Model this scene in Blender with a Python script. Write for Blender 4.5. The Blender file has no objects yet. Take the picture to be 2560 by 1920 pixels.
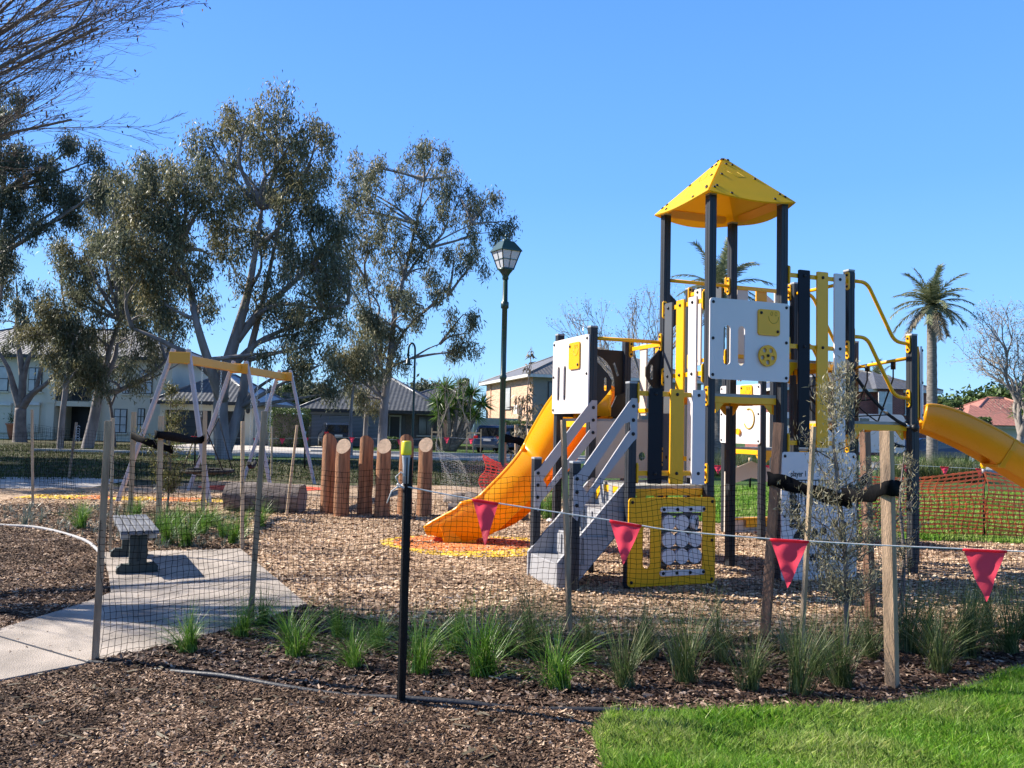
import bpy, math, random
import numpy as np
from mathutils import Vector, Matrix, geometry
random.seed(7); rng = np.random.default_rng(7)
S = bpy.context.scene
COL = S.collection
# ---------------------------------------------------------------- camera
FPX, HC = 2040.0, 1.6
PIT, ROL = math.atan(108 / FPX), math.radians(1.3)
fw = np.array([0, math.cos(PIT), math.sin(PIT)]); up_ = np.array([0, -math.sin(PIT), math.cos(PIT)]); rt_ = np.array([1., 0, 0])
CX = rt_ * math.cos(ROL) + up_ * math.sin(ROL); CY = -rt_ * math.sin(ROL) + up_ * math.cos(ROL); CC = np.array([0, 0, HC])
cam = bpy.data.objects.new("camera", bpy.data.cameras.new("camera")); COL.objects.link(cam)
cam.data.sensor_fit = 'HORIZONTAL'; cam.data.sensor_width = 36; cam.data.lens = FPX / 2560 * 36
cam.data.clip_start = 0.1; cam.data.clip_end = 3000
cam.matrix_world = Matrix(((CX[0], CY[0], -fw[0], CC[0]), (CX[1], CY[1], -fw[1], CC[1]), (CX[2], CY[2], -fw[2], CC[2]), (0, 0, 0, 1)))
S.camera = cam
# ---------------------------------------------------------------- light
ELEV = math.radians(38); SUNH = np.array([-0.967, 0.254])
sd = Vector((SUNH[0] * math.cos(ELEV), SUNH[1] * math.cos(ELEV), math.sin(ELEV)))
sun = bpy.data.objects.new("sun", bpy.data.lights.new("sun", 'SUN')); COL.objects.link(sun)
sun.data.energy = 5.0; sun.data.angle = math.radians(0.5); sun.data.color = (1, .93, .82)
sun.rotation_euler = sd.to_track_quat('Z', 'Y').to_euler()
wd = bpy.data.worlds.new("World"); S.world = wd; wd.use_nodes = True
nt = wd.node_tree; bg = nt.nodes['Background']; sky = nt.nodes.new('ShaderNodeTexSky'); sky.sky_type = 'NISHITA'
sky.sun_disc = False; sky.sun_elevation = ELEV; sky.sun_rotation = math.atan2(SUNH[0], SUNH[1])
sky.air_density = 1.15; sky.dust_density = 0.25; sky.ozone_density = 3.0
# clear winter sky: the physical sky mixed with the deep blue in view, darkened and greyed overhead to cut ambient light
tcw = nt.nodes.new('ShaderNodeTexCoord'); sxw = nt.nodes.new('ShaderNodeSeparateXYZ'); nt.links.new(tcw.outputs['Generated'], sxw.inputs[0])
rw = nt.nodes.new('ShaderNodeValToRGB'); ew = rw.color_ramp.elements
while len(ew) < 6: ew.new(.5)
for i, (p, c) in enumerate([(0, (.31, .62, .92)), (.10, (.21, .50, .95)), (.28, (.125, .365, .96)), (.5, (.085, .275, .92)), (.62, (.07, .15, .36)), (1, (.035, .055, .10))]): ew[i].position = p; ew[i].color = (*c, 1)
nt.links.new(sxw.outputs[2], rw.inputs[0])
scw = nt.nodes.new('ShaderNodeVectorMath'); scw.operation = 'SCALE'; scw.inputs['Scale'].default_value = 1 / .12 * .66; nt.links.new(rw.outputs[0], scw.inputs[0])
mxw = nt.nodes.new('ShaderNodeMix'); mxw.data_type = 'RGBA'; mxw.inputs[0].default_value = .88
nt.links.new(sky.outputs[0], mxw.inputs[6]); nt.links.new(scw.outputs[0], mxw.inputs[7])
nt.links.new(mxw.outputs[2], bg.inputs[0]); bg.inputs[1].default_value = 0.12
S.view_settings.view_transform = 'Standard'; S.view_settings.look = 'None'; S.view_settings.exposure = 1.1; S.view_settings.gamma = 1

# ---------------------------------------------------------------- helpers
def ray(x, y): return fw + CX * (x - 1280) / FPX - CY * (y - 960) / FPX
def g(x, y, z=0.0):
    r = ray(x, y); t = (z - HC) / r[2]; return CC + r * t
def aty(x, y, Y):
    r = ray(x, y); return CC + r * (Y / r[1])
def G(pts): return [tuple(g(x, y)[:2]) for x, y in pts]

def tag(o, label=None, cat=None, group=None, kind=None):
    if label: o['label'] = label
    if cat: o['category'] = cat
    if group: o['group'] = group
    if kind: o['kind'] = kind
    return o
def thing(name, loc, label, cat, group=None, rotz=0):
    o = bpy.data.objects.new(name, None); COL.objects.link(o); o.location = loc; o.rotation_euler.z = rotz
    o.empty_display_size = .1
    return tag(o, label, cat, group)
def wloc(p):
    v = Vector((0, 0, 0))
    while p is not None: v += p.location; p = p.parent
    return v
def copy_tree(o, parent=None):
    c = o.copy(); COL.objects.link(c); c.parent = parent
    for ch in list(o.children): copy_tree(ch, c)
    return c

class MB:
    def __init__(s): s.v = []; s.f = []; s.sm = []; s.mi = []; s.cur = 0
    def add(s, vs, fs, smooth=False):
        b = len(s.v); s.v.extend([tuple(map(float, p)) for p in vs])
        for f in fs: s.f.append([b + i for i in f]); s.sm.append(smooth); s.mi.append(s.cur)
        return s
    def box(s, c, d, rot=None):
        c = Vector(c); h = [x / 2 for x in d]; vs = []
        for a in (-1, 1):
            for b in (-1, 1):
                for e in (-1, 1):
                    v = Vector((a * h[0], b * h[1], e * h[2]))
                    if rot is not None: v = rot @ v
                    vs.append(c + v)
        return s.add(vs, [(0, 1, 3, 2), (4, 6, 7, 5), (0, 4, 5, 1), (2, 3, 7, 6), (0, 2, 6, 4), (1, 5, 7, 3)])
    def beam(s, a, b, w, h, side=None):
        a = Vector(a); b = Vector(b); d = (b - a).normalized()
        sv = Vector(side) if side is not None else (Vector((0, 0, 1)).cross(d) if abs(d.z) < .98 else Vector((1, 0, 0)))
        sv = (sv - d * sv.dot(d)).normalized(); u = d.cross(sv)
        vs = [p + sv * (i * w / 2) + u * (j * h / 2) for p in (a, b) for i, j in ((-1, -1), (1, -1), (1, 1), (-1, 1))]
        return s.add(vs, [(3, 2, 1, 0), (4, 5, 6, 7), (0, 1, 5, 4), (1, 2, 6, 5), (2, 3, 7, 6), (3, 0, 4, 7)])
    def tube(s, pts, r, n=8, cap=True, smooth=True):
        pts = [Vector(p) for p in pts]; k = len(pts)
        if not hasattr(r, '__len__'): r = [r] * k
        ref = Vector((0, 0, 1)); vs = []; pu = None
        for i, p in enumerate(pts):
            d = (pts[min(i + 1, k - 1)] - pts[max(i - 1, 0)])
            if d.length < 1e-9: d = Vector((0, 0, 1))
            d.normalize()
            if pu is None:
                pu = d.cross(ref if abs(d.z) < .9 else Vector((1, 0, 0))).normalized()
            else:
                pu = (pu - d * pu.dot(d))
                pu = pu.normalized() if pu.length > 1e-6 else d.orthogonal().normalized()
            q = d.cross(pu)
            for j in range(n):
                a = 2 * math.pi * j / n; vs.append(p + (pu * math.cos(a) + q * math.sin(a)) * r[i])
        fs = [(i * n + j, i * n + (j + 1) % n, (i + 1) * n + (j + 1) % n, (i + 1) * n + j) for i in range(k - 1) for j in range(n)]
        s.add(vs, fs, smooth)
        if cap:
            b = len(s.v) - k * n
            s.f.append([b + j for j in range(n)][::-1]); s.sm.append(False); s.mi.append(s.cur)
            s.f.append([b + (k - 1) * n + j for j in range(n)]); s.sm.append(False); s.mi.append(s.cur)
        return s
    def dome(s, c, nrm, r, h=None, n=10):
        c = Vector(c); nrm = Vector(nrm).normalized(); a = nrm.orthogonal().normalized(); b = nrm.cross(a); h = h or r * .6
        rings = [(1, 0), (1, .35), (.8, .75), (.4, .97)]; vs = []
        for rr, hh in rings:
            for j in range(n):
                t = 2 * math.pi * j / n; vs.append(c + (a * math.cos(t) + b * math.sin(t)) * r * rr + nrm * h * hh)
        vs.append(c + nrm * h)
        fs = [(i * n + j, i * n + (j + 1) % n, (i + 1) * n + (j + 1) % n, (i + 1) * n + j) for i in range(3) for j in range(n)]
        fs += [(3 * n + j, 3 * n + (j + 1) % n, 4 * n) for j in range(n)]
        return s.add(vs, fs, True)
    def prism(s, outline, t, O, U, V, holes=(), smooth=False):
        """outline/holes: 2D loops in (U,V); thickness t along N=UxV starting at O plane."""
        O = Vector(O); U = Vector(U); V = Vector(V); N = U.cross(V).normalized()
        loops = [list(outline)] + [list(h) for h in holes]
        tr = geometry.tessellate_polygon([[Vector((x, y, 0)) for x, y in l] for l in loops])
        flat = [p for l in loops for p in l]; n = len(flat)
        vs = [O + U * x + V * y + N * t for x, y in flat] + [O + U * x + V * y for x, y in flat]
        fs = []
        for a, b, c in tr:
            A, B, C_ = flat[a], flat[b], flat[c]
            if (B[0] - A[0]) * (C_[1] - A[1]) - (B[1] - A[1]) * (C_[0] - A[0]) < 0: a, c = c, a
            fs.append((a, b, c)); fs.append((c + n, b + n, a + n))
        off = 0
        for l in loops:
            m = len(l)
            for i in range(m):
                a, b = off + i, off + (i + 1) % m; fs.append((a, b, b + n, a + n))
            off += m
        return s.add(vs, fs, smooth)
    def lathe(s, prof, c, n=24, axis=None, sq=False):
        c = Vector(c); vs = []
        for r, z in prof:
            for j in range(n):
                a = 2 * math.pi * (j + .5) / n; vs.append(c + Vector((r * math.cos(a), r * math.sin(a), z)))
        fs = [(i * n + j, i * n + (j + 1) % n, (i + 1) * n + (j + 1) % n, (i + 1) * n + j) for i in range(len(prof) - 1) for j in range(n)]
        s.add(vs, fs, n > 8)
        b = len(s.v) - len(prof) * n
        s.f.append([b + j for j in range(n)][::-1]); s.sm.append(False); s.mi.append(s.cur)
        s.f.append([b + (len(prof) - 1) * n + j for j in range(n)]); s.sm.append(False); s.mi.append(s.cur)
        return s
    def build(s, name, mats, parent=None, bevel=0, origin=None):
        me = bpy.data.meshes.new(name); off = wloc(parent) if parent is not None else Vector(origin or (0, 0, 0))
        me.from_pydata([(a - off.x, b - off.y, c - off.z) for a, b, c in s.v], [], s.f)
        me.polygons.foreach_set('use_smooth', s.sm)
        for m in (mats if isinstance(mats, (list, tuple)) else [mats]): me.materials.append(m)
        if max(s.mi, default=0) > 0: me.polygons.foreach_set('material_index', s.mi)
        o = bpy.data.objects.new(name, me); COL.objects.link(o); o.parent = parent
        if parent is None: o.location = off
        if bevel:
            b = o.modifiers.new('bevel', 'BEVEL'); b.width = bevel; b.segments = 2; b.limit_method = 'ANGLE'; b.angle_limit = math.radians(50)
        return o

def np_mesh(name, verts, nper, mats, parent=None, smooth=False, origin=None):
    """verts (N*nper,3): N polygons of nper verts, not sharing"""
    verts = np.asarray(verts, dtype=np.float32).reshape(-1, 3)
    off = wloc(parent) if parent is not None else Vector(origin or (0, 0, 0))
    verts = verts - np.array(off, dtype=np.float32)
    nv = len(verts); nf = nv // nper
    me = bpy.data.meshes.new(name); me.vertices.add(nv); me.loops.add(nv); me.polygons.add(nf)
    me.vertices.foreach_set('co', verts.ravel()); me.loops.foreach_set('vertex_index', np.arange(nv, dtype=np.int32))
    me.polygons.foreach_set('loop_start', np.arange(0, nv, nper, dtype=np.int32))
    me.polygons.foreach_set('loop_total', np.full(nf, nper, dtype=np.int32))
    me.update(calc_edges=True); me.validate()
    me.materials.append(mats)
    o = bpy.data.objects.new(name, me); COL.objects.link(o); o.parent = parent
    if parent is None: o.location = off
    return o

# ---------------------------------------------------------------- materials
def newmat(name):
    m = bpy.data.materials.new(name); m.use_nodes = True
    return m, m.node_tree, m.node_tree.nodes['Principled BSDF']
def N(t, k): return t.nodes.new('ShaderNode' + k)
def ramp(t, cols):
    r = N(t, 'ValToRGB'); e = r.color_ramp.elements
    while len(e) < len(cols): e.new(0.5)
    for i, (p, c) in enumerate(cols): e[i].position = p; e[i].color = (*c, 1)
    return r
def pm(name, col, rough=.5, var=.12, scale=3., bump=0., bscale=60., metal=0., spec=.5, stretch=(1, 1, 1), trans=0):
    m, t, b = newmat(name); L = t.links
    tc = N(t, 'TexCoord'); mp = N(t, 'Mapping'); mp.inputs['Scale'].default_value = stretch
    L.new(tc.outputs['Object'], mp.inputs[0])
    n = N(t, 'TexNoise'); n.inputs['Scale'].default_value = scale; n.inputs['Detail'].default_value = 6
    L.new(mp.outputs[0], n.inputs['Vector'])
    lo = tuple(max(0, c * (1 - var)) for c in col); hi = tuple(min(1, c * (1 + var)) for c in col)
    r = ramp(t, [(.3, lo), (.7, hi)]); L.new(n.outputs['Fac'], r.inputs[0])
    L.new(r.outputs[0], b.inputs['Base Color'])
    b.inputs['Roughness'].default_value = rough; b.inputs['Metallic'].default_value = metal
    b.inputs['Specular IOR Level'].default_value = spec
    if bump:
        n2 = N(t, 'TexNoise'); n2.inputs['Scale'].default_value = bscale; n2.inputs['Detail'].default_value = 5
        L.new(mp.outputs[0], n2.inputs['Vector'])
        bp = N(t, 'Bump'); bp.inputs['Strength'].default_value = bump; bp.inputs['Distance'].default_value = .02
        L.new(n2.outputs['Fac'], bp.inputs['Height']); L.new(bp.outputs[0], b.inputs['Normal'])
        mr = N(t, 'MapRange'); mr.inputs[3].default_value = max(0, rough - .12); mr.inputs[4].default_value = min(1, rough + .15)
        L.new(n2.outputs['Fac'], mr.inputs[0]); L.new(mr.outputs[0], b.inputs['Roughness'])
    if trans:
        tr = N(t, 'BsdfTranslucent'); L.new(r.outputs[0], tr.inputs[0]); ms = N(t, 'MixShader'); ms.inputs[0].default_value = trans
        L.new(b.outputs[0], ms.inputs[1]); L.new(tr.outputs[0], ms.inputs[2]); L.new(ms.outputs[0], t.nodes['Material Output'].inputs[0])
    return m
def island(name, cols, rough=.6, spec=.4, trans=0., patch=None, pscale=.6):
    """colour picked per leaf / chip / blade; optional slow drift to a second palette"""
    m, t, b = newmat(name); L = t.links
    ge = N(t, 'NewGeometry'); r = ramp(t, cols); L.new(ge.outputs['Random Per Island'], r.inputs[0]); out = r.outputs[0]
    if patch:
        r2 = ramp(t, patch); L.new(ge.outputs['Random Per Island'], r2.inputs[0])
        n = N(t, 'TexNoise'); n.inputs['Scale'].default_value = pscale; n.inputs['Detail'].default_value = 3
        L.new(ge.outputs['Position'], n.inputs['Vector'])
        mr = N(t, 'MapRange'); mr.inputs[1].default_value = .45; mr.inputs[2].default_value = .6; L.new(n.outputs['Fac'], mr.inputs[0])
        mx = N(t, 'Mix'); mx.data_type = 'RGBA'; L.new(mr.outputs[0], mx.inputs[0]); L.new(out, mx.inputs[6]); L.new(r2.outputs[0], mx.inputs[7]); out = mx.outputs[2]
    L.new(out, b.inputs['Base Color']); b.inputs['Roughness'].default_value = rough; b.inputs['Specular IOR Level'].default_value = spec
    if trans:
        tr = N(t, 'BsdfTranslucent'); L.new(out, tr.inputs[0]); ms = N(t, 'MixShader'); ms.inputs[0].default_value = trans
        o = t.nodes['Material Output']; L.new(b.outputs[0], ms.inputs[1]); L.new(tr.outputs[0], ms.inputs[2]); L.new(ms.outputs[0], o.inputs[0])
    return m
def groundmat(name, cols, cell=45., big=.5, bump=.8, darkc=.55, gscale=None):
    m, t, b = newmat(name); L = t.links
    ge = N(t, 'NewGeometry'); mp = N(t, 'Mapping'); L.new(ge.outputs['Position'], mp.inputs[0]); mp.inputs['Scale'].default_value = (1, 1, 1)
    ns = N(t, 'TexNoise'); ns.inputs['Scale'].default_value = 9; L.new(mp.outputs[0], ns.inputs['Vector'])
    ad = N(t, 'VectorMath'); ad.operation = 'MULTIPLY_ADD'; ad.inputs[1].default_value = (.25, .25, .25)
    L.new(ns.outputs['Color'], ad.inputs[0]); L.new(mp.outputs[0], ad.inputs[2])
    mps = N(t, 'Mapping'); mps.inputs['Scale'].default_value = (1, .55, 1); mps.inputs['Rotation'].default_value = (0, 0, .6); L.new(ad.outputs[0], mps.inputs[0])
    v = N(t, 'TexVoronoi'); v.inputs['Scale'].default_value = cell; L.new(mps.outputs[0], v.inputs['Vector'])
    sp = N(t, 'SeparateColor'); L.new(v.outputs['Color'], sp.inputs[0])
    r = ramp(t, cols); L.new(sp.outputs[0], r.inputs[0])
    nb = N(t, 'TexNoise'); nb.inputs['Scale'].default_value = big; nb.inputs['Detail'].default_value = 8; nb.inputs['Roughness'].default_value = .65
    L.new(ge.outputs['Position'], nb.inputs['Vector'])
    mr = N(t, 'MapRange'); mr.inputs[1].default_value = .35; mr.inputs[2].default_value = .65; mr.inputs[3].default_value = darkc; mr.inputs[4].default_value = 1.1
    L.new(nb.outputs['Fac'], mr.inputs[0])
    mul = N(t, 'VectorMath'); mul.operation = 'SCALE'; L.new(r.outputs[0], mul.inputs[0]); L.new(mr.outputs[0], mul.inputs['Scale'])
    L.new(mul.outputs[0], b.inputs['Base Color']); b.inputs['Roughness'].default_value = .9; b.inputs['Specular IOR Level'].default_value = .2
    bp = N(t, 'Bump'); bp.inputs['Strength'].default_value = bump; bp.inputs['Distance'].default_value = .02
    L.new(sp.outputs[1], bp.inputs['Height']); L.new(bp.outputs[0], b.inputs['Normal'])
    return m

M = {}
M['post'] = pm('post_grey', (.026, .029, .036), .45, .1, 2, .1, 200, spec=.3)
M['post_cap'] = pm('cap_grey', (.32, .33, .35), .5)
M['white'] = pm('panel_white', (.66, .61, .60), .38, .05, 1.5, .06, 300)
M['yellow'] = pm('panel_yellow', (.84, .40, .001), .35, .05, 1.5, .06, 300)
M['amber'] = pm('panel_amber', (.80, .36, .012), .38, .05, 1.5, .06, 300)
M['cream'] = pm('panel_cream', (.62, .54, .46), .45, .05, 1.5, .06, 300)
M['navy'] = pm('panel_black', (.006, .008, .015), .5, .1, 2, .06, 300, spec=.2)
M['dgrey'] = pm('panel_dark_grey', (.075, .08, .09), .42, .06, 2, .06, 300)
M['black'] = pm('black_plastic', (.010, .010, .011), .45, .1, 3, .06, 200, spec=.35)
M['roofy'] = pm('roof_yellow', (.84, .52, .001), .4, .05, 1.5, .06, 300, trans=.3)
M['stair'] = pm('stair_grey', (.31, .305, .315), .45, .08, 2.5, .1, 120)
M['rail'] = pm('rail_grey', (.38, .36, .375), .45, .05, 2, .06, 300)
M['steel'] = pm('steel', (.6, .6, .6), .3, metal=.9)
M['deck'] = pm('deck_grey', (.33, .33, .31), .6, .15, 6, .4, 300)
M['slide'] = pm('slide_orange', (.92, .50, .003), .28, .04, 1, .03, 60, trans=.4)
t_ = M['slide'].node_tree
for nd in t_.nodes:
    if nd.type == 'BSDF_TRANSLUCENT':
        for lk in list(nd.inputs[0].links): t_.links.remove(lk)
        nd.inputs[0].default_value = (.98, .33, .004, 1)
M['slide2'] = pm('slide_shade_amber', (.82, .38, .006), .3, .05, 1.2, .05, 40, trans=.2)  # same plastic as the first slide, its shaded look put into the colour
M['rope'] = pm('rope_black', (.015, .015, .016), .8, .3, 80, .6, 300)
M['beige'] = pm('riser_beige', (.42, .38, .34), .5, .05, 2)
M['smile'] = pm('engraving', (.42, .26, .002), .5)
M['stake'] = pm('hardwood_stake', (.34, .225, .14), .75, .4, 5, .5, 40, stretch=(6, 6, .7))
M['stake_red'] = pm('red_hardwood_stake', (.22, .115, .07), .75, .35, 5, .5, 40, stretch=(6, 6, .7))
M['stake_pale'] = pm('pale_pine_stake', (.50, .36, .22), .75, .25, 5, .5, 40, stretch=(6, 6, .7))
M['log'] = pm('debarked_log', (.30, .135, .062), .65, .55, 5, .8, 26, stretch=(6, 6, .45))
M['logend'] = pm('log_end_grain', (.50, .34, .22), .75, .2, 14, .3, 40)
M['oldlog'] = pm('weathered_log', (.16, .13, .115), .9, .5, 7, 1.0, 26, stretch=(.6, 3, 3))
M['flag'] = pm('flag_pink', (1.0, .085, .14), .5, .06, 8, .3, 30, spec=.3, trans=.72)
M['cord'] = pm('white_cord', (.62, .6, .58), .8, .2, 60)
M['picket'] = pm('black_steel', (.006, .006, .007), .6, .3, 10, .3, 100, spec=.2)
M['capy'] = pm('cap_yellow', (.75, .62, .02), .35)
M['capg'] = pm('cap_grey_plastic', (.35, .36, .38), .5)
M['orangemesh'] = pm('orange_mesh', (1.0, .32, .13), .5, .1, 5, trans=.35)
M['redmesh'] = pm('red_mesh', (1.0, .18, .13), .5, .15, 5, trans=.35)
M['strap'] = pm('black_strap', (.005, .005, .006), .75, .3, 14, .15, 22, spec=.08)
M['bench'] = pm('bench_slats', (.14, .145, .16), .6, .3, 6, .4, 60, stretch=(1, .3, 1))
M['benchleg'] = pm('bench_leg_green', (.015, .028, .026), .5, .2, 5)
M['benchw'] = pm('bench_bracket', (.38, .37, .35), .6, .3, 10)
M['lampgreen'] = pm('lamp_green', (.012, .04, .032), .35, .15, 5, .1, 80)
M['lamptop'] = pm('lamp_hood_green', (.022, .06, .05), .3, .1, 5)
M['swing'] = pm('swing_grey', (.40, .375, .39), .45, .05, 2)
M['swingbeam'] = pm('swing_beam_amber', (.66, .33, .03), .4, .05, 2)
M['chain'] = pm('galvanised_chain', (.5, .5, .5), .35, metal=.8)
M['concrete'] = pm('concrete', (.35, .298, .252), .85, .34, 2.6, .6, 120)
M['edging'] = pm('edging_black', (.03, .03, .035), .5, .2, 10, .2, 40)
M['edgegrey'] = pm('edging_grey', (.30, .29, .29), .7, .2, 10, .2, 40)
M['net'] = pm('net_black', (.006, .006, .006), .9, spec=.05)
M['rubberO'] = groundmat('rubber_orange', [(0, (.62, .16, .05)), (.5, (.75, .22, .06)), (1, (.85, .30, .10))], 90, 1, .4, .85)
M['rubberY'] = groundmat('rubber_yellow', [(0, (.70, .42, .03)), (.5, (.80, .52, .05)), (1, (.88, .62, .10))], 90, 1, .4, .85)
M['rubberR'] = groundmat('rubber_red', [(0, (.45, .07, .04)), (.5, (.55, .09, .05)), (1, (.62, .12, .06))], 90, 1, .4, .85)
chipc = [(0, (.14, .085, .05)), (.3, (.34, .22, .135)), (.65, (.52, .36, .235)), (1, (.74, .56, .40))]
mulchc = [(0, (.03, .015, .009)), (.5, (.075, .038, .024)), (.85, (.14, .08, .052)), (1, (.28, .18, .12))]
medc = [(0, (.04, .022, .014)), (.4, (.11, .065, .04)), (.75, (.22, .14, .09)), (1, (.42, .29, .20))]
M['chips'] = groundmat('wood_chips', chipc, 42, .7, 1.0, .62)
M['mulch'] = groundmat('dark_mulch', mulchc, 50, 1.2, 1.0, .6)
M['med'] = groundmat('brown_chips', medc, 55, 1.1, 1.0, .5)
M['lawn'] = groundmat('lawn_soil', [(0, (.03, .06, .012)), (.5, (.05, .11, .018)), (.8, (.08, .15, .028)), (1, (.12, .17, .05))], 60, .35, .8, .55)
M['shadelawn'] = groundmat('sparse_shade_toned_lawn', [(0, (.025, .035, .012)), (.45, (.05, .065, .02)), (.75, (.09, .075, .04)), (1, (.20, .14, .095))], 18, .45, .8, .5)  # thin grass and brown litter, with tree shade also mixed into the colour
M['road'] = pm('asphalt', (.24, .235, .235), .9, .15, .6, .3, 40)
M['kerb'] = pm('kerb', (.45, .43, .40), .85, .12, 2)
M['drive'] = pm('driveway', (.46, .42, .38), .85, .12, 1)
M['chipG'] = island('wood_chip_pieces', [(0, (.17, .10, .055)), (.3, (.40, .26, .155)), (.65, (.60, .42, .27)), (1, (.84, .66, .48))], .8, .2, patch=[(0, (.09, .055, .035)), (.5, (.26, .165, .105)), (1, (.58, .41, .28))], pscale=1.1)
M['mulchG'] = island('mulch_pieces', [(0, (.022, .012, .008)), (.5, (.075, .040, .026)), (.82, (.16, .10, .068)), (1, (.48, .35, .26))], .7, .3)
M['medG'] = island('brown_chip_pieces', [(0, (.035, .02, .013)), (.4, (.125, .072, .045)), (.75, (.27, .17, .11)), (1, (.62, .46, .33))], .8, .2, patch=[(0, (.02, .012, .008)), (.6, (.065, .036, .023)), (1, (.25, .165, .11))], pscale=2.4)
M['bladeG'] = island('grass_blades', [(0, (.07, .19, .015)), (.5, (.15, .34, .025)), (.85, (.26, .46, .045)), (1, (.42, .45, .14))], .5, .4, .4, patch=[(0, (.15, .27, .04)), (.5, (.29, .42, .07)), (1, (.50, .52, .22))], pscale=1.3)
M['bladeS'] = island('sparse_shade_toned_grass', [(0, (.03, .045, .015)), (.5, (.055, .08, .02)), (.8, (.10, .12, .035)), (1, (.16, .13, .08))], .6, .2, .2)  # thin brownish blades, darkened further to carry the tree shade
M['tuftG'] = island('tuft_blades', [(0, (.035, .10, .01)), (.5, (.09, .21, .02)), (.85, (.18, .33, .045)), (1, (.38, .40, .15))], .4, .5, .3)
M['tuftW'] = island('wispy_blades', [(0, (.03, .06, .018)), (.5, (.07, .115, .03)), (.8, (.14, .18, .06)), (1, (.32, .28, .15))], .5, .4, .2)
M['tuftB'] = island('strap_leaves', [(0, (.08, .11, .09)), (.5, (.14, .18, .15)), (1, (.24, .27, .22))], .4, .5, .2)
M['gumleaf'] = island('gum_leaves', [(0, (.055, .066, .04)), (.5, (.125, .14, .085)), (.85, (.20, .215, .14)), (1, (.32, .31, .22))], .5, .35, .38, patch=[(0, (.10, .095, .045)), (.5, (.20, .185, .09)), (1, (.33, .29, .16))], pscale=.45)
M['gumleaf2'] = island('dull_gum_leaves', [(0, (.045, .055, .035)), (.5, (.09, .105, .065)), (.9, (.15, .165, .11)), (1, (.23, .23, .16))], .5, .35, .35)
M['shrubleaf'] = island('shrub_leaves', [(0, (.15, .13, .07)), (.5, (.30, .265, .15)), (.85, (.44, .39, .24)), (1, (.56, .50, .34))], .5, .4, .25)
M['shrubleaf2'] = island('olive_shrub_leaves', [(0, (.06, .07, .02)), (.5, (.14, .14, .04)), (1, (.28, .25, .09))], .5, .4, .25)
M['droop'] = island('brown_green_leaves', [(0, (.06, .055, .03)), (.5, (.16, .13, .08)), (1, (.34, .28, .19))], .45, .5, .2)
M['hedgeleaf'] = island('hedge_leaves', [(0, (.03, .06, .015)), (.6, (.07, .12, .03)), (1, (.13, .19, .05))], .5, .4, .2)
M['palmleaf'] = island('palm_leaflets', [(0, (.09, .11, .055)), (.6, (.18, .20, .10)), (1, (.34, .33, .20))], .45, .5, .2)
M['palmdry'] = island('dry_fronds', [(0, (.12, .10, .07)), (1, (.34, .29, .22))], .7, .3, .2)
M['yuccaleaf'] = island('yucca_blades', [(0, (.04, .09, .015)), (.6, (.10, .19, .03)), (1, (.20, .30, .06))], .4, .5, .25)
M['fluff'] = island('pale_buds', [(0, (.25, .22, .17)), (1, (.42, .37, .29))], .8, .2, .2)
M['bark'] = pm('smooth_gum_bark', (.22, .19, .18), .75, .4, 1.6, .4, 12, stretch=(2, 2, .5))
M['barkd'] = pm('grey_brown_bark', (.17, .14, .125), .85, .35, 3, .6, 15)
M['twig'] = pm('bare_twigs', (.12, .095, .085), .8, .3, 3)
M['twigp'] = pm('pale_bare_twigs', (.22, .19, .165), .8, .3, 3)
M['palmbark'] = pm('palm_trunk', (.17, .15, .13), .9, .45, 5, 1., 9, stretch=(1, 1, 3))
M['creamwall'] = pm('cream_render', (.62, .57, .45), .8, .06, .8, .1, 20)
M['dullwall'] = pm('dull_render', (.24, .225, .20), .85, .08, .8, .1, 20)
M['greywall'] = pm('grey_garage_door', (.26, .27, .29), .6, .05, 1)
M['greybrick'] = pm('dark_brick', (.16, .14, .13), .85, .25, 6)
M['glass'] = pm('window_glass', (.03, .04, .05), .08, .2, 1, spec=.8)
M['curtain'] = pm('blind_behind_glass', (.42, .44, .44), .25, .15, 2, spec=.8)
M['darkframe'] = pm('dark_frame', (.02, .022, .025), .5)
M['whitetrim'] = pm('white_trim', (.62, .61, .58), .6)
M['darkdoor'] = pm('dark_door', (.012, .016, .022), .45)
M['terracotta'] = pm('terracotta', (.42, .14, .07), .7)
M['fencecol'] = pm('steel_fence', (.42, .43, .38), .6)
M['tail'] = pm('tail_light', (.55, .01, .02), .2)
M['carglass'] = pm('car_glass', (.01, .012, .015), .05, spec=.9)
M['tyre'] = pm('tyre', (.015, .015, .015), .8)
M['frost'] = pm('lantern_glass', (.52, .54, .58), .25, .06, 3, spec=.7)
def brickmat(name, c1, c2, mortar, sc=1.0):
    m, t, b = newmat(name); L = t.links; tc = N(t, 'TexCoord'); mp = N(t, 'Mapping')
    # bricks run along the wall: use (x+y, z)
    sx = N(t, 'SeparateXYZ'); L.new(tc.outputs['Object'], sx.inputs[0]); a = N(t, 'Math'); a.operation = 'ADD'
    L.new(sx.outputs[0], a.inputs[0]); L.new(sx.outputs[1], a.inputs[1]); cb = N(t, 'CombineXYZ'); L.new(a.outputs[0], cb.inputs[0]); L.new(sx.outputs[2], cb.inputs[1])
    br = N(t, 'TexBrick'); L.new(cb.outputs[0], br.inputs['Vector']); br.inputs['Scale'].default_value = sc
    br.inputs['Brick Width'].default_value = .24; br.inputs['Row Height'].default_value = .086; br.inputs['Mortar Size'].default_value = .01
    br.inputs['Color1'].default_value = (*c1, 1); br.inputs['Color2'].default_value = (*c2, 1); br.inputs['Mortar'].default_value = (*mortar, 1)
    L.new(br.outputs[0], b.inputs['Base Color']); b.inputs['Roughness'].default_value = .85; return m
M['peach'] = brickmat('peach_brick', (.68, .40, .25), (.40, .22, .13), (.62, .48, .36))
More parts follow.
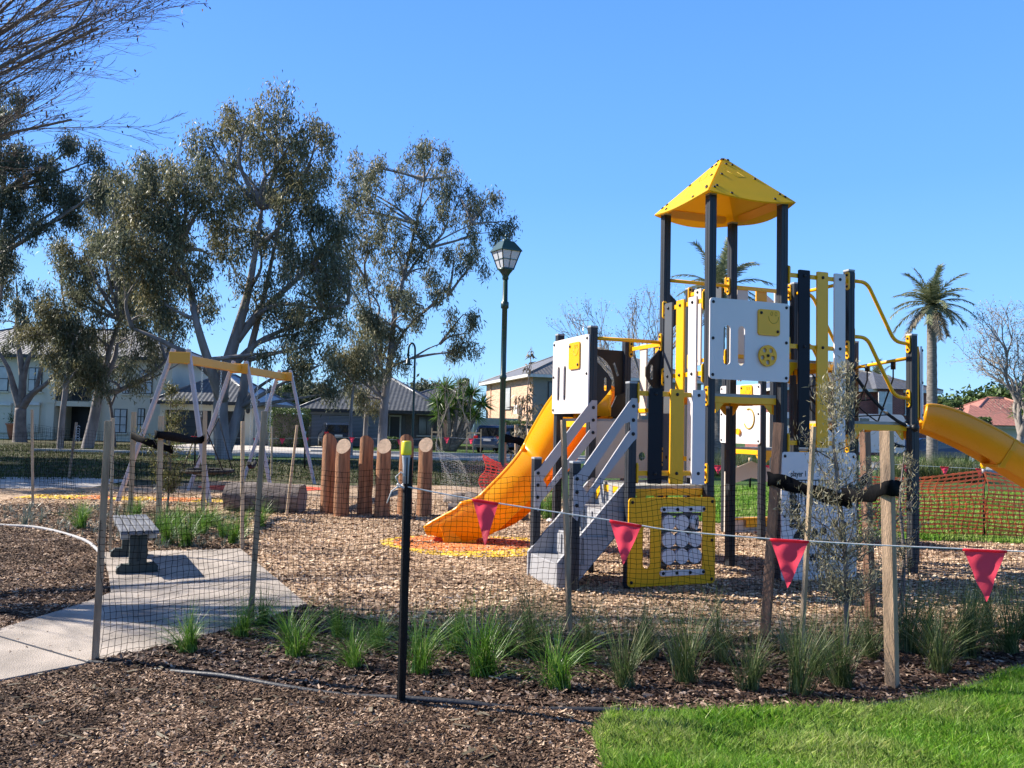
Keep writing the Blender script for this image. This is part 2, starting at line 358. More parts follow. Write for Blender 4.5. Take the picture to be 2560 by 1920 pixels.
M['redbrick'] = brickmat('red_brick', (.26, .07, .055), (.17, .05, .045), (.26, .17, .15))
def tilemat(name, c, rough=.35):
    m, t, b = newmat(name); L = t.links; tc = N(t, 'TexCoord'); w = N(t, 'TexWave'); w.wave_type = 'BANDS'; w.bands_direction = 'X'; w.inputs['Scale'].default_value = 1.05
    sx = N(t, 'SeparateXYZ'); L.new(tc.outputs['UV'], sx.inputs[0]); L.new(tc.outputs['UV'], w.inputs['Vector'])
    w2 = N(t, 'TexWave'); w2.wave_type = 'BANDS'; w2.bands_direction = 'Y'; w2.wave_profile = 'SAW'; w2.inputs['Scale'].default_value = .9; L.new(tc.outputs['UV'], w2.inputs['Vector'])
    ad = N(t, 'Math'); ad.operation = 'MULTIPLY_ADD'; ad.inputs[1].default_value = .45; L.new(w.outputs['Fac'], ad.inputs[0]); L.new(w2.outputs['Fac'], ad.inputs[2])
    bp = N(t, 'Bump'); bp.inputs['Strength'].default_value = 1; bp.inputs['Distance'].default_value = .045; L.new(ad.outputs[0], bp.inputs['Height']); L.new(bp.outputs[0], b.inputs['Normal'])
    n = N(t, 'TexNoise'); n.inputs['Scale'].default_value = 4; L.new(tc.outputs['Object'], n.inputs['Vector'])
    r = ramp(t, [(.3, tuple(x * .75 for x in c)), (.7, tuple(x * 1.2 for x in c))]); L.new(n.outputs['Fac'], r.inputs[0]); L.new(r.outputs[0], b.inputs['Base Color'])
    b.inputs['Roughness'].default_value = rough; return m
M['tile'] = tilemat('grey_roof_tiles', (.10, .105, .115), .35)
M['tiled'] = tilemat('charcoal_roof_tiles', (.10, .10, .105), .35)
M['tiler'] = tilemat('red_roof_tiles', (.36, .15, .11), .6)
M['tilep'] = tilemat('pale_roof_tiles', (.15, .145, .145), .5)
# ================================================================ SETTING
def patch(name, poly, z, mat, th=0.0, kind='structure'):
    m = MB(); m.prism(poly, th if th else .002, (0, 0, z - (th or .002)), (1, 0, 0), (0, 1, 0)); o = m.build(name, mat)
    return tag(o, kind=kind)
m = MB(); m.add([(-900, -60, 0), (900, -60, 0), (900, 1500, 0), (-900, 1500, 0)], [(0, 1, 2, 3)]); tag(m.build('ground', M['lawn']), kind='structure')
Z_CH = G([(-900, 1224), (0, 1224), (300, 1218), (560, 1203), (800, 1215), (1100, 1215), (1350, 1226), (1560, 1290), (1700, 1303), (1900, 1318), (2220, 1352), (2560, 1362), (3300, 1385),
          (3400, 1600), (2560, 1592), (2100, 1592), (1700, 1600), (1100, 1590), (766, 1519), (601, 1378), (262, 1387), (262, 1404), (200, 1354), (0, 1319), (-900, 1280)])
Z_LB = G([(-900, 1268), (0, 1264), (120, 1262), (300, 1266), (470, 1282), (600, 1318), (640, 1400), (601, 1380), (262, 1389), (255, 1398), (200, 1354), (0, 1319), (-900, 1283)])
Z_BED = G([(225, 1667), (434, 1622), (620, 1572), (766, 1521), (900, 1562), (1100, 1590), (1700, 1603), (2100, 1598), (2400, 1596), (2560, 1592), (2760, 1585), (2560, 1680), (2400, 1735), (2200, 1775), (2000, 1791), (1800, 1797), (1500, 1790), (1300, 1780), (860, 1745), (420, 1685)])
Z_FG = G([(-500, 1835), (0, 1714), (230, 1669), (420, 1687), (860, 1747), (1300, 1782), (1520, 1792), (1480, 1850), (1510, 1930), (1560, 2150), (1600, 2700), (-900, 2700)])
Z_LM = G([(-900, 1283), (-300, 1300), (0, 1321), (200, 1356), (255, 1400), (270, 1440), (275, 1490), (245, 1505), (120, 1547), (0, 1584), (-700, 1800), (-1500, 1500)])
Z_SL = G([(260, 1387), (601, 1378), (766, 1519), (620, 1570), (434, 1620), (230, 1667), (0, 1713), (-500, 1833), (-900, 1800), (-500, 1700), (0, 1582), (120, 1545), (245, 1503), (277, 1490), (271, 1440), (256, 1400)])
Z_GR = G([(1520, 1792), (1800, 1799), (2000, 1793), (2200, 1777), (2400, 1737), (2560, 1682), (2760, 1587), (3600, 1600), (3600, 2700), (1600, 2700), (1560, 2150), (1510, 1930), (1480, 1850)])
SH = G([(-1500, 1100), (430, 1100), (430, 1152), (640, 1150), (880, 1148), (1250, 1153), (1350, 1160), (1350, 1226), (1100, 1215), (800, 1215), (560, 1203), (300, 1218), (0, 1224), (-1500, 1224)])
patch('shade_toned_lawn', SH, .004, M['shadelawn'])  # sparse ground whose dark tone includes painted tree shade
patch('road', [(-22, 38), (70, 38), (90, 45), (-17, 45)], .006, M['road'])
patch('driveway', [(-20.5, 45), (-11.2, 45), (-10.8, 56), (-21.5, 56)], .010, M['drive'])
patch('footpath', [(-11, 47.2), (40, 47.2), (40, 48.6), (-11, 48.6)], .008, M['kerb'])
m = MB(); m.box((24, 37.9, .06), (92, .25, .12)); m.box((30, 45.15, .06), (82, .25, .12)); tag(m.build('kerb', M['kerb']), kind='structure')
patch('path', G([(-900, 1196), (0, 1194), (190, 1194), (330, 1201), (215, 1222), (-900, 1222)]), .012, M['drive'])
patch('softfall', Z_CH, .014, M['chips'])
patch('garden_bed', Z_LB, .020, M['med'])
patch('mulch_bed', Z_BED, .024, M['mulch'])
patch('mulch_ground', Z_FG, .016, M['med'])
patch('chip_ground', Z_LM, .018, M['med'])
# concrete slab with saw-cut joints
sl = patch('concrete_path', Z_SL, .034, M['concrete'], th=.05)
j0, j1 = g(-20, 1598), g(215, 1668); k0, k1 = g(277, 1492), g(620, 1572)
m = MB(); m.beam((*j0[:2], .0352), (*j1[:2], .0352), .016, .003); tag(m.build('concrete_joint', M['edging']), kind='structure')
# rubber mats (soft surfacing under the slide end and swings)
def blob(cx, cy, rx, ry, n=30, w=.06, ph=0.): return [(cx + rx * math.cos(a) * (1 + w * math.sin(3 * a + ph)), cy + ry * math.sin(a) * (1 + w * math.sin(3 * a + ph))) for a in [2 * math.pi * i / n for i in range(n)]]
patch('rubber_mat_yellow', blob(-.42, 11.0, 1.3, .95, w=.07), .022, M['rubberY'])
patch('rubber_mat_orange', blob(-.62, 11.12, .98, .68, w=.05, ph=1), .026, M['rubberO'])
patch('rubber_mat_red', blob(-5.9, 19.5, 1.5, .9), .022, M['rubberR'])
for i, (a, b, mt) in enumerate([(-9.6, -8.5, 'rubberY'), (-8.5, -7.9, 'rubberO'), (-7.9, -6.9, 'rubberY'), (-6.9, -6.2, 'rubberO'), (-6.2, -5.4, 'rubberY'), (-5.4, -5.0, 'rubberR')]):
    patch('rubber_mat_strip', [(a, 15.9), (b, 15.9), (b, 16.7), (a, 16.7)], .022, M[mt])

def inpoly(P, poly):
    x, y = P[:, 0], P[:, 1]; c = np.zeros(len(P), bool); n = len(poly); j = n - 1
    for i in range(n):
        xi, yi = poly[i]; xj, yj = poly[j]
        with np.errstate(divide='ignore', invalid='ignore'):
            c ^= ((yi > y) != (yj > y)) & (x < (xj - xi) * (y - yi) / ((yj - yi) if yj != yi else 1e-9) + xi)
        j = i
    return c
def scatter(poly, n, ymin, ymax, xmin, xmax, power=1.0):
    out = []; tot = 0
    while tot < n:
        k = n * 2; u = rng.random(k)
        y = ymin + (ymax - ymin) * u ** power; x = xmin + (xmax - xmin) * rng.random(k)
        P = np.stack([x, y], 1); ok = np.abs(P[:, 0] / P[:, 1]) < .72; P = P[ok]; P = P[inpoly(P, poly)]
        out.append(P); tot += len(P)
        if tot == 0: break
    return np.concatenate(out)[:n]
def bumps(P):
    return .012 * (np.sin(P[:, 0] * 5.1 + np.sin(P[:, 1] * 3.3) * 2) * np.sin(P[:, 1] * 4.3 + 1.3)) + .012
def chips(name, P, z, L, Wd, mat, label, cat, tilt=.45, curl=.2):
    n = len(P); l = L * (.5 + rng.random(n) ** 2 * 1.2); w = Wd * (.5 + rng.random(n)); a = rng.random(n) * 6.283
    ux = np.stack([np.cos(a), np.sin(a), rng.normal(0, tilt * .55, n)], 1); vx = np.stack([-np.sin(a), np.cos(a), rng.normal(0, tilt, n)], 1)
    c = np.concatenate([P, (z + bumps(P) * rng.random(n) + .004)[:, None]], 1)
    sk = (rng.random(n) * .5 + .5)[:, None]
    q = np.stack([c - ux * l[:, None] / 2 - vx * w[:, None] / 2 * sk, c + ux * l[:, None] / 2 - vx * w[:, None] / 2, c + ux * l[:, None] / 2 * sk + vx * w[:, None] / 2, c - ux * l[:, None] / 2 + vx * w[:, None] / 2], 1)
    o = np_mesh(name, q, 4, mat); return tag(o, label, cat, kind='stuff')
chips('wood_chips', scatter(Z_CH, 105000, 6.3, 17.5, -9.5, 8.5, 1.6), .016, .038, .016, M['chipG'], 'pale tan wood chips spread under the play equipment', 'wood chips')
chips('bark_mulch', scatter(Z_BED, 42000, 4.5, 7.2, -3, 4.8, 1.), .026, .05, .012, M['mulchG'], 'dark brown bark mulch in the planted bed in front', 'mulch')
chips('brown_wood_chips', scatter(Z_FG, 110000, 3.0, 5.5, -3.8, .8, 1.2), .018, .024, .0075, M['medG'], 'brown shredded wood mulch in the foreground', 'mulch')
chips('fine_brown_chips', scatter(Z_LM, 45000, 5.8, 12.5, -9, -3.4, 1.), .020, .028, .011, M['medG'], 'brown chips on the left beside the concrete path', 'wood chips')
chips('bed_wood_chips', scatter(Z_LB, 14000, 9.8, 16, -9.5, -3.2, 1.), .022, .045, .014, M['medG'], 'brown bark chips in the bed behind the bench', 'mulch')
P_ = scatter(Z_FG, 170, 3.2, 5.4, -3.8, .6); P2_ = scatter(Z_BED, 320, 4.5, 6.6, -3, 4.5); P3_ = scatter(Z_SL, 520, 4.8, 9.6, -4.8, -1.6)
chips('leaf_litter', np.concatenate([P_, P2_]), .03, .065, .013, M['droop'], 'pale dry gum leaves scattered over the mulch in front', 'leaf litter', .25)
chips('path_litter', P3_, .026, .026, .008, M['medG'], 'bits of bark lying on the concrete path', 'leaf litter', .1)

def blades(P, h, w, lean, z=0., hv=.5):
    n = len(P); a = rng.random(n) * 6.283; hh = h * (1 - hv + 2 * hv * rng.random(n)); ld = rng.random(n) * 6.283; le = lean * rng.random(n) * hh
    side = np.stack([np.cos(a), np.sin(a), np.zeros(n)], 1) * (w * (.6 + .8 * rng.random(n)))[:, None] / 2
    b = np.concatenate([P, np.full((n, 1), z)], 1); d = np.stack([np.cos(ld), np.sin(ld), np.zeros(n)], 1) * le[:, None]
    mid = b + d * .35 + np.array([0, 0, 1.]) * hh[:, None] * .6; tip = b + d + np.array([0, 0, 1.]) * hh[:, None]
    return np.stack([b - side, b + side, mid + side * .8, tip, mid - side * .8], 1)
P = scatter(Z_GR, 170000, 3.3, 6.4, .4, 5.2, 1.1)
clump = .75 + .5 * (np.sin(P[:, 0] * 4.1 + np.sin(P[:, 1] * 5) * 1.5) * np.sin(P[:, 1] * 3.7) + 1) / 2
hn = .60 + .55 * (np.sin(P[:, 0] * 3.1 + np.sin(P[:, 1] * 4.7) * 1.8) * np.sin(P[:, 1] * 5.3 + np.sin(P[:, 0] * 2.9)) + 1) / 1.4; hn = np.clip(hn + rng.normal(0, .12, len(P)), .35, 1.6)
np_o = np_mesh('grass', blades(P, .050 * hn, .0042, 1.1), 5, M['bladeG'])
tag(np_o, 'bright green lawn grass in the lower right foreground', 'grass', kind='stuff')
ZB = G([(1560, 1288), (1700, 1301), (1900, 1316), (2220, 1350), (2560, 1360), (3300, 1383), (3300, 1215), (1500, 1215)])
tag(np_mesh('grass', blades(scatter(ZB, 70000, 12, 24, 1, 16, 1.3), .07, .012, 1.0), 5, M['bladeG']), 'green park lawn behind the play equipment and orange mesh', 'grass', kind='stuff')
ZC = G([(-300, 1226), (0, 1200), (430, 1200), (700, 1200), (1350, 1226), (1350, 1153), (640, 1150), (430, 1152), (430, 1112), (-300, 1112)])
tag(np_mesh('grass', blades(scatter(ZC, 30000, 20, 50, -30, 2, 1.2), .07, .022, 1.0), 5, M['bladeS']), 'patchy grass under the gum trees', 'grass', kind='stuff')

# ================================================================ PLAY STRUCTURE
A20 = math.radians(20.1); E1 = Vector((math.cos(A20), math.sin(A20), 0)); E2 = Vector((-math.sin(A20), math.cos(A20), 0)); O0 = Vector((2.083, 8.602, 0)); SS = .925; ZU = Vector((0, 0, 1))
def W(u, v, z=0.): return O0 + E1 * (u * SS) + E2 * (v * SS) + ZU * z
play = thing('play_structure', W(1, 1), 'grey yellow and white climbing unit with square yellow roof, stairs and two slides', 'playground')
nb = [0]
bolt_me = None
def bolt(parent, p, n, r=.017):
    global bolt_me
    p = Vector(p)
    if bolt_me is None:
        m = MB(); m.dome((0, 0, 0), (0, 0, 1), .017, .014); bolt_me = bpy.data.meshes.new('bolt'); bolt_me.from_pydata(m.v, [], m.f)
        bolt_me.polygons.foreach_set('use_smooth', [True] * len(m.f)); bolt_me.materials.append(M['black'])
    o = bpy.data.objects.new('bolt', bolt_me); COL.objects.link(o); o.parent = parent
    o.location = p - wloc(parent); o.rotation_euler = Vector(n).to_track_quat('Z', 'Y').to_euler(); o.scale = (r / .017,) * 3
def post(u, v, h, w=.088):
    m = MB(); c = W(u, v)
    R = Matrix.Rotation(A20, 3, 'Z')
    m.box(c + ZU * (h / 2 - .01), (w, w, h - .02 + .1), R)
    for sx, sy in ((1, 0), (-1, 0), (0, 1), (0, -1)):  # extruded rib on each face
        m.box(c + E1 * (sx * w / 2) + E2 * (sy * w / 2) + ZU * (h / 2), (.02 if sy else .008, .02 if sx else .008, h - .05), R)
    o = m.build('post', M['post'], play, .006)
    m = MB(); m.box(c + ZU * (h + .002 + .028), (w + .004, w + .004, .022), R); m.build('post_cap', M['post_cap'], o, .004)
    return o
for u, v, h in [(0, 0, 4.10), (1, 0, 4.10), (0, 1, 4.10), (1, 1, 4.10)]: post(u, v, h)
for u, v, h in [(-1, 0, 2.05), (-1, 1, 2.72), (-1, 2, 2.72), (0, 2, 2.72), (2, 0, 3.44), (2, 1, 3.44), (3, 0, 2.76), (3, 1, 2.76), (1, 2, 3.44),
                (3, 3, 2.45), (3, 4, 2.45), (4, 3, 2.45), (4, 4, 2.45), (-1.66, 0, 1.24), (-1.70, 1, 1.24)]: post(u, v, h)
VV = W(3, 0) + Vector((math.cos(math.radians(62.5)), math.sin(math.radians(62.5)), 0)) * SS
vu = (VV - O0).dot(E1) / SS; vv_ = (VV - O0).dot(E2) / SS; post(vu, vv_, 2.5)
YB = M['yellow']
def bracket(p, out, up=(0, 0, 1), mat=None):
    """oval yellow plate with two dome bolts on a post face"""
    m = MB(); U = Vector(up).cross(Vector(out)).normalized(); h = .075; r = .028
    ol = [(r * math.cos(a), h + r * math.sin(a)) for a in [math.pi * i / 8 for i in range(9)]] + [(r * math.cos(a), -h + r * math.sin(a)) for a in [math.pi + math.pi * i / 8 for i in range(9)]]
    m.prism(ol, .014, p, U, Vector(up)); o = m.build('bracket', mat or YB, play, .002)
    for s in (-1, 1): bolt(o, Vector(p) + Vector(up) * (s * .065) + Vector(out) * .014, out, .015)
def sidefr(a, b):
    """frame along a side, left to right as seen from outside"""
    A = W(*a); B = W(*b); U = (B - A).normalized(); return A, B, U, U.cross(ZU).normalized()
def rrect(x0, y0, x1, y1, r, k=5):
    pts = []
    for cx, cy, a0 in ((x1 - r, y0 + r, -90), (x1 - r, y1 - r, 0), (x0 + r, y1 - r, 90), (x0 + r, y0 + r, 180)):
        for i in range(k + 1): t = math.radians(a0 + 90 * i / k); pts.append((cx + r * math.cos(t), cy + r * math.sin(t)))
    return pts
def slot(cx, y0, y1, w, k=8):
    r = w / 2; return [(cx + r * math.cos(math.pi * i / k), y1 - r + r * math.sin(math.pi * i / k)) for i in range(k + 1)] + [(cx + r * math.cos(math.pi + math.pi * i / k), y0 + r + r * math.sin(math.pi + math.pi * i / k)) for i in range(k + 1)]
def disc(cx, cy, r, k=20): return [(cx + r * math.cos(2 * math.pi * i / k), cy + r * math.sin(2 * math.pi * i / k)) for i in range(k)]
def panel(a, b, z0, z1, mat, holes=(), name='panel', ext=.045, bolts=True, t=.016, off=.052, outline=None, bz=None):
    A, B, U, Nn = sidefr(a, b); O = A - U * ext + Nn * off + ZU * z0; Wd = (B - A).length + 2 * ext; H = z1 - z0
    hl = [[(x * Wd, y * H) for x, y in h] if False else h for h in holes]
    m = MB(); m.prism(outline or rrect(0, 0, Wd, H, .04), t, O, U, ZU, hl); o = m.build(name, mat, play, .004)
    if bolts:
        for x in (.04, Wd - .04):
            for y in (bz or (.045, H / 2, H - .045)): bolt(o, O + U * x + ZU * y + Nn * t, Nn)
    return o, O, U, Nn, Wd, H, t
def smiley(parent, O, U, Nn, cx, cy, w, h):
    m = MB(); m.prism(rrect(cx - w / 2, cy - h / 2, cx + w / 2, cy + h / 2, .03), .02, O, U, ZU); p = m.build('face_plate', M['yellow'], parent, .004)
    O2 = O + Nn * .02
    bolt(p, O2 + U * (cx - w / 2 + .035) + ZU * (cy + h / 2 - .04), Nn); bolt(p, O2 + U * (cx + w / 2 - .03) + ZU * (cy - h / 2 + .045), Nn)
    m = MB(); sx, sy = cx + w * .2, cy + h * .24
    arc = [O2 + U * (sx + .065 * math.cos(t)) + ZU * (sy + .075 * math.sin(t)) for t in [math.pi * (1 + i / 12) for i in range(13)]]
    m.tube(arc, .004, 6)
    for dx in (-.025, .03):
        el = [O2 + U * (sx + dx + .013 * math.cos(t)) + ZU * (sy + .03 + .022 * math.sin(t)) for t in [2 * math.pi * i / 10 for i in range(11)]]
        m.tube(el, .0035, 6)
    m.build('smiley', M['smile'], p)
# --- white slotted panels
Wp = SS + .09; H = .86
def slots2(H, x1, x2, y0, y1, w=.085): return [slot(x1 * Wp, y0 * H, y1 * H, w), slot(x2 * Wp, y0 * H, y1 * H, w)]
o, O, U, Nn, Wd, H, t = panel((0, 0), (1, 0), 2.155, 3.015, M['white'], slots2(.86, .21, .39, .18, .67))
smiley(o, O + Nn * t, U, Nn, .725 * Wp, .74 * H, .28, .28)
m = MB(); holes = [disc(.705 * Wp + .07 * math.cos(math.radians(90 + 36 + 72 * i)), .32 * H + .07 * math.sin(math.radians(90 + 36 + 72 * i)), .025, 12) for i in range(5)]
m.prism(disc(.705 * Wp, .32 * H, .115, 32), .016, O + Nn * (t + .012), U, ZU, holes); dd = m.build('spinner_disc', M['yellow'], o, .003); bolt(dd, O + U * .705 * Wp + ZU * .32 * H + Nn * (t + .028), Nn)
o, O, U, Nn, Wd, H, t = panel((-1, 2), (-1, 1), 1.775, 2.665, M['white'], slots2(.89, .18, .36, .17, .64, .075))
smiley(o, O + Nn * t, U, Nn, .65 * Wp, .75 * H, .29, .31)
o, O, U, Nn, Wd, H, t = panel((3, 4), (3, 3), 1.43, 2.33, M['white'])
smiley(o, O + Nn * t, U, Nn, .68 * Wp, .82 * H, .29, .30)
m = MB(); m.prism(slot(.33 * Wp, .3 * H, .78 * H, .075), .004, O + Nn * t, U, ZU); m.build('slot_mark', M['dgrey'], o)
m = MB(); m.tube([O + Nn * (t + .004) + U * (.74 * Wp + .13 * math.cos(a)) + ZU * (.42 * H + .15 * math.sin(a)) for a in [math.radians(110 - 20 * i) for i in range(14)]], .012, 6); m.build('track_groove', M['smile'], o)
kp = O + Nn * (t + .02) + U * .5 * Wp + ZU * .2 * H
m = MB(); m.prism(disc(.5 * Wp, .2 * H, .05, 14), .03, O + Nn * t, U, ZU); m.build('knob', M['yellow'], o, .004)
# --- noughts and crosses panel
Hh = .885
o, O, U, Nn, Wd, H, t = panel((-1, 0), (0, 0), .035, .92, M['yellow'], [slot(.205 * Wp, .2 * Hh, .68 * Hh, .088), rrect(.366 * Wp, .175 * Hh, .853 * Wp, .845 * Hh, .03)])
for zz in (.865, .14):
    m = MB(); m.prism(rrect(.352 * Wp, (zz - .032) * Hh, .872 * Wp, (zz + .032) * Hh, .026), .012, O + Nn * t, U, ZU); s_ = m.build('white_strip', M['white'], o, .003)
    for k in range(4): bolt(s_, O + U * ((.39 + .155 * k) * Wp) + ZU * zz * Hh + Nn * (t + .012), Nn, .018)
for zz in (.80, .615, .42, .235):
    m = MB(); m.box(O + U * .61 * Wp + ZU * zz * Hh - Nn * .03, (.50 * Wp, .012, .03), Matrix.Rotation(A20, 3, 'Z')); m.build('grid_bar', M['dgrey'], o, .002)
for r_, zz in enumerate((.71, .515, .325)):
    for c_, xx in enumerate((.458, .612, .765)):
        cen = O + U * xx * Wp + ZU * zz * Hh - Nn * .012; rot = Matrix.Rotation(math.radians(38 if (r_ == 0 and c_ == 2) else 0), 3, 'Z')
        ax = rot @ Nn; pu = rot @ U; m = MB(); m.prism(disc(0, 0, .077, 26), .045, cen - ax * .02, pu, ZU); dd = m.build('game_disc', M['white'] if True else None, o, .004)
        m = MB(); m.prism(disc(0, 0, .079, 26), .006, cen - ax * .012, pu, ZU); m.build('disc_rim', M['black'], dd)
        if r_ == 0 and c_ == 2:
            m = MB(); f = cen + ax * .0265
            for s_ in (-1, 1): m.beam(f - pu * .03 - ZU * (.045 * s_), f + pu * .03 + ZU * (.045 * s_), .014, .003, side=(pu * .6 - ZU * .4 * s_))
            m.build('cross_mark', M['black'], dd)
# --- player panel
o, O, U, Nn, Wd, H, t = panel((1, 0), (2, 0), .02, 1.40, M['white'])
def text(body, size, O, U, Nn, x, y, parent, mat, font_scale=(1, 1), bold=0.0, align='LEFT'):
    cu = bpy.data.curves.new('txt', 'FONT'); cu.body = body; cu.size = size; cu.extrude = .0012; cu.offset = bold; cu.align_x = align
    to = bpy.data.objects.new('txt', cu); COL.objects.link(to); dg = bpy.context.evaluated_depsgraph_get(); dg.update()
    me = bpy.data.meshes.new_from_object(to.evaluated_get(dg)); bpy.data.objects.remove(to); bpy.data.curves.remove(cu)
    P0 = O + U * x + ZU * y + Nn * .0016; off = wloc(parent)
    for v in me.vertices:
        q = v.co.copy(); v.co = P0 + U * (q.x * font_scale[0]) + ZU * (q.y * font_scale[1]) + Nn * q.z - off
    me.materials.clear(); me.materials.append(mat); ob = bpy.data.objects.new('lettering', me); COL.objects.link(ob); ob.parent = parent; return ob
Of = O + Nn * t
text('player 1', .085, Of, U, Nn, .115, H - .265, o, M['black'], (.78, 1.05), .0006)
m = MB(); zt = H - .305; x0 = .125; dx = .0465
m.beam(Of + U * x0 + ZU * zt + Nn * .003, Of + U * (x0 + 16 * dx) + ZU * zt + Nn * .003, .004, .011)
for k in range(17): m.beam(Of + U * (x0 + k * dx) + ZU * zt + Nn * .002, Of + U * (x0 + k * dx) + ZU * (zt - .27 if k > 2 else zt - .42) + Nn * .002, .008, .003, side=U)
m.build('score_bars', M['black'], o)
for k, n0 in enumerate((1, 2, 5)):
    for r_ in range(n0, 10):
        if True:
            m = MB(); m.prism(disc(x0 + k * dx, zt - .02 - r_ * .052, .0235, 12), .012, Of, U, ZU); m.build('bead', M['black'], o)
text('4', .42, Of, U, Nn, .16, .36, o, M['black'], (1, 1), .008)
text('wins', .17, Of, U, Nn, .36, .20, o, M['black'], (.9, 1), .004)
for k, (a_, b_) in enumerate([(.43, .5), (.55, .52), (.7, .6), (.82, .58), (.62, .38), (.8, .36)]):
    m = MB(); m.prism(disc(a_ * Wd, b_, .045, 14), .003, Of, U, ZU); m.build('printed_dot', M['black'], o)
# --- barriers of vertical boards
def barrier(a, b, bars, boards, off=.035, w=.155, name='board', inside=False):
    A, B, U, Nn = sidefr(a, b); L = (B - A).length; s = -1 if inside else 1
    for z in bars:
        m = MB(); m.beam(A + U * .05 + ZU * z + Nn * (off * s), B - U * .05 + ZU * z + Nn * (off * s), .012, .05, side=Nn); m.build('cross_bar', YB, play, .003)
        for P, sg in ((A, 1), (B, -1)): bracket(P + U * (sg * .047) + ZU * z + Nn * (off * s), U * sg)
    for fr, mt, z0, z1 in boards:
        O = A + U * (fr * L - w / 2) + Nn * (off * s + .008) + ZU * z0; m = MB(); m.prism(rrect(0, 0, w, z1 - z0, .012), .022, O, U, ZU); o = m.build(name, M[mt], play, .003)
        for z in bars:
            if z0 < z < z1: bolt(o, O + U * w / 2 + ZU * (z - z0) + Nn * .022, Nn, .018)
barrier((-1, 0), (0, 0), (1.975, 1.165), [(.27, 'navy', 1.06, 2.03), (.54, 'yellow', 1.055, 2.03), (.82, 'white', 1.05, 2.03)])
barrier((0, 1), (0, 0), (3.0, 2.22, 1.3), [(.2, 'dgrey', 1.1, 3.06), (.47, 'yellow', 1.1, 3.06), (.74, 'white', 1.1, 3.06)])
barrier((1, 0), (2, 0), (3.345, 2.56, 1.50), [(.27, 'navy', 1.45, 3.41), (.54, 'yellow', 1.45, 3.41), (.80, 'white', 1.45, 3.41)], w=.15)
barrier((0, 1), (0, 2), (2.62, 1.84), [(.22, 'amber', 1.78, 2.66), (.62, 'cream', 1.78, 2.66)])
barrier((2, 1), (1, 1), (3.36, 2.52), [(.80, 'cream', 2.44, 3.38), (.50, 'amber', 2.44, 3.38), (.2, 'cream', 2.44, 3.38)])
barrier((1, 2), (1, 1), (3.38, 2.5), [(.3, 'cream', 2.44, 3.42), (.78, 'dgrey', 2.44, 3.42)])
# --- decks
def deck(corners, z, name='deck'):
    P = [W(*c) for c in corners]; c = sum(P, Vector()) / len(P); Pi = [p + (c - p).normalized() * .05 for p in P]
    m = MB(); m.prism([(p.x, p.y) for p in Pi], .03, (0, 0, z - .03), (1, 0, 0), (0, 1, 0)); o = m.build(name, M['deck'], play, .004)
    m = MB(); n = len(P)
    for i in range(n):
        a, b = Pi[i], Pi[(i + 1) % n]; d = (b - a).normalized()
        m.beam(a + d * .02 + ZU * (z - .066), b - d * .02 + ZU * (z - .066), .03, .07, side=(c - (a + b) / 2).normalized())
        for e, sg in ((a, 1), (b, -1)):
            q = e + d * (sg * .06); m.prism([(0, 0), (.11, 0), (.03, -.09), (0, -.11)], .012, q + ZU * (z - .101), d * sg, ZU)
    m.build('deck_frame', M['yellow'], o, .003)
SQ = lambda u, v: [(u, v), (u + 1, v), (u + 1, v + 1), (u, v + 1)]
deck(SQ(-1, 0), 1.035); deck(SQ(-1, 1), 1.72); deck(SQ(0, 0), 2.01); deck(SQ(1, 0), 2.42); deck(SQ(2, 0), 1.76); deck([(3, 0), (vu, vv_), (3, 1)], 1.76); deck(SQ(3, 3), 1.37)
# riser panel under the middle deck, and shop front under the rear deck
panel((-1, 1), (0, 1), 1.05, 1.69, M['beige'], [slot(.60, .2, .3, .09), slot(.75, .2, .3, .05)], ext=-.05, off=-.01, bolts=False, name='riser_panel')
A, B, U, Nn = sidefr((3, 4), (4, 4)); Wb = Wp
hl = [(.06, .24), (Wb - .06, .24), (Wb - .06, .76), (Wb * .5, .86), (.06, .74)]
panel((3, 4), (4, 4), .02, 1.14, M['cream'], [hl], ext=.045, name='shop_front', bolts=False, outline=[(0, 0), (Wb, 0), (Wb, .95), (Wb / 2, 1.12), (0, .95)])
m = MB(); m.box(A + U * SS / 2 + Nn * .09 + ZU * .24, (SS * .9, .12, .03), Matrix.Rotation(A20, 3, 'Z')); m.box(A + U * SS * .6 + Nn * .12 + ZU * .16, (SS * .5, .02, .12), Matrix.Rotation(A20, 3, 'Z')); m.build('shelf', M['yellow'], play, .004)
# --- pipes
def pipe(pts, r=.0215, name='pipe_rail', k=6):
    P = [Vector(p) for p in pts]; Q = [P[0]]
    for i in range(1, len(P) - 1):
        a, b, c = P[i - 1], P[i], P[i + 1]; r0 = min(.12, (b - a).length * .45, (c - b).length * .45)
        s = b + (a - b).normalized() * r0; e = b + (c - b).normalized() * r0
        for j in range(k + 1): t = j / k; Q.append(s * (1 - t) ** 2 + b * (2 * t * (1 - t)) + e * t * t)
    Q.append(P[-1]); m = MB(); m.tube(Q, r, 12); return m.build(name, YB, play)
e1h = E1 * .046
pipe([W(-1, 1, 2.625) + e1h, W(0, 1, 2.625) - e1h]); bracket(W(0, 1, 2.625) - E1 * .047 - E2 * .0, -E1)
pipe([W(0, 1, 3.36) + e1h, W(1, 1, 3.36) - e1h]); bracket(W(1, 1, 3.36) - E1 * .047, -E1)
pipe([W(2, 1, 3.34) - E2 * .046, W(2, 0, 3.34) + E2 * .046])
pipe([W(3, 1, 2.46) - E2 * .046, W(3, 0, 2.52) + E2 * .046])
for v in (0, 1):
    for za, zb in ((3.36, 2.68), (2.72, 2.04)):
        pipe([W(2, v, za) + e1h, W(2.28, v, za), W(2.72, v, zb + .02), W(3, v, zb) - e1h]); bracket(W(3, v, zb) - E1 * .047, -E1); bracket(W(2, v, za) + E1 * .047, E1)
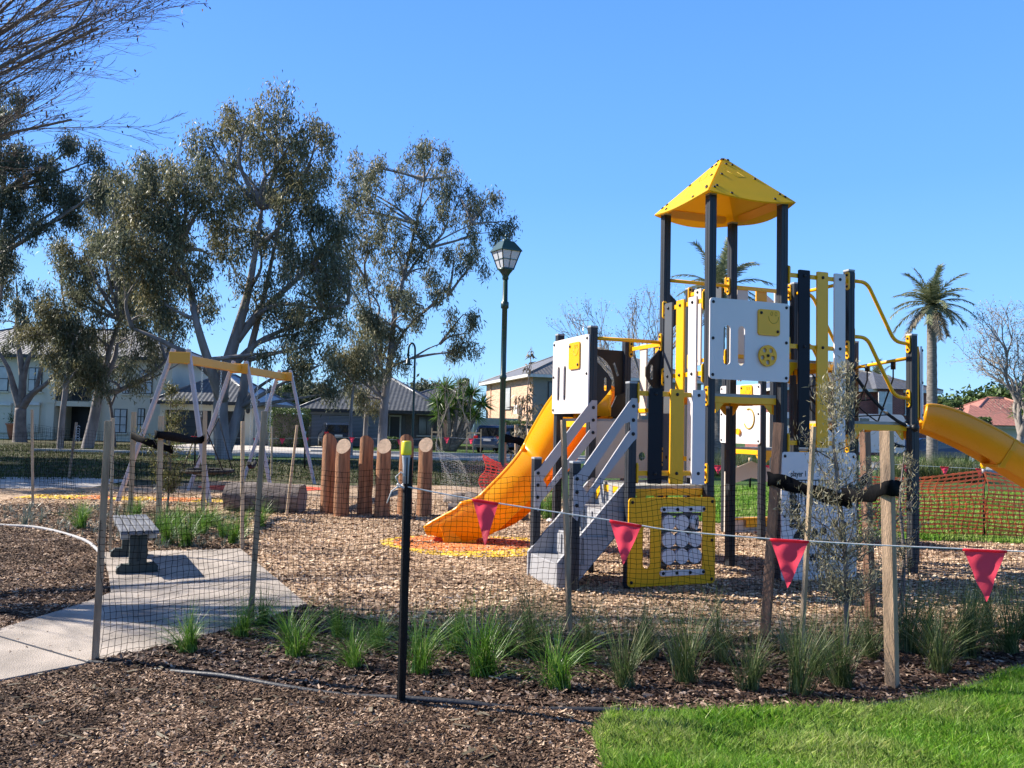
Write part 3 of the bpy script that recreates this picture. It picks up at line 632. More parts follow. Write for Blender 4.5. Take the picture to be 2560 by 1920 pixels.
# --- black grip panels beside the openings
def grip(p, d, z0, z1, dep=.19):
    h = z1 - z0; ol = [(0, 0), (dep * .75, h * .3), (dep, h * .42), (dep, h * .6), (dep * .75, h * .74), (0, h)]
    m = MB(); m.prism(ol, .02, Vector(p) + ZU * z0, d, ZU, [slot(dep * .62, h * .36, h * .66, .035)]); m.build('grip_panel', M['black'], play, .004)
grip(W(0, 1) - E1 * .045, -E1, 1.98, 2.56); grip(W(-1, 1) + E1 * .045, E1, 1.85, 2.36); grip(W(0, 1) + E1 * .045, E1, 2.75, 3.2); grip(W(2, 0) - E1 * .045 + E2 * .03, -E1, 2.72, 3.1, .1); grip(W(2, 1) - E1 * .045, -E1, 2.7, 3.2)
# slide entry panel (black, round opening) between the two rear posts of the middle deck
A, B, U, Nn = sidefr((0, 2), (-1, 2)); m = MB(); hw = .30
op = [(SS / 2 + hw * math.cos(a), .42 + .33 * math.sin(a)) for a in [math.radians(-60 + 300 * i / 24) for i in range(25)]]
ol = [(.02, 0), (SS - .02, 0), (SS - .02, .86), (.02, .86)]
m.prism(ol, .018, A + ZU * 1.74, U, ZU, [[(SS / 2 + .30 * math.cos(2 * math.pi * i / 28), .43 + .36 * math.sin(2 * math.pi * i / 28)) for i in range(28)], [(.10, .55), (.13, .53), (.19, .69), (.16, .71)]]); m.build('entry_panel', M['black'], play, .004)
m = MB(); c0 = W(0, 2, 1.76) - E2 * .12 - E1 * .1
m.prism([(0, 0), (.30, 0), (.34, .12), (.30, .24), (.22, .30), (.1, .26), (.02, .1)], .02, c0 - E1 * .2, E1, ZU); w_ = m.build('slide_wing', M['black'], play, .004)
for dx, dz in ((.2, .24), (.15, .15), (.17, .05)): bolt(w_, c0 - E1 * .2 + E1 * dx + ZU * dz - E2 * .001, -E2, .012)
pts = []; m = MB(); vs = []
for i in range(9):
    t = i / 8; a = t * 1.5; p = W(-.5, 2, 1.76) - E2 * (.05 + .10 * math.sin(a)) + E1 * (-.12 + .3 * t); h = .27 * math.sin(.5 + a * .85)
    vs += [p, p + ZU * h, p + ZU * h + E2 * .02, p + E2 * .02]
m.add(vs, [(i * 4 + j, i * 4 + (j + 1) % 4, i * 4 + 4 + (j + 1) % 4, i * 4 + 4 + j) for i in range(8) for j in range(4)] + [(0, 3, 2, 1), (32, 33, 34, 35)], True); m.build('slide_hood', M['yellow'], play)
# tube slide side panel on the triangle
m = MB(); A = W(3, 0); Bv = VV; U = (Bv - A).normalized(); Nn = U.cross(ZU)
m.prism(rrect(0.02, 0, SS - .02, .86, .03), .03, A + Nn * .045 + ZU * 1.80, U, ZU); m.build('panel', M['yellow'], play, .004)
m = MB(); m.prism(rrect(0.02, 0, SS + .04, .86, .03), .02, A + Nn * .090 + ZU * 1.80, U, ZU); o = m.build('panel', M['white'], play, .004)
for z in (.05, .43, .81): bolt(o, A + Nn * .11 + U * .06 + ZU * (1.80 + z), Nn)
A, B, U, Nn = sidefr((1, 1), (2, 1))
m = MB(); m.prism([(.1, 0), (.85, .1), (.8, .5), (.35, .78), (.1, .6)], .02, W(2, 1, 2.6) + E2 * .4 - E1 * .5, E1, ZU); m.build('panel', M['cream'], play, .004)
m = MB(); m.prism(disc(0, 0, .16), .02, W(2, 1, 3.05) - E2 * .03 - E1 * .25 + E2 * .3, E1, ZU, [disc(0, 0, .06)]); m.build('ring_panel', M['black'], play, .003)
m = MB(); m.beam(W(2, 1, 3.2) - E1 * .5 + E2 * .3, W(2, 1, 2.62) + E1 * .1 + E2 * .3, .02, .12); m.build('diagonal_brace', M['black'], play, .003)
# --- roof
c = W(.5, .5); RZ = 4.13; ap = c + ZU * 4.72
cor = [c + (W(u, v) - c) * 1.20 + ZU * (RZ - .0) for u, v in ((0, 0), (1, 0), (1, 1), (0, 1))]
for i in range(4):
    a, b = cor[i], cor[(i + 1) % 4]; mid = (a + b) / 2; U = (b - a).normalized(); up = (ap - mid); Vn = up.normalized(); Nn = U.cross(Vn).normalized(); Lh = (b - a).length / 2; hs = up.length
    ol = [(-Lh + 2 * Lh * k / 14, -.085 * math.sin(math.pi * k / 14)) for k in range(15)] + [(.012, hs - .012), (-.012, hs - .012)]
    m = MB(); m.prism(ol, .018, mid, U, Vn); o = m.build('roof_panel', M['roofy'], play, .004)
    for k in (.07, .16, .5, .82, .95):
        for s_ in (-1, 1):
            p = mid + U * (s_ * (Lh * (1 - k) - .06)) + Vn * (hs * k - .005 + (.03 if k < .1 else 0)) + Nn * .018; bolt(o, p, Nn, .017)
    for s_ in (-.5, .5): bolt(o, mid + U * (s_ * Lh) + Nn * .018 + Vn * .0, Nn, .017)
    m = MB(); m.prism(slot(0, -.4, .4, .11), .012, mid + Vn * .10 - Nn * .014, Vn, U) if False else m.prism([(y, x) for x, y in slot(0, -.4, .4, .10)][::-1], .010, mid + Vn * .06 - Nn * .012, U, Vn); m.build('stiffener', M['amber'], o, .003)
    # engraved line ornament
    m = MB(); oc = mid + Vn * hs * .55 + Nn * .0185
    zz = [(-.10, .05), (-.02, -.06), (.02, -.05), (.09, -.03), (.03, .06)]
    m.tube([oc + U * x + Vn * y for x, y in zz], .0025, 5); m.build('engraved_line', M['smile'], o)
# --- stairs
sd0 = -E1
def St(t, v, z): return W(-1, 0) + sd0 * t + E2 * v + ZU * z
m = MB(); v0, v1 = .075, SS - .075; TR = [(.72, .255), (.46, .255), (.46, .515), (.21, .515), (.21, .775), (-.035, .775), (-.035, 1.02)]
prof = [(.735, 0)] + TR + [(-.05, 1.02), (-.05, .72), (.60, .0)]
m.prism([(x, z) for x, z in prof][::-1] if False else prof, v1 - v0, St(0, v0, 0), sd0, ZU)
m.build('steps', M['stair'], play, .018)
for vv, s_ in ((v0, 1), (v1, -1)):
    m = MB(); ol = [(.745, 0), (.745, .27), (.70, .32), (.01, 1.06), (-.04, 1.06), (-.04, .66), (.60, 0)]
    m.prism(ol, .035, St(0, vv + (.0175 if True else 0), 0), sd0, ZU); m.build('stair_stringer', M['stair'], play, .012)
for k, (t_, z_) in enumerate([(.46, .255), (.21, .515), (-.035, .775)]):  # moulded ribs on the risers
    for vv in (.25, .46, .67):
        m = MB(); m.box(St(t_ + .010, vv, z_ + .13), (.014, .10, .2), Matrix.Rotation(A20, 3, 'Z')); m.build('riser_rib', M['stair'], play, .01)
for vv, tt in ((0, .66 * SS), (SS, .70 * SS)):
    oz = -.052 if vv == 0 else -.052
    ol = [(tt + .04, .74), (tt + .04, 1.13), (tt - .02, 1.17), (.02, 1.92), (-.045, 1.92), (-.045, 1.52), (.0, 1.48), (tt - .04, .80), (tt - .01, .70)]
    hole = [(tt - .10, .98), (tt - .06, 1.04), (.10, 1.66), (.04, 1.68), (.03, 1.60), (.08, 1.54), (tt - .09, .93)]
    P0 = W(-1, 0) + E2 * (vv + oz)
    m = MB(); m.prism(ol, .02, P0, sd0, ZU, [hole]); o = m.build('handrail_panel', M['rail'], play, .004)
    N_ = sd0.cross(ZU)
    for t_, zs in ((tt, (.85, .98, 1.11)), (-.0, (1.56, 1.70, 1.84))):
        for z_ in zs: bolt(o, P0 + sd0 * t_ + ZU * z_ + (N_ * .02 if N_.dot(E2) < 0 else Vector()), -E2, .019)
# --- slides
def catmull(P, k=8):
    P = [Vector(p) for p in P]; out = []
    for i in range(len(P) - 1):
        a = P[max(i - 1, 0)]; b = P[i]; c = P[i + 1]; d = P[min(i + 2, len(P) - 1)]
        for j in range(k): t = j / k; out.append(.5 * ((2 * b) + (-a + c) * t + (2 * a - 5 * b + 4 * c - d) * t * t + (-a + 3 * b - 3 * c + d) * t ** 3))
    out.append(P[-1]); return out
def slide(path, mat, wallf, ribs, name='slide', ws=1.):
    P = catmull(path, 10); n = len(P); vs = []; fr = []
    for i, p in enumerate(P):
        d = (P[min(i + 1, n - 1)] - P[max(i - 1, 0)]).normalized(); s = d.cross(ZU).normalized(); u = s.cross(d).normalized(); wl = wallf(i / (n - 1)); fr.append((p, d, s, u, wl))
        sk = min(.12, wl * .5)
        pr_ = [(-.24, -sk), (-.285, wl * .5), (-.28, wl), (-.265, wl + .03), (-.235, wl + .03), (-.22, wl), (-.215, wl * .5), (-.17, .06), (-.09, .01), (0, 0), (.09, .01), (.17, .06), (.215, wl * .5), (.22, wl), (.235, wl + .03), (.265, wl + .03), (.28, wl), (.285, wl * .5), (.24, -sk), (.22, -sk), (.19, -.01), (0, -.035), (-.19, -.01), (-.22, -sk)]
        vs += [p + s * x * ws + u * y for x, y in pr_]
    k = 24; m = MB(); m.add(vs, [(i * k + j, i * k + (j + 1) % k, (i + 1) * k + (j + 1) % k, (i + 1) * k + j) for i in range(n - 1) for j in range(k)] + [tuple(range(k))[::-1], tuple((n - 1) * k + j for j in range(k))], True)
    o = m.build(name, mat, play)
    for sg in (-1, 1):
        m = MB(); m.tube([p + s * (sg * .25 * ws) + u * (wl + .025) for p, d, s, u, wl in fr], [.034 * ws] * len(fr), 8); m.build('slide_rim', mat, o)
    for t in ribs:
        p, d, s, u, wl = fr[int(t * (n - 1))]
        for sg in (-1, 1):
            m = MB(); q = p + s * (sg * .27)
            m.tube([q + u * (wl * .85) - d * .10, q + s * (sg * .035) + u * wl * .5 - d * .04, q + s * (sg * .03) + u * (.02) + d * .05, q + d * .08 - u * .06], [.006, .018, .018, .006], 8); m.build('slide_rib', mat, o)
            bolt(o, q + u * (wl * .62) + s * (sg * .02) + d * .06, s * sg, .010)
    return o, fr
o, fr = slide([W(-.5, 1.93, 1.73), (.88, 10.45, 1.70), (.65, 10.8, 1.29), (.53, 10.92, 1.03), (.19, 11.1, .62), (-.13, 11.25, .32), (-.50, 11.34, .18), (-.82, 11.4, .16), (-1.08, 11.46, .15)], M['slide'], lambda t: .36 if t < .76 else (.36 - (t - .76) * 1.5 if t < .89 else max(.02, .165 - (t - .89) * 1.3)), ())
m = MB(); pth = [(-.86, .02), (-.44, .02), (-.38, .22), (-.36, .50), (-.92, .24), (-.90, .16)]
m.prism(pth, .50, (0, 11.62, 0), (1, 0, 0), (0, 0, 1)); m.build('slide_foot', M['slide'], o, .02)
m = MB(); m.tube([Vector((-1.09, 11.46 - .26, .15)), Vector((-1.12, 11.46, .14)), Vector((-1.09, 11.46 + .26, .15))], .045, 10); m.build('slide_lip', M['slide'], o)
o, fr = slide([(5.62, 11.35, 1.80), (5.9, 11.38, 1.74), (6.46, 11.40, 1.50), (7.05, 11.42, 1.17), (8.0, 11.4, .62), (8.8, 11.4, .28), (9.6, 11.4, .2)], M['slide2'], lambda t: .20 + min(.06, t * .25) if t < .8 else max(.05, .26 - (t - .8) * 1.1), (), ws=.78)
for i in (26, 38):
    p, d, s, u, wl = fr[i]; m = MB()
    pr_ = [(-.20, -.14), (-.235, wl * .5), (-.23, wl), (-.20, wl + .035)]
    for sg in (-1, 1):
        m = MB(); m.add([p + s * (sg * -x) + u * y + d * e for e in (-.035, .035) for x, y in pr_] + [p + s * (sg * (-x - .012)) + u * y + d * e for e in (-.035, .035) for x, y in pr_], [(0, 1, 5, 4), (1, 2, 6, 5), (2, 3, 7, 6), (8, 12, 13, 9), (9, 13, 14, 10), (10, 14, 15, 11), (0, 8, 9, 1), (1, 9, 10, 2), (2, 10, 11, 3), (4, 5, 13, 12), (5, 6, 14, 13), (6, 7, 15, 14), (0, 4, 12, 8)]); m.build('slide_flange', M['slide2'], o, .004)
    m = MB(); q = p - u * .12; m.beam(q - s * .20, q + s * .20, .12, .05); m.build('slide_flange_foot', M['slide2'], o, .01)
# --- rope net
m = MB(); a, b = W(2, 0, 2.38), W(3, 0, 1.70); a2, b2 = W(2, 1, 2.3), W(3, 1, 1.7)
def sag(p, q, s, k=8): p = Vector(p); q = Vector(q); return [p.lerp(q, i / k) - ZU * (s * 4 * (i / k) * (1 - i / k)) for i in range(k + 1)]
m.tube(sag(a, b, .12), .019, 8); m.tube(sag(a2, b2, .12), .016, 8)
A_, B_ = sag(a, b, .12), sag(a2, b2, .12)
for i in (1, 3, 5, 7): m.tube([A_[i], B_[i]], .008, 6)
for f in (.33, .66): m.tube([A_[i].lerp(B_[i], f) for i in range(9)], .008, 6)
for f in (.25, .7): q = W(3, 1 - f, 2.49); m.tube([q, q - ZU * .2, A_[6].lerp(B_[6], 1 - f)], .009, 6)
for f in (.2, .45, .7): q = W(2, 1 - f, 2.38); m.tube([q, W(2.1, 1 - f, 1.9), W(2.5, 1 - f, 1.6)], .010, 6); m.tube([q, W(2.05, 1 - f - .12, 2.), W(2.3, 1 - f - .2, 1.6)], .008, 6)
rn = m.build('rope_net', M['rope'], play)
m = MB(); m.dome(W(2, 0, 2.38) - E2 * .0 - E2 * .045, -E2, .05, .04); m.dome(W(3, 0, 1.70) - E2 * .045, -E2, .05, .04)
for f in (.25, .7): m.tube([W(3, 1 - f, 2.49), W(3, 1 - f, 2.40)], .03, 8)
m.build('rope_clamp', M['black'], rn)
for p_, q_ in ((A_[0], A_[1]), (A_[4], A_[5]), (A_[7], A_[8])):
    m = MB(); d = (q_ - p_).normalized(); c_ = (p_ + q_) / 2; m.tube([c_ - d * .035, c_ + d * .035], .022, 10); m.build('rope_ferrule', M['steel'], rn)

# ================================================================ STAKES, NETS, BUNTING
def base(px, py): return Vector(g(px, py))
def stake(name, b, top, w, mat, label, cat='stake', group=None, rot=.4, Y=None, parts=None):
    B = base(*b); T = Vector(aty(top[0], top[1], B.y if Y is None else Y)); d = (T - B).normalized()
    m = MB(); sv = Vector((math.cos(rot), math.sin(rot), 0)); m.beam(B - d * .15, T, w, w, side=sv)
    o = m.build(name, mat, None, .002, origin=B); return tag(o, label, cat, group), B, T
GS = 'timber stakes holding up the netting'
st1, b1, t1 = stake('timber_stake', (237, 1662), (271, 1052), .042, M['stake'], 'nearest timber stake on the left, leaning at the edge of the concrete path', group=GS)
st2, b2, t2 = stake('timber_stake', (625, 1574), (661, 1028), .040, M['stake'], 'slim timber stake at the right edge of the concrete path', group=GS)
st3, b3, t3 = stake('timber_stake', (1424, 1588), (1408, 1050), .036, M['stake'], 'thin leaning timber stake in front of the grey play stairs', group=GS)
st4, b4, t4 = stake('timber_stake', (2003, 1624), (2034, 1066), .030, M['stake_pale'], 'thin pale stake just left of the wispy sapling', group=GS)
st5, b5, t5 = stake('timber_stake', (275, 1387), (283, 1045), .034, M['stake_pale'], 'thin stake behind the nearest left stake, beside the bench', group=GS)
st6, b6, t6 = stake('timber_stake', (605, 1376), (607, 1053), .045, M['stake_pale'], 'pale stake standing at the far corner of the concrete path', group=GS)
st7, b7, t7 = stake('timber_stake', (716, 1292), (743, 1063), .040, M['stake_pale'], 'leaning stake at the right end of the big weathered log', group=GS)
st8, b8, t8 = stake('timber_stake', (82, 1270), (80, 1024), .040, M['stake_pale'], 'thin upright stake far left in front of the cream house', group=GS)
st9, b9, t9 = stake('timber_stake', (172, 1196), (191, 1056), .060, M['stake'], 'leaning stake with a coil of white string in front of the dark front door', group=GS)
st10, b10, t10 = stake('timber_stake', (679, 1190), (680, 1066), .05, M['stake_pale'], 'distant pale stake between the swing and the hedge', group=GS)
m = MB(); pts = []
for i in range(60): a = i * .55; pts.append(t9 + Vector((.06 + .05 * math.cos(a), -.02, -.12 - i * .006 + .05 * math.sin(a))))
m.tube(pts, .006, 5); tag(m.build('string_coil', M['cord']), 'coil of white string hanging on a leaning stake near the house', 'string')
S1, bS1, tS1 = stake('sapling_stake', (1912, 1602), (1947, 1057), .066, M['stake_red'], 'thick reddish timber stake left of the wispy sapling', group='stakes round the near sapling', rot=-.55)
S2, bS2, tS2 = stake('sapling_stake', (2231, 1732), (2216, 1077), .066, M['stake'], 'thick grey brown timber stake right of the wispy sapling, nearest the lawn', group='stakes round the near sapling', rot=.75)
S3, bS3, tS3 = stake('sapling_stake', (2176, 1550), (2162, 1080), .066, M['stake_red'], 'timber stake standing behind the wispy sapling', group='stakes round the near sapling', rot=.4)
T1, _, tT1 = stake('sapling_stake', (326, 1282), (335, 1030), .075, M['stake_pale'], 'left one of the stakes round the bushy sapling behind the bench', group='stakes round the bushy sapling', rot=.3)
T2, _, tT2 = stake('sapling_stake', (396, 1312), (403, 1040), .075, M['stake_pale'], 'middle pale stake in front of the bushy sapling behind the bench', group='stakes round the bushy sapling', rot=.3)
T3, _, tT3 = stake('sapling_stake', (508, 1286), (513, 1027), .065, M['stake_pale'], 'right stake beside the bushy sapling behind the bench', group='stakes round the bushy sapling', rot=.3)
U1, _, tU1 = stake('sapling_stake', (1262, 1245), (1261, 1056), .07, M['stake'], 'stake beside the tall lantern post, left of the drooping sapling', group='stakes round the drooping sapling', rot=.3)
U2, _, tU2 = stake('sapling_stake', (1291, 1225), (1290, 1062), .07, M['stake'], 'stake close behind the drooping sapling', group='stakes round the drooping sapling', rot=.3)
U3, _, tU3 = stake('sapling_stake', (1318, 1245), (1322, 1072), .06, M['stake_pale'], 'pale stake right of the drooping sapling, beside the orange slide', group='stakes round the drooping sapling', rot=.3)
def strap(pts, w, label, th=.010):
    w *= 1.5
    P = catmull(pts, 7); n = len(P); vs = []; rs = random.Random(len(label)); fl = []
    for i, p in enumerate(P):
        t = i / (n - 1); ww = w * (.82 + .12 * math.sin(i * .8) + rs.uniform(-.03, .03)); tw = .22 * math.sin(i * .9); d = (P[min(i + 1, n - 1)] - P[max(i - 1, 0)]).normalized()
        nrm = d.cross(ZU).normalized(); u = (ZU * math.cos(tw) + nrm * math.sin(tw))
        vs += [p + u * ww / 2 + nrm * th / 2, p + u * ww * .1 + nrm * th * .2, p - u * ww / 2 + nrm * th / 2, p - u * ww / 2 - nrm * th / 2, p + u * ww / 2 - nrm * th / 2]
    m = MB(); m.add(vs, [(i * 5 + j, i * 5 + (j + 1) % 5, i * 5 + 5 + (j + 1) % 5, i * 5 + 5 + j) for i in range(n - 1) for j in range(5)], True); o = m.build('tree_tie', M['strap']); return tag(o, label, 'tree tie')
sp = Vector(g(2116, 1630)); zt = 1.20
def onst(b, t, z): f = (z - b.z) / (t.z - b.z); return b.lerp(t, f)
a_ = onst(bS1, tS1, 1.24); c_ = onst(bS2, tS2, 1.27); e_ = onst(bS3, tS3, 1.22); tr = Vector((sp.x - .02, sp.y, 1.10))
strap([a_ + Vector((-.05, .02, 0)), a_ + Vector((-.02, -.055, 0)), a_.lerp(tr, .4) + Vector((0, -.05, .0)), tr + Vector((-.05, -.05, .02)), tr + Vector((.05, -.02, .02))], .085, 'wide black tie from the reddish stake to the wispy sapling')
strap([tr + Vector((-.04, -.06, .06)), tr.lerp(c_, .5) + Vector((0, -.04, .0)), c_ + Vector((-.05, -.05, 0)), c_ + Vector((.05, -.04, .0)), c_ + Vector((.06, .03, .0))], .075, 'wide black tie from the wispy sapling to the right stake')
strap([tr + Vector((.04, .03, .08)), tr.lerp(e_, .5), e_ + Vector((0, -.05, .03)), e_ + Vector((.05, 0, .03))], .075, 'black tie from the wispy sapling to the stake behind it')
q = Vector(g(417, 1290)); qz = Vector((q.x, q.y, 1.25))
strap([tT1 * .8 + Vector((bx := 0, 0, 0)) * 0 + Vector((tT1.x * .2, tT1.y * .2, .2)) if False else Vector((tT1.x, tT1.y - .06, 1.32)), Vector(((tT1.x + q.x) / 2, q.y - .1, 1.24)), Vector((q.x - .02, q.y - .05, 1.12)), Vector((q.x + .04, q.y + .03, 1.10))], .10, 'black tie from the left stake to the bushy sapling')
strap([Vector((tT2.x - .06, tT2.y - .06, 1.36)), Vector((tT2.x + .06, tT2.y - .06, 1.36)), Vector(((tT2.x + tT3.x) / 2, tT3.y - .2, 1.26)), Vector((tT3.x + .03, tT3.y - .06, 1.30))], .10, 'black tie between the middle and right stakes of the bushy sapling')
strap([Vector((tU1.x - .03, tU1.y - .06, 1.36)), Vector((tU1.x + .3, tU1.y - .1, 1.30)), Vector((tU1.x + .55, tU1.y, 1.22)), Vector((tU3.x + .05, tU3.y, 1.34))], .14, 'black tie round the drooping sapling beside the lantern post')

def netting(name, pts, heights, cell, r, mat, label, knots=True, wob=.012, zb=.01, seed=1, kn=1.9, n=4):
    """pts: ground polyline; hanging net of round wires with knots"""
    rs = np.random.default_rng(seed); P = [Vector((p[0], p[1], 0)) for p in pts]; L = [0]
    for i in range(1, len(P)): L.append(L[-1] + (P[i] - P[i - 1]).length)
    cols = max(2, int(L[-1] / cell)); hmax = max(heights); rows = int(round(hmax / cell)); grid = np.zeros((cols + 1, rows + 1, 3))
    for i in range(cols + 1):
        s_ = L[-1] * i / cols; k = 0
        while k < len(P) - 2 and L[k + 1] < s_: k += 1
        f = (s_ - L[k]) / max(1e-6, L[k + 1] - L[k]); p = P[k].lerp(P[k + 1], f); h = heights[k] * (1 - f) + heights[k + 1] * f - .05 * math.sin(math.pi * f)
        for j in range(rows + 1):
            t = j / rows
            grid[i, j] = (p.x + wob * math.sin(i * .35 + j * .22 + seed) + wob * 1.6 * math.sin(j * .17 + i * .06), p.y + wob * 2 * math.sin(i * .21 + j * .3), zb + h * t + wob * .6 * math.sin(i * .5 + j * .1))
    grid += rs.normal(0, wob * .18, grid.shape); m = MB(); k3 = 3
    vs = []; fs = []
    def line(q):
        b = len(vs); L_ = len(q)
        for i, p in enumerate(q):
            for a in range(k3):
                an = a * 2.0944; vs.append((p[0] + r * math.cos(an) * (1 if True else 0), p[1] + r * math.sin(an), p[2]) if vert else (p[0], p[1] + r * math.cos(an), p[2] + r * math.sin(an)))
        for i in range(L_ - 1):
            for a in range(k3): fs.append((b + i * k3 + a, b + i * k3 + (a + 1) % k3, b + (i + 1) * k3 + (a + 1) % k3, b + (i + 1) * k3 + a))
    vert = True
    for i in range(cols + 1): line(grid[i])
    vert = False
    for j in range(rows + 1): line(grid[:, j])
    m.add(vs, fs)
    if knots:
        R = r * kn; ks = []; kf = []
        for p in grid.reshape(-1, 3):
            b = len(ks); ks += [(p[0] + R, p[1], p[2]), (p[0], p[1], p[2] + R), (p[0] - R, p[1], p[2]), (p[0], p[1], p[2] - R), (p[0], p[1] - R, p[2]), (p[0], p[1] + R, p[2])]
            kf += [(b, b + 1, b + 4), (b + 1, b + 2, b + 4), (b + 2, b + 3, b + 4), (b + 3, b, b + 4), (b + 1, b, b + 5), (b + 2, b + 1, b + 5), (b + 3, b + 2, b + 5), (b, b + 3, b + 5)]
        m.add(ks, kf)
    return tag(m.build(name, mat), label, 'netting')
xy = lambda v: (v.x, v.y)
netting('black_netting', [(b1.x + .02, b1.y - .02), (b2.x, b2.y - .03), (-.9, 6.45), (b3.x, b3.y + .03), (1.3, 6.48), (bS1.x, bS1.y + .05), (b4.x + .1, 6.25), (2.9, 6.45), (3.6, 6.55), (4.6, 6.7)],
        [1.35, 1.30, 1.24, 1.24, 1.22, 1.20, 1.20, 1.18, 1.16, 1.2], .0445, .0017, M['net'], 'black square netting strung between stakes round the playground in front', kn=2.0)
netting('black_netting', [(-16, 17.6), (b8.x - 3, 17.6), (-9.6, 18.2), (b9.x, 19.5), (-8.2, 19.6), (-7.0, 21.5)], [1.2, 1.25, 1.3, 1.4, 1.25, 1.1], .09, .0022, M['net'], 'black netting at the back left in front of the gum tree trunks', seed=3, kn=1.6)
netting('black_netting', [(-7.0, 22.5), (-4.4, 22.3), (-1.8, 22.6), (.2, 21.0)], [1.05, 1.0, 1.0, 1.1], .09, .0022, M['net'], 'black netting at the back between the swing and the lantern post', seed=4, kn=1.6)
netting('bird_netting', [(-1.6, 18.2), (-.9, 17.6), (-.35, 17.9)], [1.2, .8, 1.1], .05, .0016, M['cord'], 'loose pale netting sagging left of the lantern post', seed=5, wob=.04)
# steel picket with yellow cap
B = base(1001, 1765); T = Vector(aty(1015, 1165, B.y)); d = (T - B).normalized()
pk = thing('steel_picket', B, 'black steel picket with yellow safety cap holding the pink flag line', 'picket')
m = MB()
for k in range(3):
    a = 2.1 * k + .5; m.prism([(0, -.002), (.028, -.002), (.028, .002), (0, .002)], (T - B).length + .2, B - d * .15, Vector((math.cos(a), math.sin(a), 0)), Vector((-math.sin(a), math.cos(a), 0)))
m.tube([B - d * .1, T], .014, 8); m.build('shaft', M['picket'], pk, .001)
m = MB(); m.tube([T - d * .10, T - d * .0, T + d * .05, T + d * .07], [.017, .019, .024, .026], 16); cp = m.build('cap_sleeve', M['capg'], pk)
m = MB(); T2_ = T + d * .063; m.tube([T2_, T2_ + d * .012, T2_ + d * .075, T2_ + d * .082], [.029, .031, .028, .024], 20); m.build('cap', M['capy'], pk, .003)
# near bunting
def bunting(name, pts, flags, r, label, fl_label=None, fw_=.25, fh=.29, mat='flag', seed=2):
    """pts: 3D polyline; flags: (index along 0..1, turn, fold)"""
    P = catmull(pts, 10); root = thing(name, P[0], label, 'bunting'); m = MB(); m.tube(P, r, 6); m.build('cord', M['cord'], root)
    L = [0]
    for i in range(1, len(P)): L.append(L[-1] + (P[i] - P[i - 1]).length)
    def at(s_):
        k = 0
        while k < len(P) - 2 and L[k + 1] < s_: k += 1
        f = (s_ - L[k]) / (L[k + 1] - L[k]); return P[k].lerp(P[k + 1], f)
    rs = random.Random(seed)
    for s0, s1, turn, fh_ in flags:
        a, b = at(s0 * L[-1]), at(s1 * L[-1]); U = b - a; wd_ = U.length; nx, nz = 14, 16; vs = []
        nrm = Vector((U.y, -U.x, 0)).normalized(); ph = rs.uniform(0, 6)
        for j in range(nz + 1):
            t = j / nz; half = (1 - t * .985)
            for i in range(nx + 1):
                x = .5 + (i / nx - .5) * half; fold = (.010 * math.sin(x * 11 + ph + t * 2) + .006 * math.sin(t * 14 + x * 5 + ph)) * (fh_ / .29) * min(1, .25 + t)
                p = a + U * x - ZU * (fh_ * t) + nrm * (fold + turn * t * t * .5); p = p + U * (turn * .25 * t); vs.append(p)
        k = nx + 1; m = MB(); m.add(vs, [(j * k + i, (j + 1) * k + i, (j + 1) * k + i + 1, j * k + i + 1) for j in range(nz) for i in range(nx)], True)
        m.tube([a.lerp(b, i / 6) - ZU * .004 * (fh_ / .29) for i in range(7)], r * 1.5 + .002, 6); o = m.build('flag', M[mat], root)
Yp = b_y = B.y
cord_px = [((1003, 1214), Yp), ((1195, 1250), 4.75), ((1540, 1303), 4.74), ((1690, 1327), 4.72), ((1925, 1347), 4.70), ((2022, 1353), 4.68), ((2220, 1364), 4.66), ((2407, 1372), 4.64), ((2560, 1379), 4.6), ((2760, 1388), 4.5), ((3050, 1398), 4.4)]
cp_ = [Vector(aty(p[0], p[1], Y)) for p, Y in cord_px]
tot = sum((cp_[i + 1] - cp_[i]).length for i in range(len(cp_) - 1))
def fr_at(px):
    s_ = 0
    for i in range(len(cp_) - 1):
        x0, x1 = cord_px[i][0][0], cord_px[i + 1][0][0]; l = (cp_[i + 1] - cp_[i]).length
        if x0 <= px <= x1: return (s_ + l * (px - x0) / (x1 - x0)) / tot
        s_ += l
fl = [(fr_at(1181), fr_at(1246), .18, .245), (fr_at(1524), fr_at(1604), -.10, .245), (fr_at(1925), fr_at(2022), -.06, .275), (fr_at(2407), fr_at(2518), 0.02, .285), (fr_at(2850), fr_at(2960), 0.0, .285)]
bunting('flag_bunting', cp_, fl, .0042, 'white cord with large red pink triangular flags tied to the black picket in front')
m = MB(); kq = Vector(aty(1003, 1214, Yp)); m.tube([kq + Vector((.022 * math.cos(a), .022 * math.sin(a), .012 * math.sin(2 * a))) for a in [i * .5 for i in range(26)]], .005, 6)
m.tube([kq + Vector((-.01, -.02, 0)), kq + Vector((-.05, -.03, -.03)), kq + Vector((-.075, -.03, -.10))], .004, 6); m.tube([kq + Vector((-.01, -.02, .01)), kq + Vector((-.03, -.025, .05)), kq + Vector((.0, -.03, .08)), kq + Vector((.03, -.02, .05))], .004, 6)
tag(m.build('cord_knot', M['cord']), 'white cord knot wrapped round the black steel picket', 'knot')
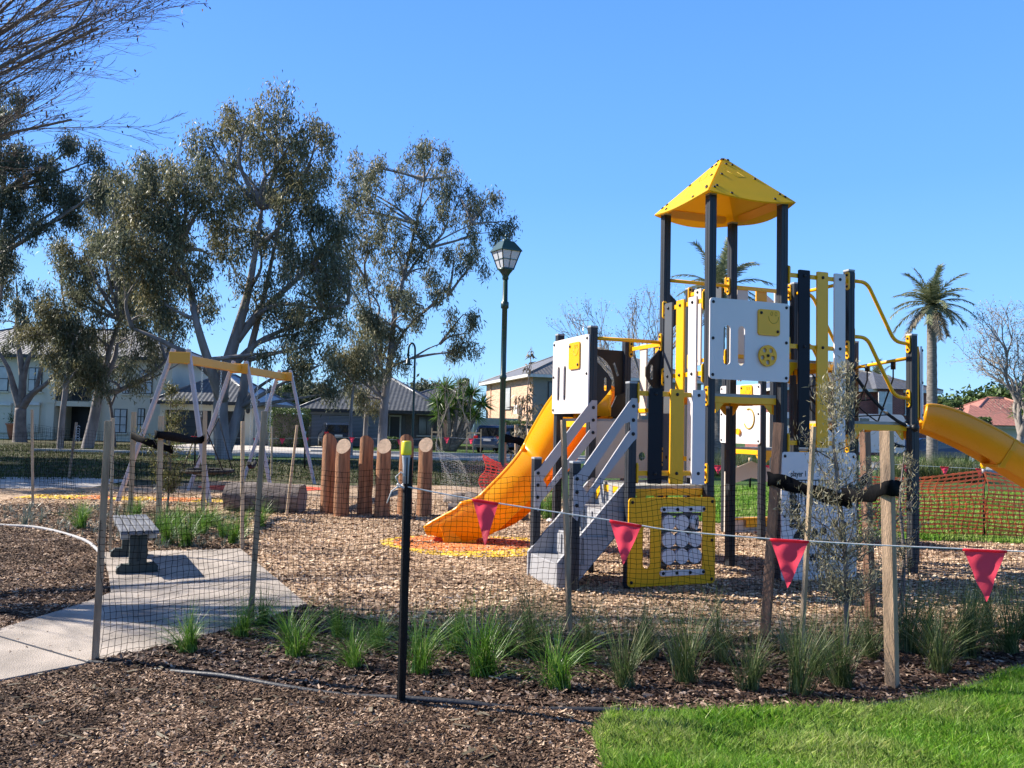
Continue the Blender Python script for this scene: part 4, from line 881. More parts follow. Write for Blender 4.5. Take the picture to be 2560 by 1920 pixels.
# far bunting lines
fx = [(380, 1086), (485, 1091), (575, 1094), (640, 1096), (706, 1096), (765, 1095), (880, 1094), (999, 1099), (1117, 1094), (1178, 1097), (1290, 1094)]
P = [Vector(aty(x, y, 37)) for x, y in fx]; n_ = sum((P[i + 1] - P[i]).length for i in range(len(P) - 1))
fl = []
s_ = 0
for i in range(1, len(P) - 1):
    s_ += (P[i] - P[i - 1]).length; fl.append((s_ / n_ - .125 / n_, s_ / n_ + .125 / n_, .05 * math.sin(i * 2), .27))
bunting('flag_bunting', P, fl, .007, 'distant line of small pink flags along the street behind the swing and logs')
P = [Vector(aty(x, y, 26)) for x, y in [(1640, 1166), (1790, 1164), (1870, 1166), (2040, 1160), (2200, 1160), (2350, 1167), (2462, 1173), (2560, 1180), (2700, 1185)]]; n_ = sum((P[i + 1] - P[i]).length for i in range(len(P) - 1))
fl = [((px - 1640) / 1060 - .011, (px - 1640) / 1060 + .010, 0.03, .27) for px in (1795, 1855, 1915, 2267, 2362, 2450, 2600)]
bunting('flag_bunting', P, fl, .008, 'distant line of small pink flags in front of the strappy hedge on the right')

def barriermesh(name, a, b, h0, h1, label, mat, sagm=.12, cw=.10, ch=.066, seed=1, wav=.03):
    """extruded plastic safety mesh: flat straps, wide horizontals and thin verticals"""
    a = Vector((*a, 0)); b = Vector((*b, 0)); U = (b - a).normalized(); L = (b - a).length; Nn = Vector((U.y, -U.x, 0)); nx = int(L / cw); nz = int(1.0 / ch); rs = random.Random(seed)
    def pt(i, j):
        x = L * i / nx; t = j / nz; f = i / nx; h = h0 * (1 - f) + h1 * f - sagm * math.sin(math.pi * f) * t; z = .06 + (h - .06) * t
        return a + U * (x + wav * math.sin(j * .7 + i * .15)) + Nn * (wav * 1.5 * math.sin(i * .4 + j * .3 + seed)) + ZU * (z + wav * .3 * math.sin(i * .5 + j))
    G_ = [[pt(i, j) for j in range(nz + 1)] for i in range(nx + 1)]; m = MB(); T_ = Nn * .0015
    def strip(p, q, w0, w1, wd):
        m.add([p - wd * w0 + T_, q - wd * w1 + T_, q + wd * w1 + T_, p + wd * w0 + T_, p - wd * w0 - T_, q - wd * w1 - T_, q + wd * w1 - T_, p + wd * w0 - T_], [(0, 1, 2, 3), (7, 6, 5, 4), (0, 4, 5, 1), (3, 2, 6, 7)])
    for j in range(nz + 1):
        for i in range(nx):
            p, q = G_[i][j], G_[i + 1][j]; mid = (p + q) / 2; strip(p, mid, .020, .011, ZU); strip(mid, q, .011, .020, ZU)
    for i in range(nx + 1):
        for j in range(nz):
            p, q = G_[i][j] + T_ * .5, G_[i][j + 1] + T_ * .5; mid = (p + q) / 2; strip(p, mid, .012, .006, U); strip(mid, q, .006, .012, U)
    return tag(m.build(name, M[mat]), label, 'safety mesh')
mp1 = Vector(g(2460, 1345)); barriermesh('safety_mesh', (4.8, 13.6), (mp1.x, mp1.y - .03), 1.02, 1.08, 'orange safety mesh right of the grey posts, left of its capped picket', 'orangemesh', .14)
barriermesh('safety_mesh', (mp1.x + .02, mp1.y - .03), (mp1.x + 3.2, mp1.y - .6), 1.05, 1.0, 'orange safety mesh at the right edge, right of its capped picket', 'orangemesh', .10, seed=5)
barriermesh('safety_mesh', (-.55, 17.0), (.7, 17.6), 1.02, 1.0, 'bunched red orange safety mesh round the foot of the lantern post', 'redmesh', .2, cw=.10, ch=.06, wav=.06, seed=9)
pk2 = thing('steel_picket', mp1, 'black steel picket with yellow cap in the orange mesh', 'picket'); m = MB(); m.tube([mp1, mp1 + ZU * 1.05], .018, 8); m.build('shaft', M['picket'], pk2)
m = MB(); m.tube([mp1 + ZU * 1.03, mp1 + ZU * 1.11], .026, 10); m.build('cap_sleeve', M['capg'], pk2); m = MB(); m.tube([mp1 + ZU * 1.11, mp1 + ZU * 1.19], .033, 12); m.build('cap', M['capy'], pk2)
for k, (px, py, tp, lb) in enumerate([(487, 1170, 1108, 'far black picket behind the basket swing'), (762, 1175, 1087, 'far black picket between the swing and the timber posts'), (1875, 1225, 1155, 'pale capped picket in the shade behind the shop front panel')]):
    q = Vector(g(px, py)); tq = Vector(aty(px, tp, q.y)); o = thing('steel_picket', q, lb, 'picket'); m = MB(); m.tube([q, tq], .03, 6); m.build('shaft', M['picket'], o); m = MB(); m.tube([tq, tq + ZU * .12], .045, 8); m.build('cap', M['capg' if k < 2 else 'stake_pale'], o)

# ================================================================ EDGING
def edging(name, px, mat, label, r=.012, z=.035):
    P = catmull([Vector((*g(x, y)[:2], z + .010 * math.sin(x * .013))) for x, y in px], 8); m = MB(); m.tube(P, r, 8)
    vs = []
    for p in P: vs += [p, p - ZU * .09]
    o = m.build(name, mat); return tag(o, label, 'garden edging')
edging('garden_edging', [(215, 1668), (320, 1673), (420, 1687), (560, 1706), (700, 1729), (860, 1747), (1000, 1760), (1150, 1772), (1300, 1781), (1500, 1791), (1650, 1797), (1800, 1798), (2000, 1792), (2200, 1776), (2400, 1736), (2560, 1681), (2760, 1590)], M['edging'], 'black plastic edging curving in front of the planted bed', .016, .03)
edging('garden_edging', [(-400, 1303), (-200, 1306), (0, 1318), (100, 1327), (200, 1353), (240, 1378), (258, 1402)], M['edgegrey'], 'pale grey edging curving on the left behind the brown chips', .022, .03)

# ================================================================ BENCH
BL, BR, FR_, FL_ = [Vector((*p, .475)) for p in [(-4.61, 9.59), (-4.27, 9.67), (-3.54, 8.33), (-3.86, 8.22)]]
ax = ((FL_ - BL) + (FR_ - BR)).normalized(); sx_ = Vector((-ax.y, ax.x, 0)); cenb = (BL + FR_) / 2; LB = 1.52; WB = .36
bench = thing('park_bench', Vector((cenb.x, cenb.y, .034)), 'backless slatted grey park bench on the concrete pad at the left', 'bench')
for k in range(5):
    c = cenb + sx_ * ((k - 2) * .073); m = MB(); m.beam(c - ax * LB / 2 - ZU * .02, c + ax * LB / 2 - ZU * .02, .062, .04); m.build('seat_slat', M['bench'], bench, .006)
for f in (-.36, .40):
    c = cenb + ax * (f * LB); m = MB(); m.beam(c - sx_ * .17 - ZU * .07, c + sx_ * .17 - ZU * .07, .05, .06); pd = m.build('seat_bracket', M['benchw'], bench, .006)
    c0 = Vector((c.x, c.y, .034)); m = MB(); R = Matrix.Rotation(math.atan2(ax.y, ax.x), 3, 'Z')
    for s_ in (-1, 1): m.box(c0 + ax * 0 + sx_ * (s_ * .045) + ZU * .19, (.09, .075, .38), R)
    m.box(c0 + ZU * .2, (.06, .03, .36), R); m.build('leg', M['benchleg'], bench, .008)
    m = MB(); m.prism([(-.19, 0), (.19, 0), (.19, .055), (.15, .085), (.07, .085), (.05, .11), (-.05, .11), (-.07, .085), (-.15, .085), (-.19, .055)], .10, c0 - ax * .05 + ZU * .004, sx_, ZU) ; m.build('foot', M['benchleg'], bench, .008)
    for s_ in (-1, 1): bolt(bench, c0 + sx_ * (s_ * .15) + ZU * .09, ZU, .012)

# ================================================================ TIMBER POSTS AND LOGS
for k, (px, py, tp, front, lab) in enumerate([(818, 1286, 1083, 0, 'round topped brown timber post, leftmost, tucked behind the first slant cut one'), (852, 1292, 1097, 1, 'brown timber post with pale slanted top, leftmost of the slant cut ones'), (911, 1288, 1088, 0, 'round topped brown timber post between two slant cut ones, left of centre'),
        (955, 1293, 1097, 1, 'brown timber post with pale slanted top, middle of the slant cut ones'), (1012, 1287, 1085, 0, 'round topped brown timber post partly hidden by the black picket'), (1060, 1291, 1094, 1, 'brown timber post with pale slanted top, rightmost of the group')]):
    q = Vector(g(px, py)); t_ = Vector(aty(px, tp, q.y)); h = t_.z; r = .125; n = 28; m = MB(); vs = []; rows = 14
    for j in range(rows + 1):
        for i in range(n):
            a = 2 * math.pi * i / n; x = r * math.cos(a); y = r * math.sin(a); rr = 1 + .03 * math.sin(3 * a + k) + .025 * math.sin(j * .9 + k + a)
            cut = (y / r) if front else (-y / r); top = h - r + r * cut; z = -.05 + (top + .05) * j / rows
            tap = 1.08 - .12 * j / rows + (-.07 if (not front and 4 <= j <= 5 and math.cos(a) > .2) else 0)
            vs.append(q + Vector((x * rr * tap + .0 * z, y * rr * tap, z)))
    fs = [(j * n + i, j * n + (i + 1) % n, (j + 1) * n + (i + 1) % n, (j + 1) * n + i) for j in range(rows) for i in range(n)]
    o = thing('timber_post', q, lab, 'timber post', 'upright timber posts in the wood chips'); m.add(vs, fs, True); m.build('trunk', M['log'], o)
    m = MB(); m.add(vs[-n:], [tuple(range(n))]); m.build('cut_top', M['logend'], o)
def lying(name, a, b, r, label, mat='oldlog', seed=0):
    a = Vector(a); b = Vector(b); rs = random.Random(seed); d = (b - a).normalized(); s_ = d.cross(ZU).normalized(); n = 26; rows = 22; vs = []
    for j in range(rows + 1):
        for i in range(n):
            an = 2 * math.pi * i / n; rr = r * (1 + .05 * math.sin(3 * an + j * .3 + seed) + .04 * math.sin(7 * an + seed) + rs.uniform(-.02, .02)); vs.append(a.lerp(b, j / rows) + s_ * (rr * math.cos(an)) + ZU * (rr * math.sin(an) + r * .9))
    fs = [(j * n + i, j * n + (i + 1) % n, (j + 1) * n + (i + 1) % n, (j + 1) * n + i) for j in range(rows) for i in range(n)]
    o = thing(name, (a + b) / 2, label, 'log'); m = MB(); m.add(vs, fs, True); m.build('bark', M[mat], o)
    for sl_, rv in ((vs[:n], 1), (vs[-n:], 0)): m = MB(); m.add(sl_, [tuple(range(n))]); m.build('cut_end', M['barkd'], o)
l0, l1 = g(560, 1280), g(742, 1288); lying('fallen_log', (l0[0], l0[1] + .2, 0), (l1[0], l1[1] + .35, 0), .27, 'big weathered grey log lying behind the concrete path')
l0, l1 = g(1118, 1300), g(1320, 1303); lying('fallen_log', (l0[0], l0[1] + .1, 0), (l1[0], l1[1] + .1, 0), .14, 'small weathered log lying behind the foot of the orange slide', seed=3)
def rock(px, py, r, lab, mat, sq=.6, seed=0, name='rock', cat='rock', dy=0):
    q = Vector(g(px, py)) + Vector((0, dy, 0)); rs = random.Random(seed); m = MB(); n = 14; vs = []
    for j in range(8):
        th = math.pi / 2 * j / 7
        for i in range(n):
            a = 2 * math.pi * i / n; rr = r * (1 + .18 * math.sin(2 * a + seed) + .1 * math.sin(5 * a + j + seed) + rs.uniform(-.05, .05)); vs.append(q + Vector((rr * math.cos(a) * math.cos(th), rr * .8 * math.sin(a) * math.cos(th), rr * sq * math.sin(th))))
    m.add(vs, [(j * n + i, j * n + (i + 1) % n, (j + 1) * n + (i + 1) % n, (j + 1) * n + i) for j in range(7) for i in range(n)] + [tuple(7 * n + i for i in range(n))], True); return tag(m.build(name, mat, None, origin=q), lab, cat)
rock(1162, 1258, .42, 'low dark mound of earth behind the slide foot', M['oldlog'], .45, 2, 'earth_mound', 'earth mound')
rock(1375, 1305, .08, 'small white stone beside the stairs on the wood chips', M['white'], .7, 4)
# ================================================================ SWING SET
sw = thing('swing_set', (-6.25, 18.5, 0), 'grey legged double swing set with yellow top beams and a basket seat', 'swing set')
tops = []
for Yf, Xc, XL, XR in ((15.7, -6.40, -7.50, -5.72), (18.5, -6.19, -7.25, -5.35), (21.4, -5.97, -6.98, -5.08)):
    zt = 2.86; tp = Vector((Xc, Yf, zt)); tops.append(tp)
    for sg, XX in ((-1, XL), (1, XR)):
        m = MB(); m.beam(Vector((XX, Yf, -.05)), tp + Vector((sg * .14, 0, .10)), .10, .07, side=(0, 1, 0)); m.build('leg', M['swing'], sw, .01)
    m = MB(); m.beam(tp + Vector((-.20, -.05, -.07)), tp + Vector((.20, -.05, -.07)), .05, .22, side=(0, 1, 0)); m.build('top_plate', M['swingbeam'], sw, .008)
for i in range(2):
    m = MB(); m.beam(tops[i] + Vector((0, .0, -.08)), tops[i + 1] + Vector((0, 0, -.08)), .12, .17); m.build('beam', M['swingbeam'], sw, .01)
def chain(a, b, r=.011):
    a = Vector(a); b = Vector(b); n = int((b - a).length / .055); m = MB()
    for i in range(n):
        p = a.lerp(b, i / n); q = a.lerp(b, (i + .8) / n); s_ = Vector((.014, 0, 0)) if i % 2 else Vector((0, .014, 0)); m.tube([p + s_, q + s_], .005, 4, False); m.tube([p - s_, q - s_], .005, 4, False)
    return m.build('chain', M['chain'], sw)
bc = Vector((-6.3, 17.1, .55)); m = MB(); R_ = .5
m.tube([bc + Vector((R_ * math.cos(a), R_ * math.sin(a), 0)) for a in [2 * math.pi * i / 28 for i in range(29)]], .035, 8)
for i in range(-3, 4): x = i * .14; l_ = math.sqrt(R_ * R_ - x * x); m.tube([bc + Vector((x, -l_, 0)), bc + Vector((x, 0, -.08)), bc + Vector((x, l_, 0))], .012, 5); m.tube([bc + Vector((-l_, x, 0)), bc + Vector((0, x, -.08)), bc + Vector((l_, x, 0))], .012, 5)
m.build('basket_seat', M['rope'], sw)
for s_ in (-1, 1):
    tq = Vector((-6.3, 17.1 + s_ * .55, 2.75)); j_ = Vector((-6.3, 17.1 + s_ * .5, 1.65)); chain(tq, j_)
    m = MB()
    for sx in (-1, 1): m.tube([j_, bc + Vector((sx * .42, s_ * .26, 0))], .012, 6)
    m.build('seat_rope', M['rope'], sw)
for k, yy in enumerate((19.35, 20.45)):
    for s_ in (-1, 1): chain((-6.1 + .02 * k, yy + s_ * .22, 2.75), (-6.1, yy + s_ * .2, .62))
    m = MB(); m.tube([Vector((-6.1, yy - .24, .62)), Vector((-6.1, yy - .1, .53)), Vector((-6.1, yy + .1, .53)), Vector((-6.1, yy + .24, .62))], .05, 8); m.build('swing_seat', M['rope'], sw)

# ================================================================ LAMPS
lb = Vector(g(1252, 1258)); lb.y = 17.2; lb.x = -.19
lt = Vector(aty(1266.5, 700, 17.2)); Hs = lt.z
lamp = thing('street_lamp', lb, 'tall dark green lamp post with a square glass lantern beside the eucalypt', 'street lamp')
m = MB(); m.lathe([(.10, 0), (.10, .5), (.065, .62), (.06, 2.6), (.075, 2.62), (.075, 2.68), (.06, 2.7), (.058, Hs - .62), (.085, Hs - .60), (.085, Hs - .48), (.058, Hs - .46), (.052, Hs)], lb, 20); m.build('pole', M['lampgreen'], lamp)
m = MB(); m.lathe([(.055, 0), (.07, .02), (.065, .08), (.10, .14), (.15, .20), (.16, .24)], lb + ZU * Hs, 16); m.build('bracket', M['lampgreen'], lamp)
zb_, zt_ = Hs + .23, Hs + .60; hb, ht = .12, .222; rz = Matrix.Rotation(.55, 3, 'Z')
def qd(h, z): return [lb + rz @ Vector((sx * h, sy * h, z)) for sx, sy in ((-1, -1), (1, -1), (1, 1), (-1, 1))]
m = MB(); m.add(qd(hb, zb_) + qd(ht, zt_), [(0, 1, 5, 4), (1, 2, 6, 5), (2, 3, 7, 6), (3, 0, 4, 7), (3, 2, 1, 0)]); m.build('glass', M['frost'], lamp)
m = MB(); Bq, Tq = qd(hb + .004, zb_), qd(ht + .004, zt_)
for i in range(4):
    m.beam(Bq[i], Tq[i], .02, .02); j = (i + 1) % 4; m.beam(Bq[i], Bq[j], .03, .03); m.beam(Bq[i].lerp(Bq[j], .5), Tq[i].lerp(Tq[j], .5), .012, .012); m.beam(Bq[i].lerp(Tq[i], .52), Bq[j].lerp(Tq[j], .52), .012, .012)
m.build('glazing_bars', M['lampgreen'], lamp)
m = MB(); e0, e1_, e2_ = qd(ht + .035, zt_), qd(ht + .03, zt_ + .025), qd(.125, zt_ + .22); m.add(e0 + e1_ + e2_, [(0, 1, 5, 4), (1, 2, 6, 5), (2, 3, 7, 6), (3, 0, 4, 7), (4, 5, 9, 8), (5, 6, 10, 9), (6, 7, 11, 10), (7, 4, 8, 11), (8, 9, 10, 11), (3, 2, 1, 0)]); hd = m.build('hood', M['lamptop'], lamp, .006)
m = MB(); m.lathe([(.11, 0), (.09, .04), (.04, .07), (.015, .09), (.035, .11), (.04, .135), (.015, .17)], lb + ZU * (zt_ + .215), 14); m.build('finial', M['lampgreen'], hd)
fb = Vector(g(1030, 1146)); fl_ = thing('street_lamp', fb, 'distant slim lamp post with a curved swan neck and small bell shade', 'street lamp')
ztop = Vector(aty(1041, 858, fb.y)).z; fpt = [fb, fb + ZU * 1.2, fb + ZU * (ztop - .45)] + [fb + ZU * (ztop - .35) + Vector((-.16 + .16 * math.cos(a), 0, .35 * math.sin(a))) for a in [math.pi * i / 8 for i in range(9)]] + [fb + Vector((-.32, 0, ztop - .75))]
m = MB(); m.tube(fpt, [.085, .06] + [.05] * (len(fpt) - 2), 10); m.build('pole', M['lampgreen'], fl_)
m = MB(); m.lathe([(.03, .05), (.05, 0), (.10, -.06), (.12, -.22), (.24, -.32)], fb + Vector((-.32, 0, ztop - .75)), 14); m.build('shade', M['lampgreen'], fl_)

# ================================================================ PLANTS
def tuft_mesh(n, L, w, spread, mat, seed, seg=4, droop=.5, base_r=.04):
    r = np.random.default_rng(seed); q = []
    for i in range(n):
        a = r.random() * 6.283; l = L * (.55 + .6 * r.random()); th = spread * (r.random() ** .7); ww = w * (.7 + .6 * r.random()); b = np.array([math.cos(a * 1.7) * base_r * r.random(), math.sin(a * 1.7) * base_r * r.random(), 0])
        d = np.array([math.cos(a), math.sin(a), 0]); s = np.array([-math.sin(a), math.cos(a), 0]); p = b; ang = th * .45; pr = None
        s = s * math.cos(1.) + np.array([0, 0, 0]) + d * math.sin(1.) * (r.random() - .5)
        for k in range(seg + 1):
            t = k / seg; wk = ww * (1 - t ** 1.6) + .0006; cur = (p - s * wk / 2, p + s * wk / 2)
            if pr is not None: q.append([pr[0], pr[1], cur[1], cur[0]])
            pr = cur; ang += th * droop * (.3 + t); p = p + (d * math.sin(ang) + np.array([0, 0, 1]) * math.cos(ang)) * l / seg
    return np.array(q)
def mkme(name, q, mat):
    o = np_mesh(name, q, 4, mat); me = o.data; bpy.data.objects.remove(o); return me
TB = [mkme('foliage', tuft_mesh(210, .46, .0064, 1.05, None, s_, base_r=.07), M['tuftG']) for s_ in (1, 2, 3)]
TW = [mkme('foliage', tuft_mesh(200, .56, .0052, .95, None, s_, droop=.35, base_r=.07), M['tuftW']) for s_ in (11, 12, 13)]
TS = [mkme('foliage', tuft_mesh(34, .30, .016, .9, None, s_, droop=.3), M['tuftB']) for s_ in (21, 22)]
def tuft(px, py, kind, sc, label, group, lean=0.):
    q = Vector(g(px, py)); ms = {'g': TB, 'w': TW, 's': TS}[kind]; me = ms[tuft.n % len(ms)]; tuft.n += 1
    o = bpy.data.objects.new('grass_tuft', me); COL.objects.link(o); o.location = (q.x, q.y, .02); rr = random.Random(int(px * 7 + py)); o.rotation_euler = (rr.uniform(-.16, .16), lean + rr.uniform(-.18, .18), tuft.n * 2.4); sc *= rr.uniform(.86, 1.18); o.scale = (sc * rr.uniform(.9, 1.25), sc * rr.uniform(.9, 1.25), sc * rr.uniform(.82, 1.08))
    return tag(o, label, 'grass plant', group)
tuft.n = 0
ords = ['first', 'second', 'third', 'fourth', 'fifth', 'sixth', 'seventh', 'eighth', 'ninth', 'tenth', 'eleventh', 'twelfth', 'thirteenth', 'fourteenth', 'fifteenth']
near = [(472, 1642, 'g', .92, 'bright green tuft growing alone beside the slab edge near the left stakes'), (740, 1652, 'g', 1.15, 'tall green tuft right of the second stake, at the bed front'), (655, 1575, 'g', .9, 'green tuft hugging the foot of the second stake'),
        (884, 1682, 'g', .85, 'green tuft in the bed front, left of the black picket'), (850, 1610, 'g', .95, 'green tuft in the bed behind, left of the black picket'), (940, 1632, 'g', .8, 'small green tuft behind and just left of the black picket'), (1046, 1692, 'g', 1.0, 'green tuft immediately right of the black picket'),
        (1212, 1704, 'g', 1.2, 'largest bright green tuft in the middle of the bed'), (1392, 1732, 'g', 1.15, 'bright green tuft nearest the edging in the middle'), (1345, 1655, 'w', 1.0, 'green grey tuft behind the bright tuft nearest the edging'), (1562, 1728, 'w', 1.0, 'grey green fine tuft directly below the noughts and crosses panel'),
        (1605, 1660, 'w', .8, 'low wispy tuft behind the one below the noughts and crosses panel'), (1720, 1722, 'w', 1.0, 'wispy tuft leaning right, left of the reddish stake', ), (1870, 1738, 'w', 1.0, 'wispy upright tuft in front of the reddish stake'), (1995, 1745, 'w', 1.05, 'wispy tuft in front of the thin pale stake'),
        (2108, 1730, 'w', 1.15, 'yellow based wispy tuft at the foot of the sapling'), (2345, 1690, 'w', 1.15, 'wispy tuft just right of the thick right stake'), (2420, 1655, 'w', 1.1, 'wispy tuft in the right part of the bed, second from the frame edge'), (2520, 1645, 'w', 1.15, 'wispy tuft nearest the right frame edge'), (2275, 1640, 'w', 1.25, 'tall wispy tuft behind the thick right stake'), (2465, 1600, 'w', 1.0, 'dark wispy tuft at the back of the bed on the right')]
near += [(1135, 1640, 'g', .85, 'dark green tuft in the back row behind the largest middle tuft'), (1275, 1650, 'w', .95, 'grey green tuft between the thin leaning stake and the middle tuft'), (1460, 1668, 'w', .9, 'wispy tuft in the back row just right of the thin leaning stake'), (1800, 1665, 'w', .95, 'wispy tuft at the back left of the reddish stake'), (2180, 1660, 'w', 1.0, 'wispy tuft between the sapling and the thick right stake'),
         (2400, 1610, 'w', 1.1, 'dark wispy tuft at the bed back, left of the rightmost group'), (2330, 1622, 'w', 1.0, 'wispy tuft at the bed back right of the thick right stake'), (2050, 1700, 'w', .9, 'small wispy tuft left of the yellow based one'), (600, 1600, 'g', .8, 'small green tuft left of the second stake foot'), (2560, 1610, 'w', 1.2, 'wispy tuft cut by the right frame edge')]
for px, py, k, sc, lb_ in near: tuft(px, py, k, sc, lb_, 'grass plants in the mulched bed in front', .12 if 'leaning' in lb_ else 0)
for i, (px, py, sc) in enumerate([(1640, 1655, .9), (1690, 1680, 1.0), (1755, 1640, .8), (2000, 1660, .9), (1960, 1640, .8), (2060, 1650, .7)]):
    tuft(px, py, 's', sc, 'bluish strappy plant, %s from the left along the back of the bed' % ords[i], 'strappy plants in the front bed')
back = [(200, 1325, 1.25, 'bright green tuft alone in the left bed beside the grey edging'), (420, 1366, 1.1, 'bright tuft just right of the bench'), (465, 1372, 1.0, 'bright tuft close to the slab, second right of the bench'), (498, 1338, 1.25, 'bright tuft behind the slab in front of the right sapling stake'), (585, 1365, 1.0, 'tuft at the slab corner beside the pale stake'), (600, 1335, 1.1, 'tuft in front of the left end of the big log'), (560, 1350, 1.0, 'tuft behind the slab, left of the pale corner stake'),
        (322, 1345, 1.0, 'bright tuft half hidden behind the bench seat'), (440, 1325, 1.1, 'tuft at the foot of the bushy sapling, right side'), (400, 1335, 1.0, 'tuft at the foot of the bushy sapling, left side'), (345, 1290, 1.0, 'tuft at the foot of the left sapling stake'), (650, 1320, .9, 'tuft beneath the middle of the big log'), (530, 1318, 1.0, 'tuft left of the big log end'), (1368, 1300, 1.7, 'tall green grass clump seen under the stair rails'), (1352, 1290, 1.5, 'green grass clump left of the one under the stair rails')]
for px, py, sc, lb_ in back: tuft(px, py, 'g', sc, lb_, 'grass plants in the bed behind the bench')
for i, (px, py) in enumerate([(60, 1320), (100, 1312), (75, 1290)]): tuft(px, py, 's', .9, 'small bluish strappy plant, %s from the left in the left bed' % ords[i], 'strappy plants in the left bed')
P = scatter(G([(-300, 1275), (280, 1272), (480, 1300), (600, 1330), (600, 1375), (280, 1380), (200, 1345), (0, 1310), (-300, 1295)]), 900, 9.5, 16, -9.5, -3.3)
q = []
for i, p in enumerate(P[:260]): q.append(tuft_mesh(9, .13, .012, 1.1, None, 100 + i, seg=2) + np.array([p[0], p[1], .02]))
tag(np_mesh('ground_cover', np.concatenate(q), 4, M['tuftB']), 'low pale green ground cover plants in the bed left of the bench', 'ground cover', kind='stuff')

def leafcloud(C, n, sig, L, w, down=1.0, rs=None, up=None):
    """C (k,3) clump centres, n leaves each; pointed leaves hanging down (down>0) or radiating up"""
    r = rs or rng; k = len(C); c = np.repeat(C, n, 0) + r.normal(0, 1, (k * n, 3)) * np.array(sig); N_ = len(c)
    d = r.normal(0, .55, (N_, 3)) + np.array([0, 0, -down]); d /= np.linalg.norm(d, axis=1)[:, None]
    s = np.cross(d, r.normal(0, 1, (N_, 3))); s /= np.linalg.norm(s, axis=1)[:, None]; l = (L * (.6 + .8 * r.random(N_)))[:, None]; ww = (w * (.7 + .6 * r.random(N_)))[:, None]
    bend = np.cross(d, s) * l * .12
    return np.stack([c, c + d * l * .4 + s * ww / 2 + bend, c + d * l, c + d * l * .4 - s * ww / 2 + bend], 1)
def ell(cen, R, n, r, hollow=.35):
    v = r.normal(0, 1, (n, 3)); v /= np.linalg.norm(v, axis=1)[:, None]; rad = (hollow + (1 - hollow) * r.random(n)) ** .6
    return cen + v * rad[:, None] * np.array(R)
def gum(label, trunk_px, Y, r0, clusters, nsub, nleaf, leaf='gumleaf', L=.22, w=.05, seed=1, bark='bark', depth=2.0, extra=(), group=None, name='gum_tree', cat='gum tree', br=.32, brn=5):
    """trunk_px [(x,y,radius factor)], clusters (px,py,rx_px,ry_px[,dY])"""
    r = np.random.default_rng(seed); T = [Vector(aty(x, y, Y)) for x, y, f in trunk_px]; T[0].z = min(T[0].z, .0)
    root = thing(name, Vector((T[0].x, Y, 0)), label, cat, group); m = MB(); m.tube([T[0] - ZU * .2] + catmull(T, 4), [r0 * 1.35] + list(np.interp(np.linspace(0, 1, (len(T) - 1) * 4 + 1), np.linspace(0, 1, len(T)), [f * r0 for _, _, f in trunk_px])), 12)
    for ex in extra:
        E_ = [Vector(aty(x, y, Y + dy)) for x, y, dy, f in ex]; m.tube(catmull(E_, 4), list(np.interp(np.linspace(0, 1, (len(E_) - 1) * 4 + 1), np.linspace(0, 1, len(E_)), [f * r0 for *_, f in ex])), 9)
    nodes = T[1:] + [Vector(aty(x, y, Y + dy)) for ex in extra for x, y, dy, f in ex[1:]]; C = []; s = Y / FPX
    for cl in clusters:
        px, py, rx, ry = cl[:4]; dy = cl[4] if len(cl) > 4 else float(r.uniform(-depth, depth)); cen = Vector(aty(px, py, Y + dy)); k = max(4, int(nsub * (rx * ry) / 5000.))
        sub = ell(np.array(cen), (rx * s, rx * s * .9, ry * s), k, r); C.append(sub)
        low = sorted(nodes, key=lambda v: (v - cen).length + (4 if v.z > cen.z - .3 else 0))[0]
        mid = low.lerp(cen, .5) + Vector((r.normal(0, .25), r.normal(0, .25), -(cen - low).length * .04 + .15)); bp = catmull([low, mid, cen], 5); rb = min(r0 * .33, .035 * (cen - low).length + .02)
        m.tube(bp, list(np.linspace(rb, .025, len(bp))), 7)
        for q in sub[:max(3, int(k * br))]:
            q = Vector(q); st_ = bp[int(r.integers(4, len(bp)))]; md = st_.lerp(q, .5) + Vector((r.normal(0, .12), r.normal(0, .12), .12)); m.tube([st_, md, q], [.028, .018, .008], 5, False)
    m.build('trunk', M[bark], root); C = np.concatenate(C)
    np_mesh('crown', leafcloud(C, nleaf, (.21, .21, .30), L, w, 1.0, r), 4, M[leaf], root)
    return root
k_ = 1.157  # positions noted on a 2212 px wide copy of the photograph
def K(l): return [(a * k_, b * k_, c * k_, d * k_, *e) for a, b, c, d, *e in l]
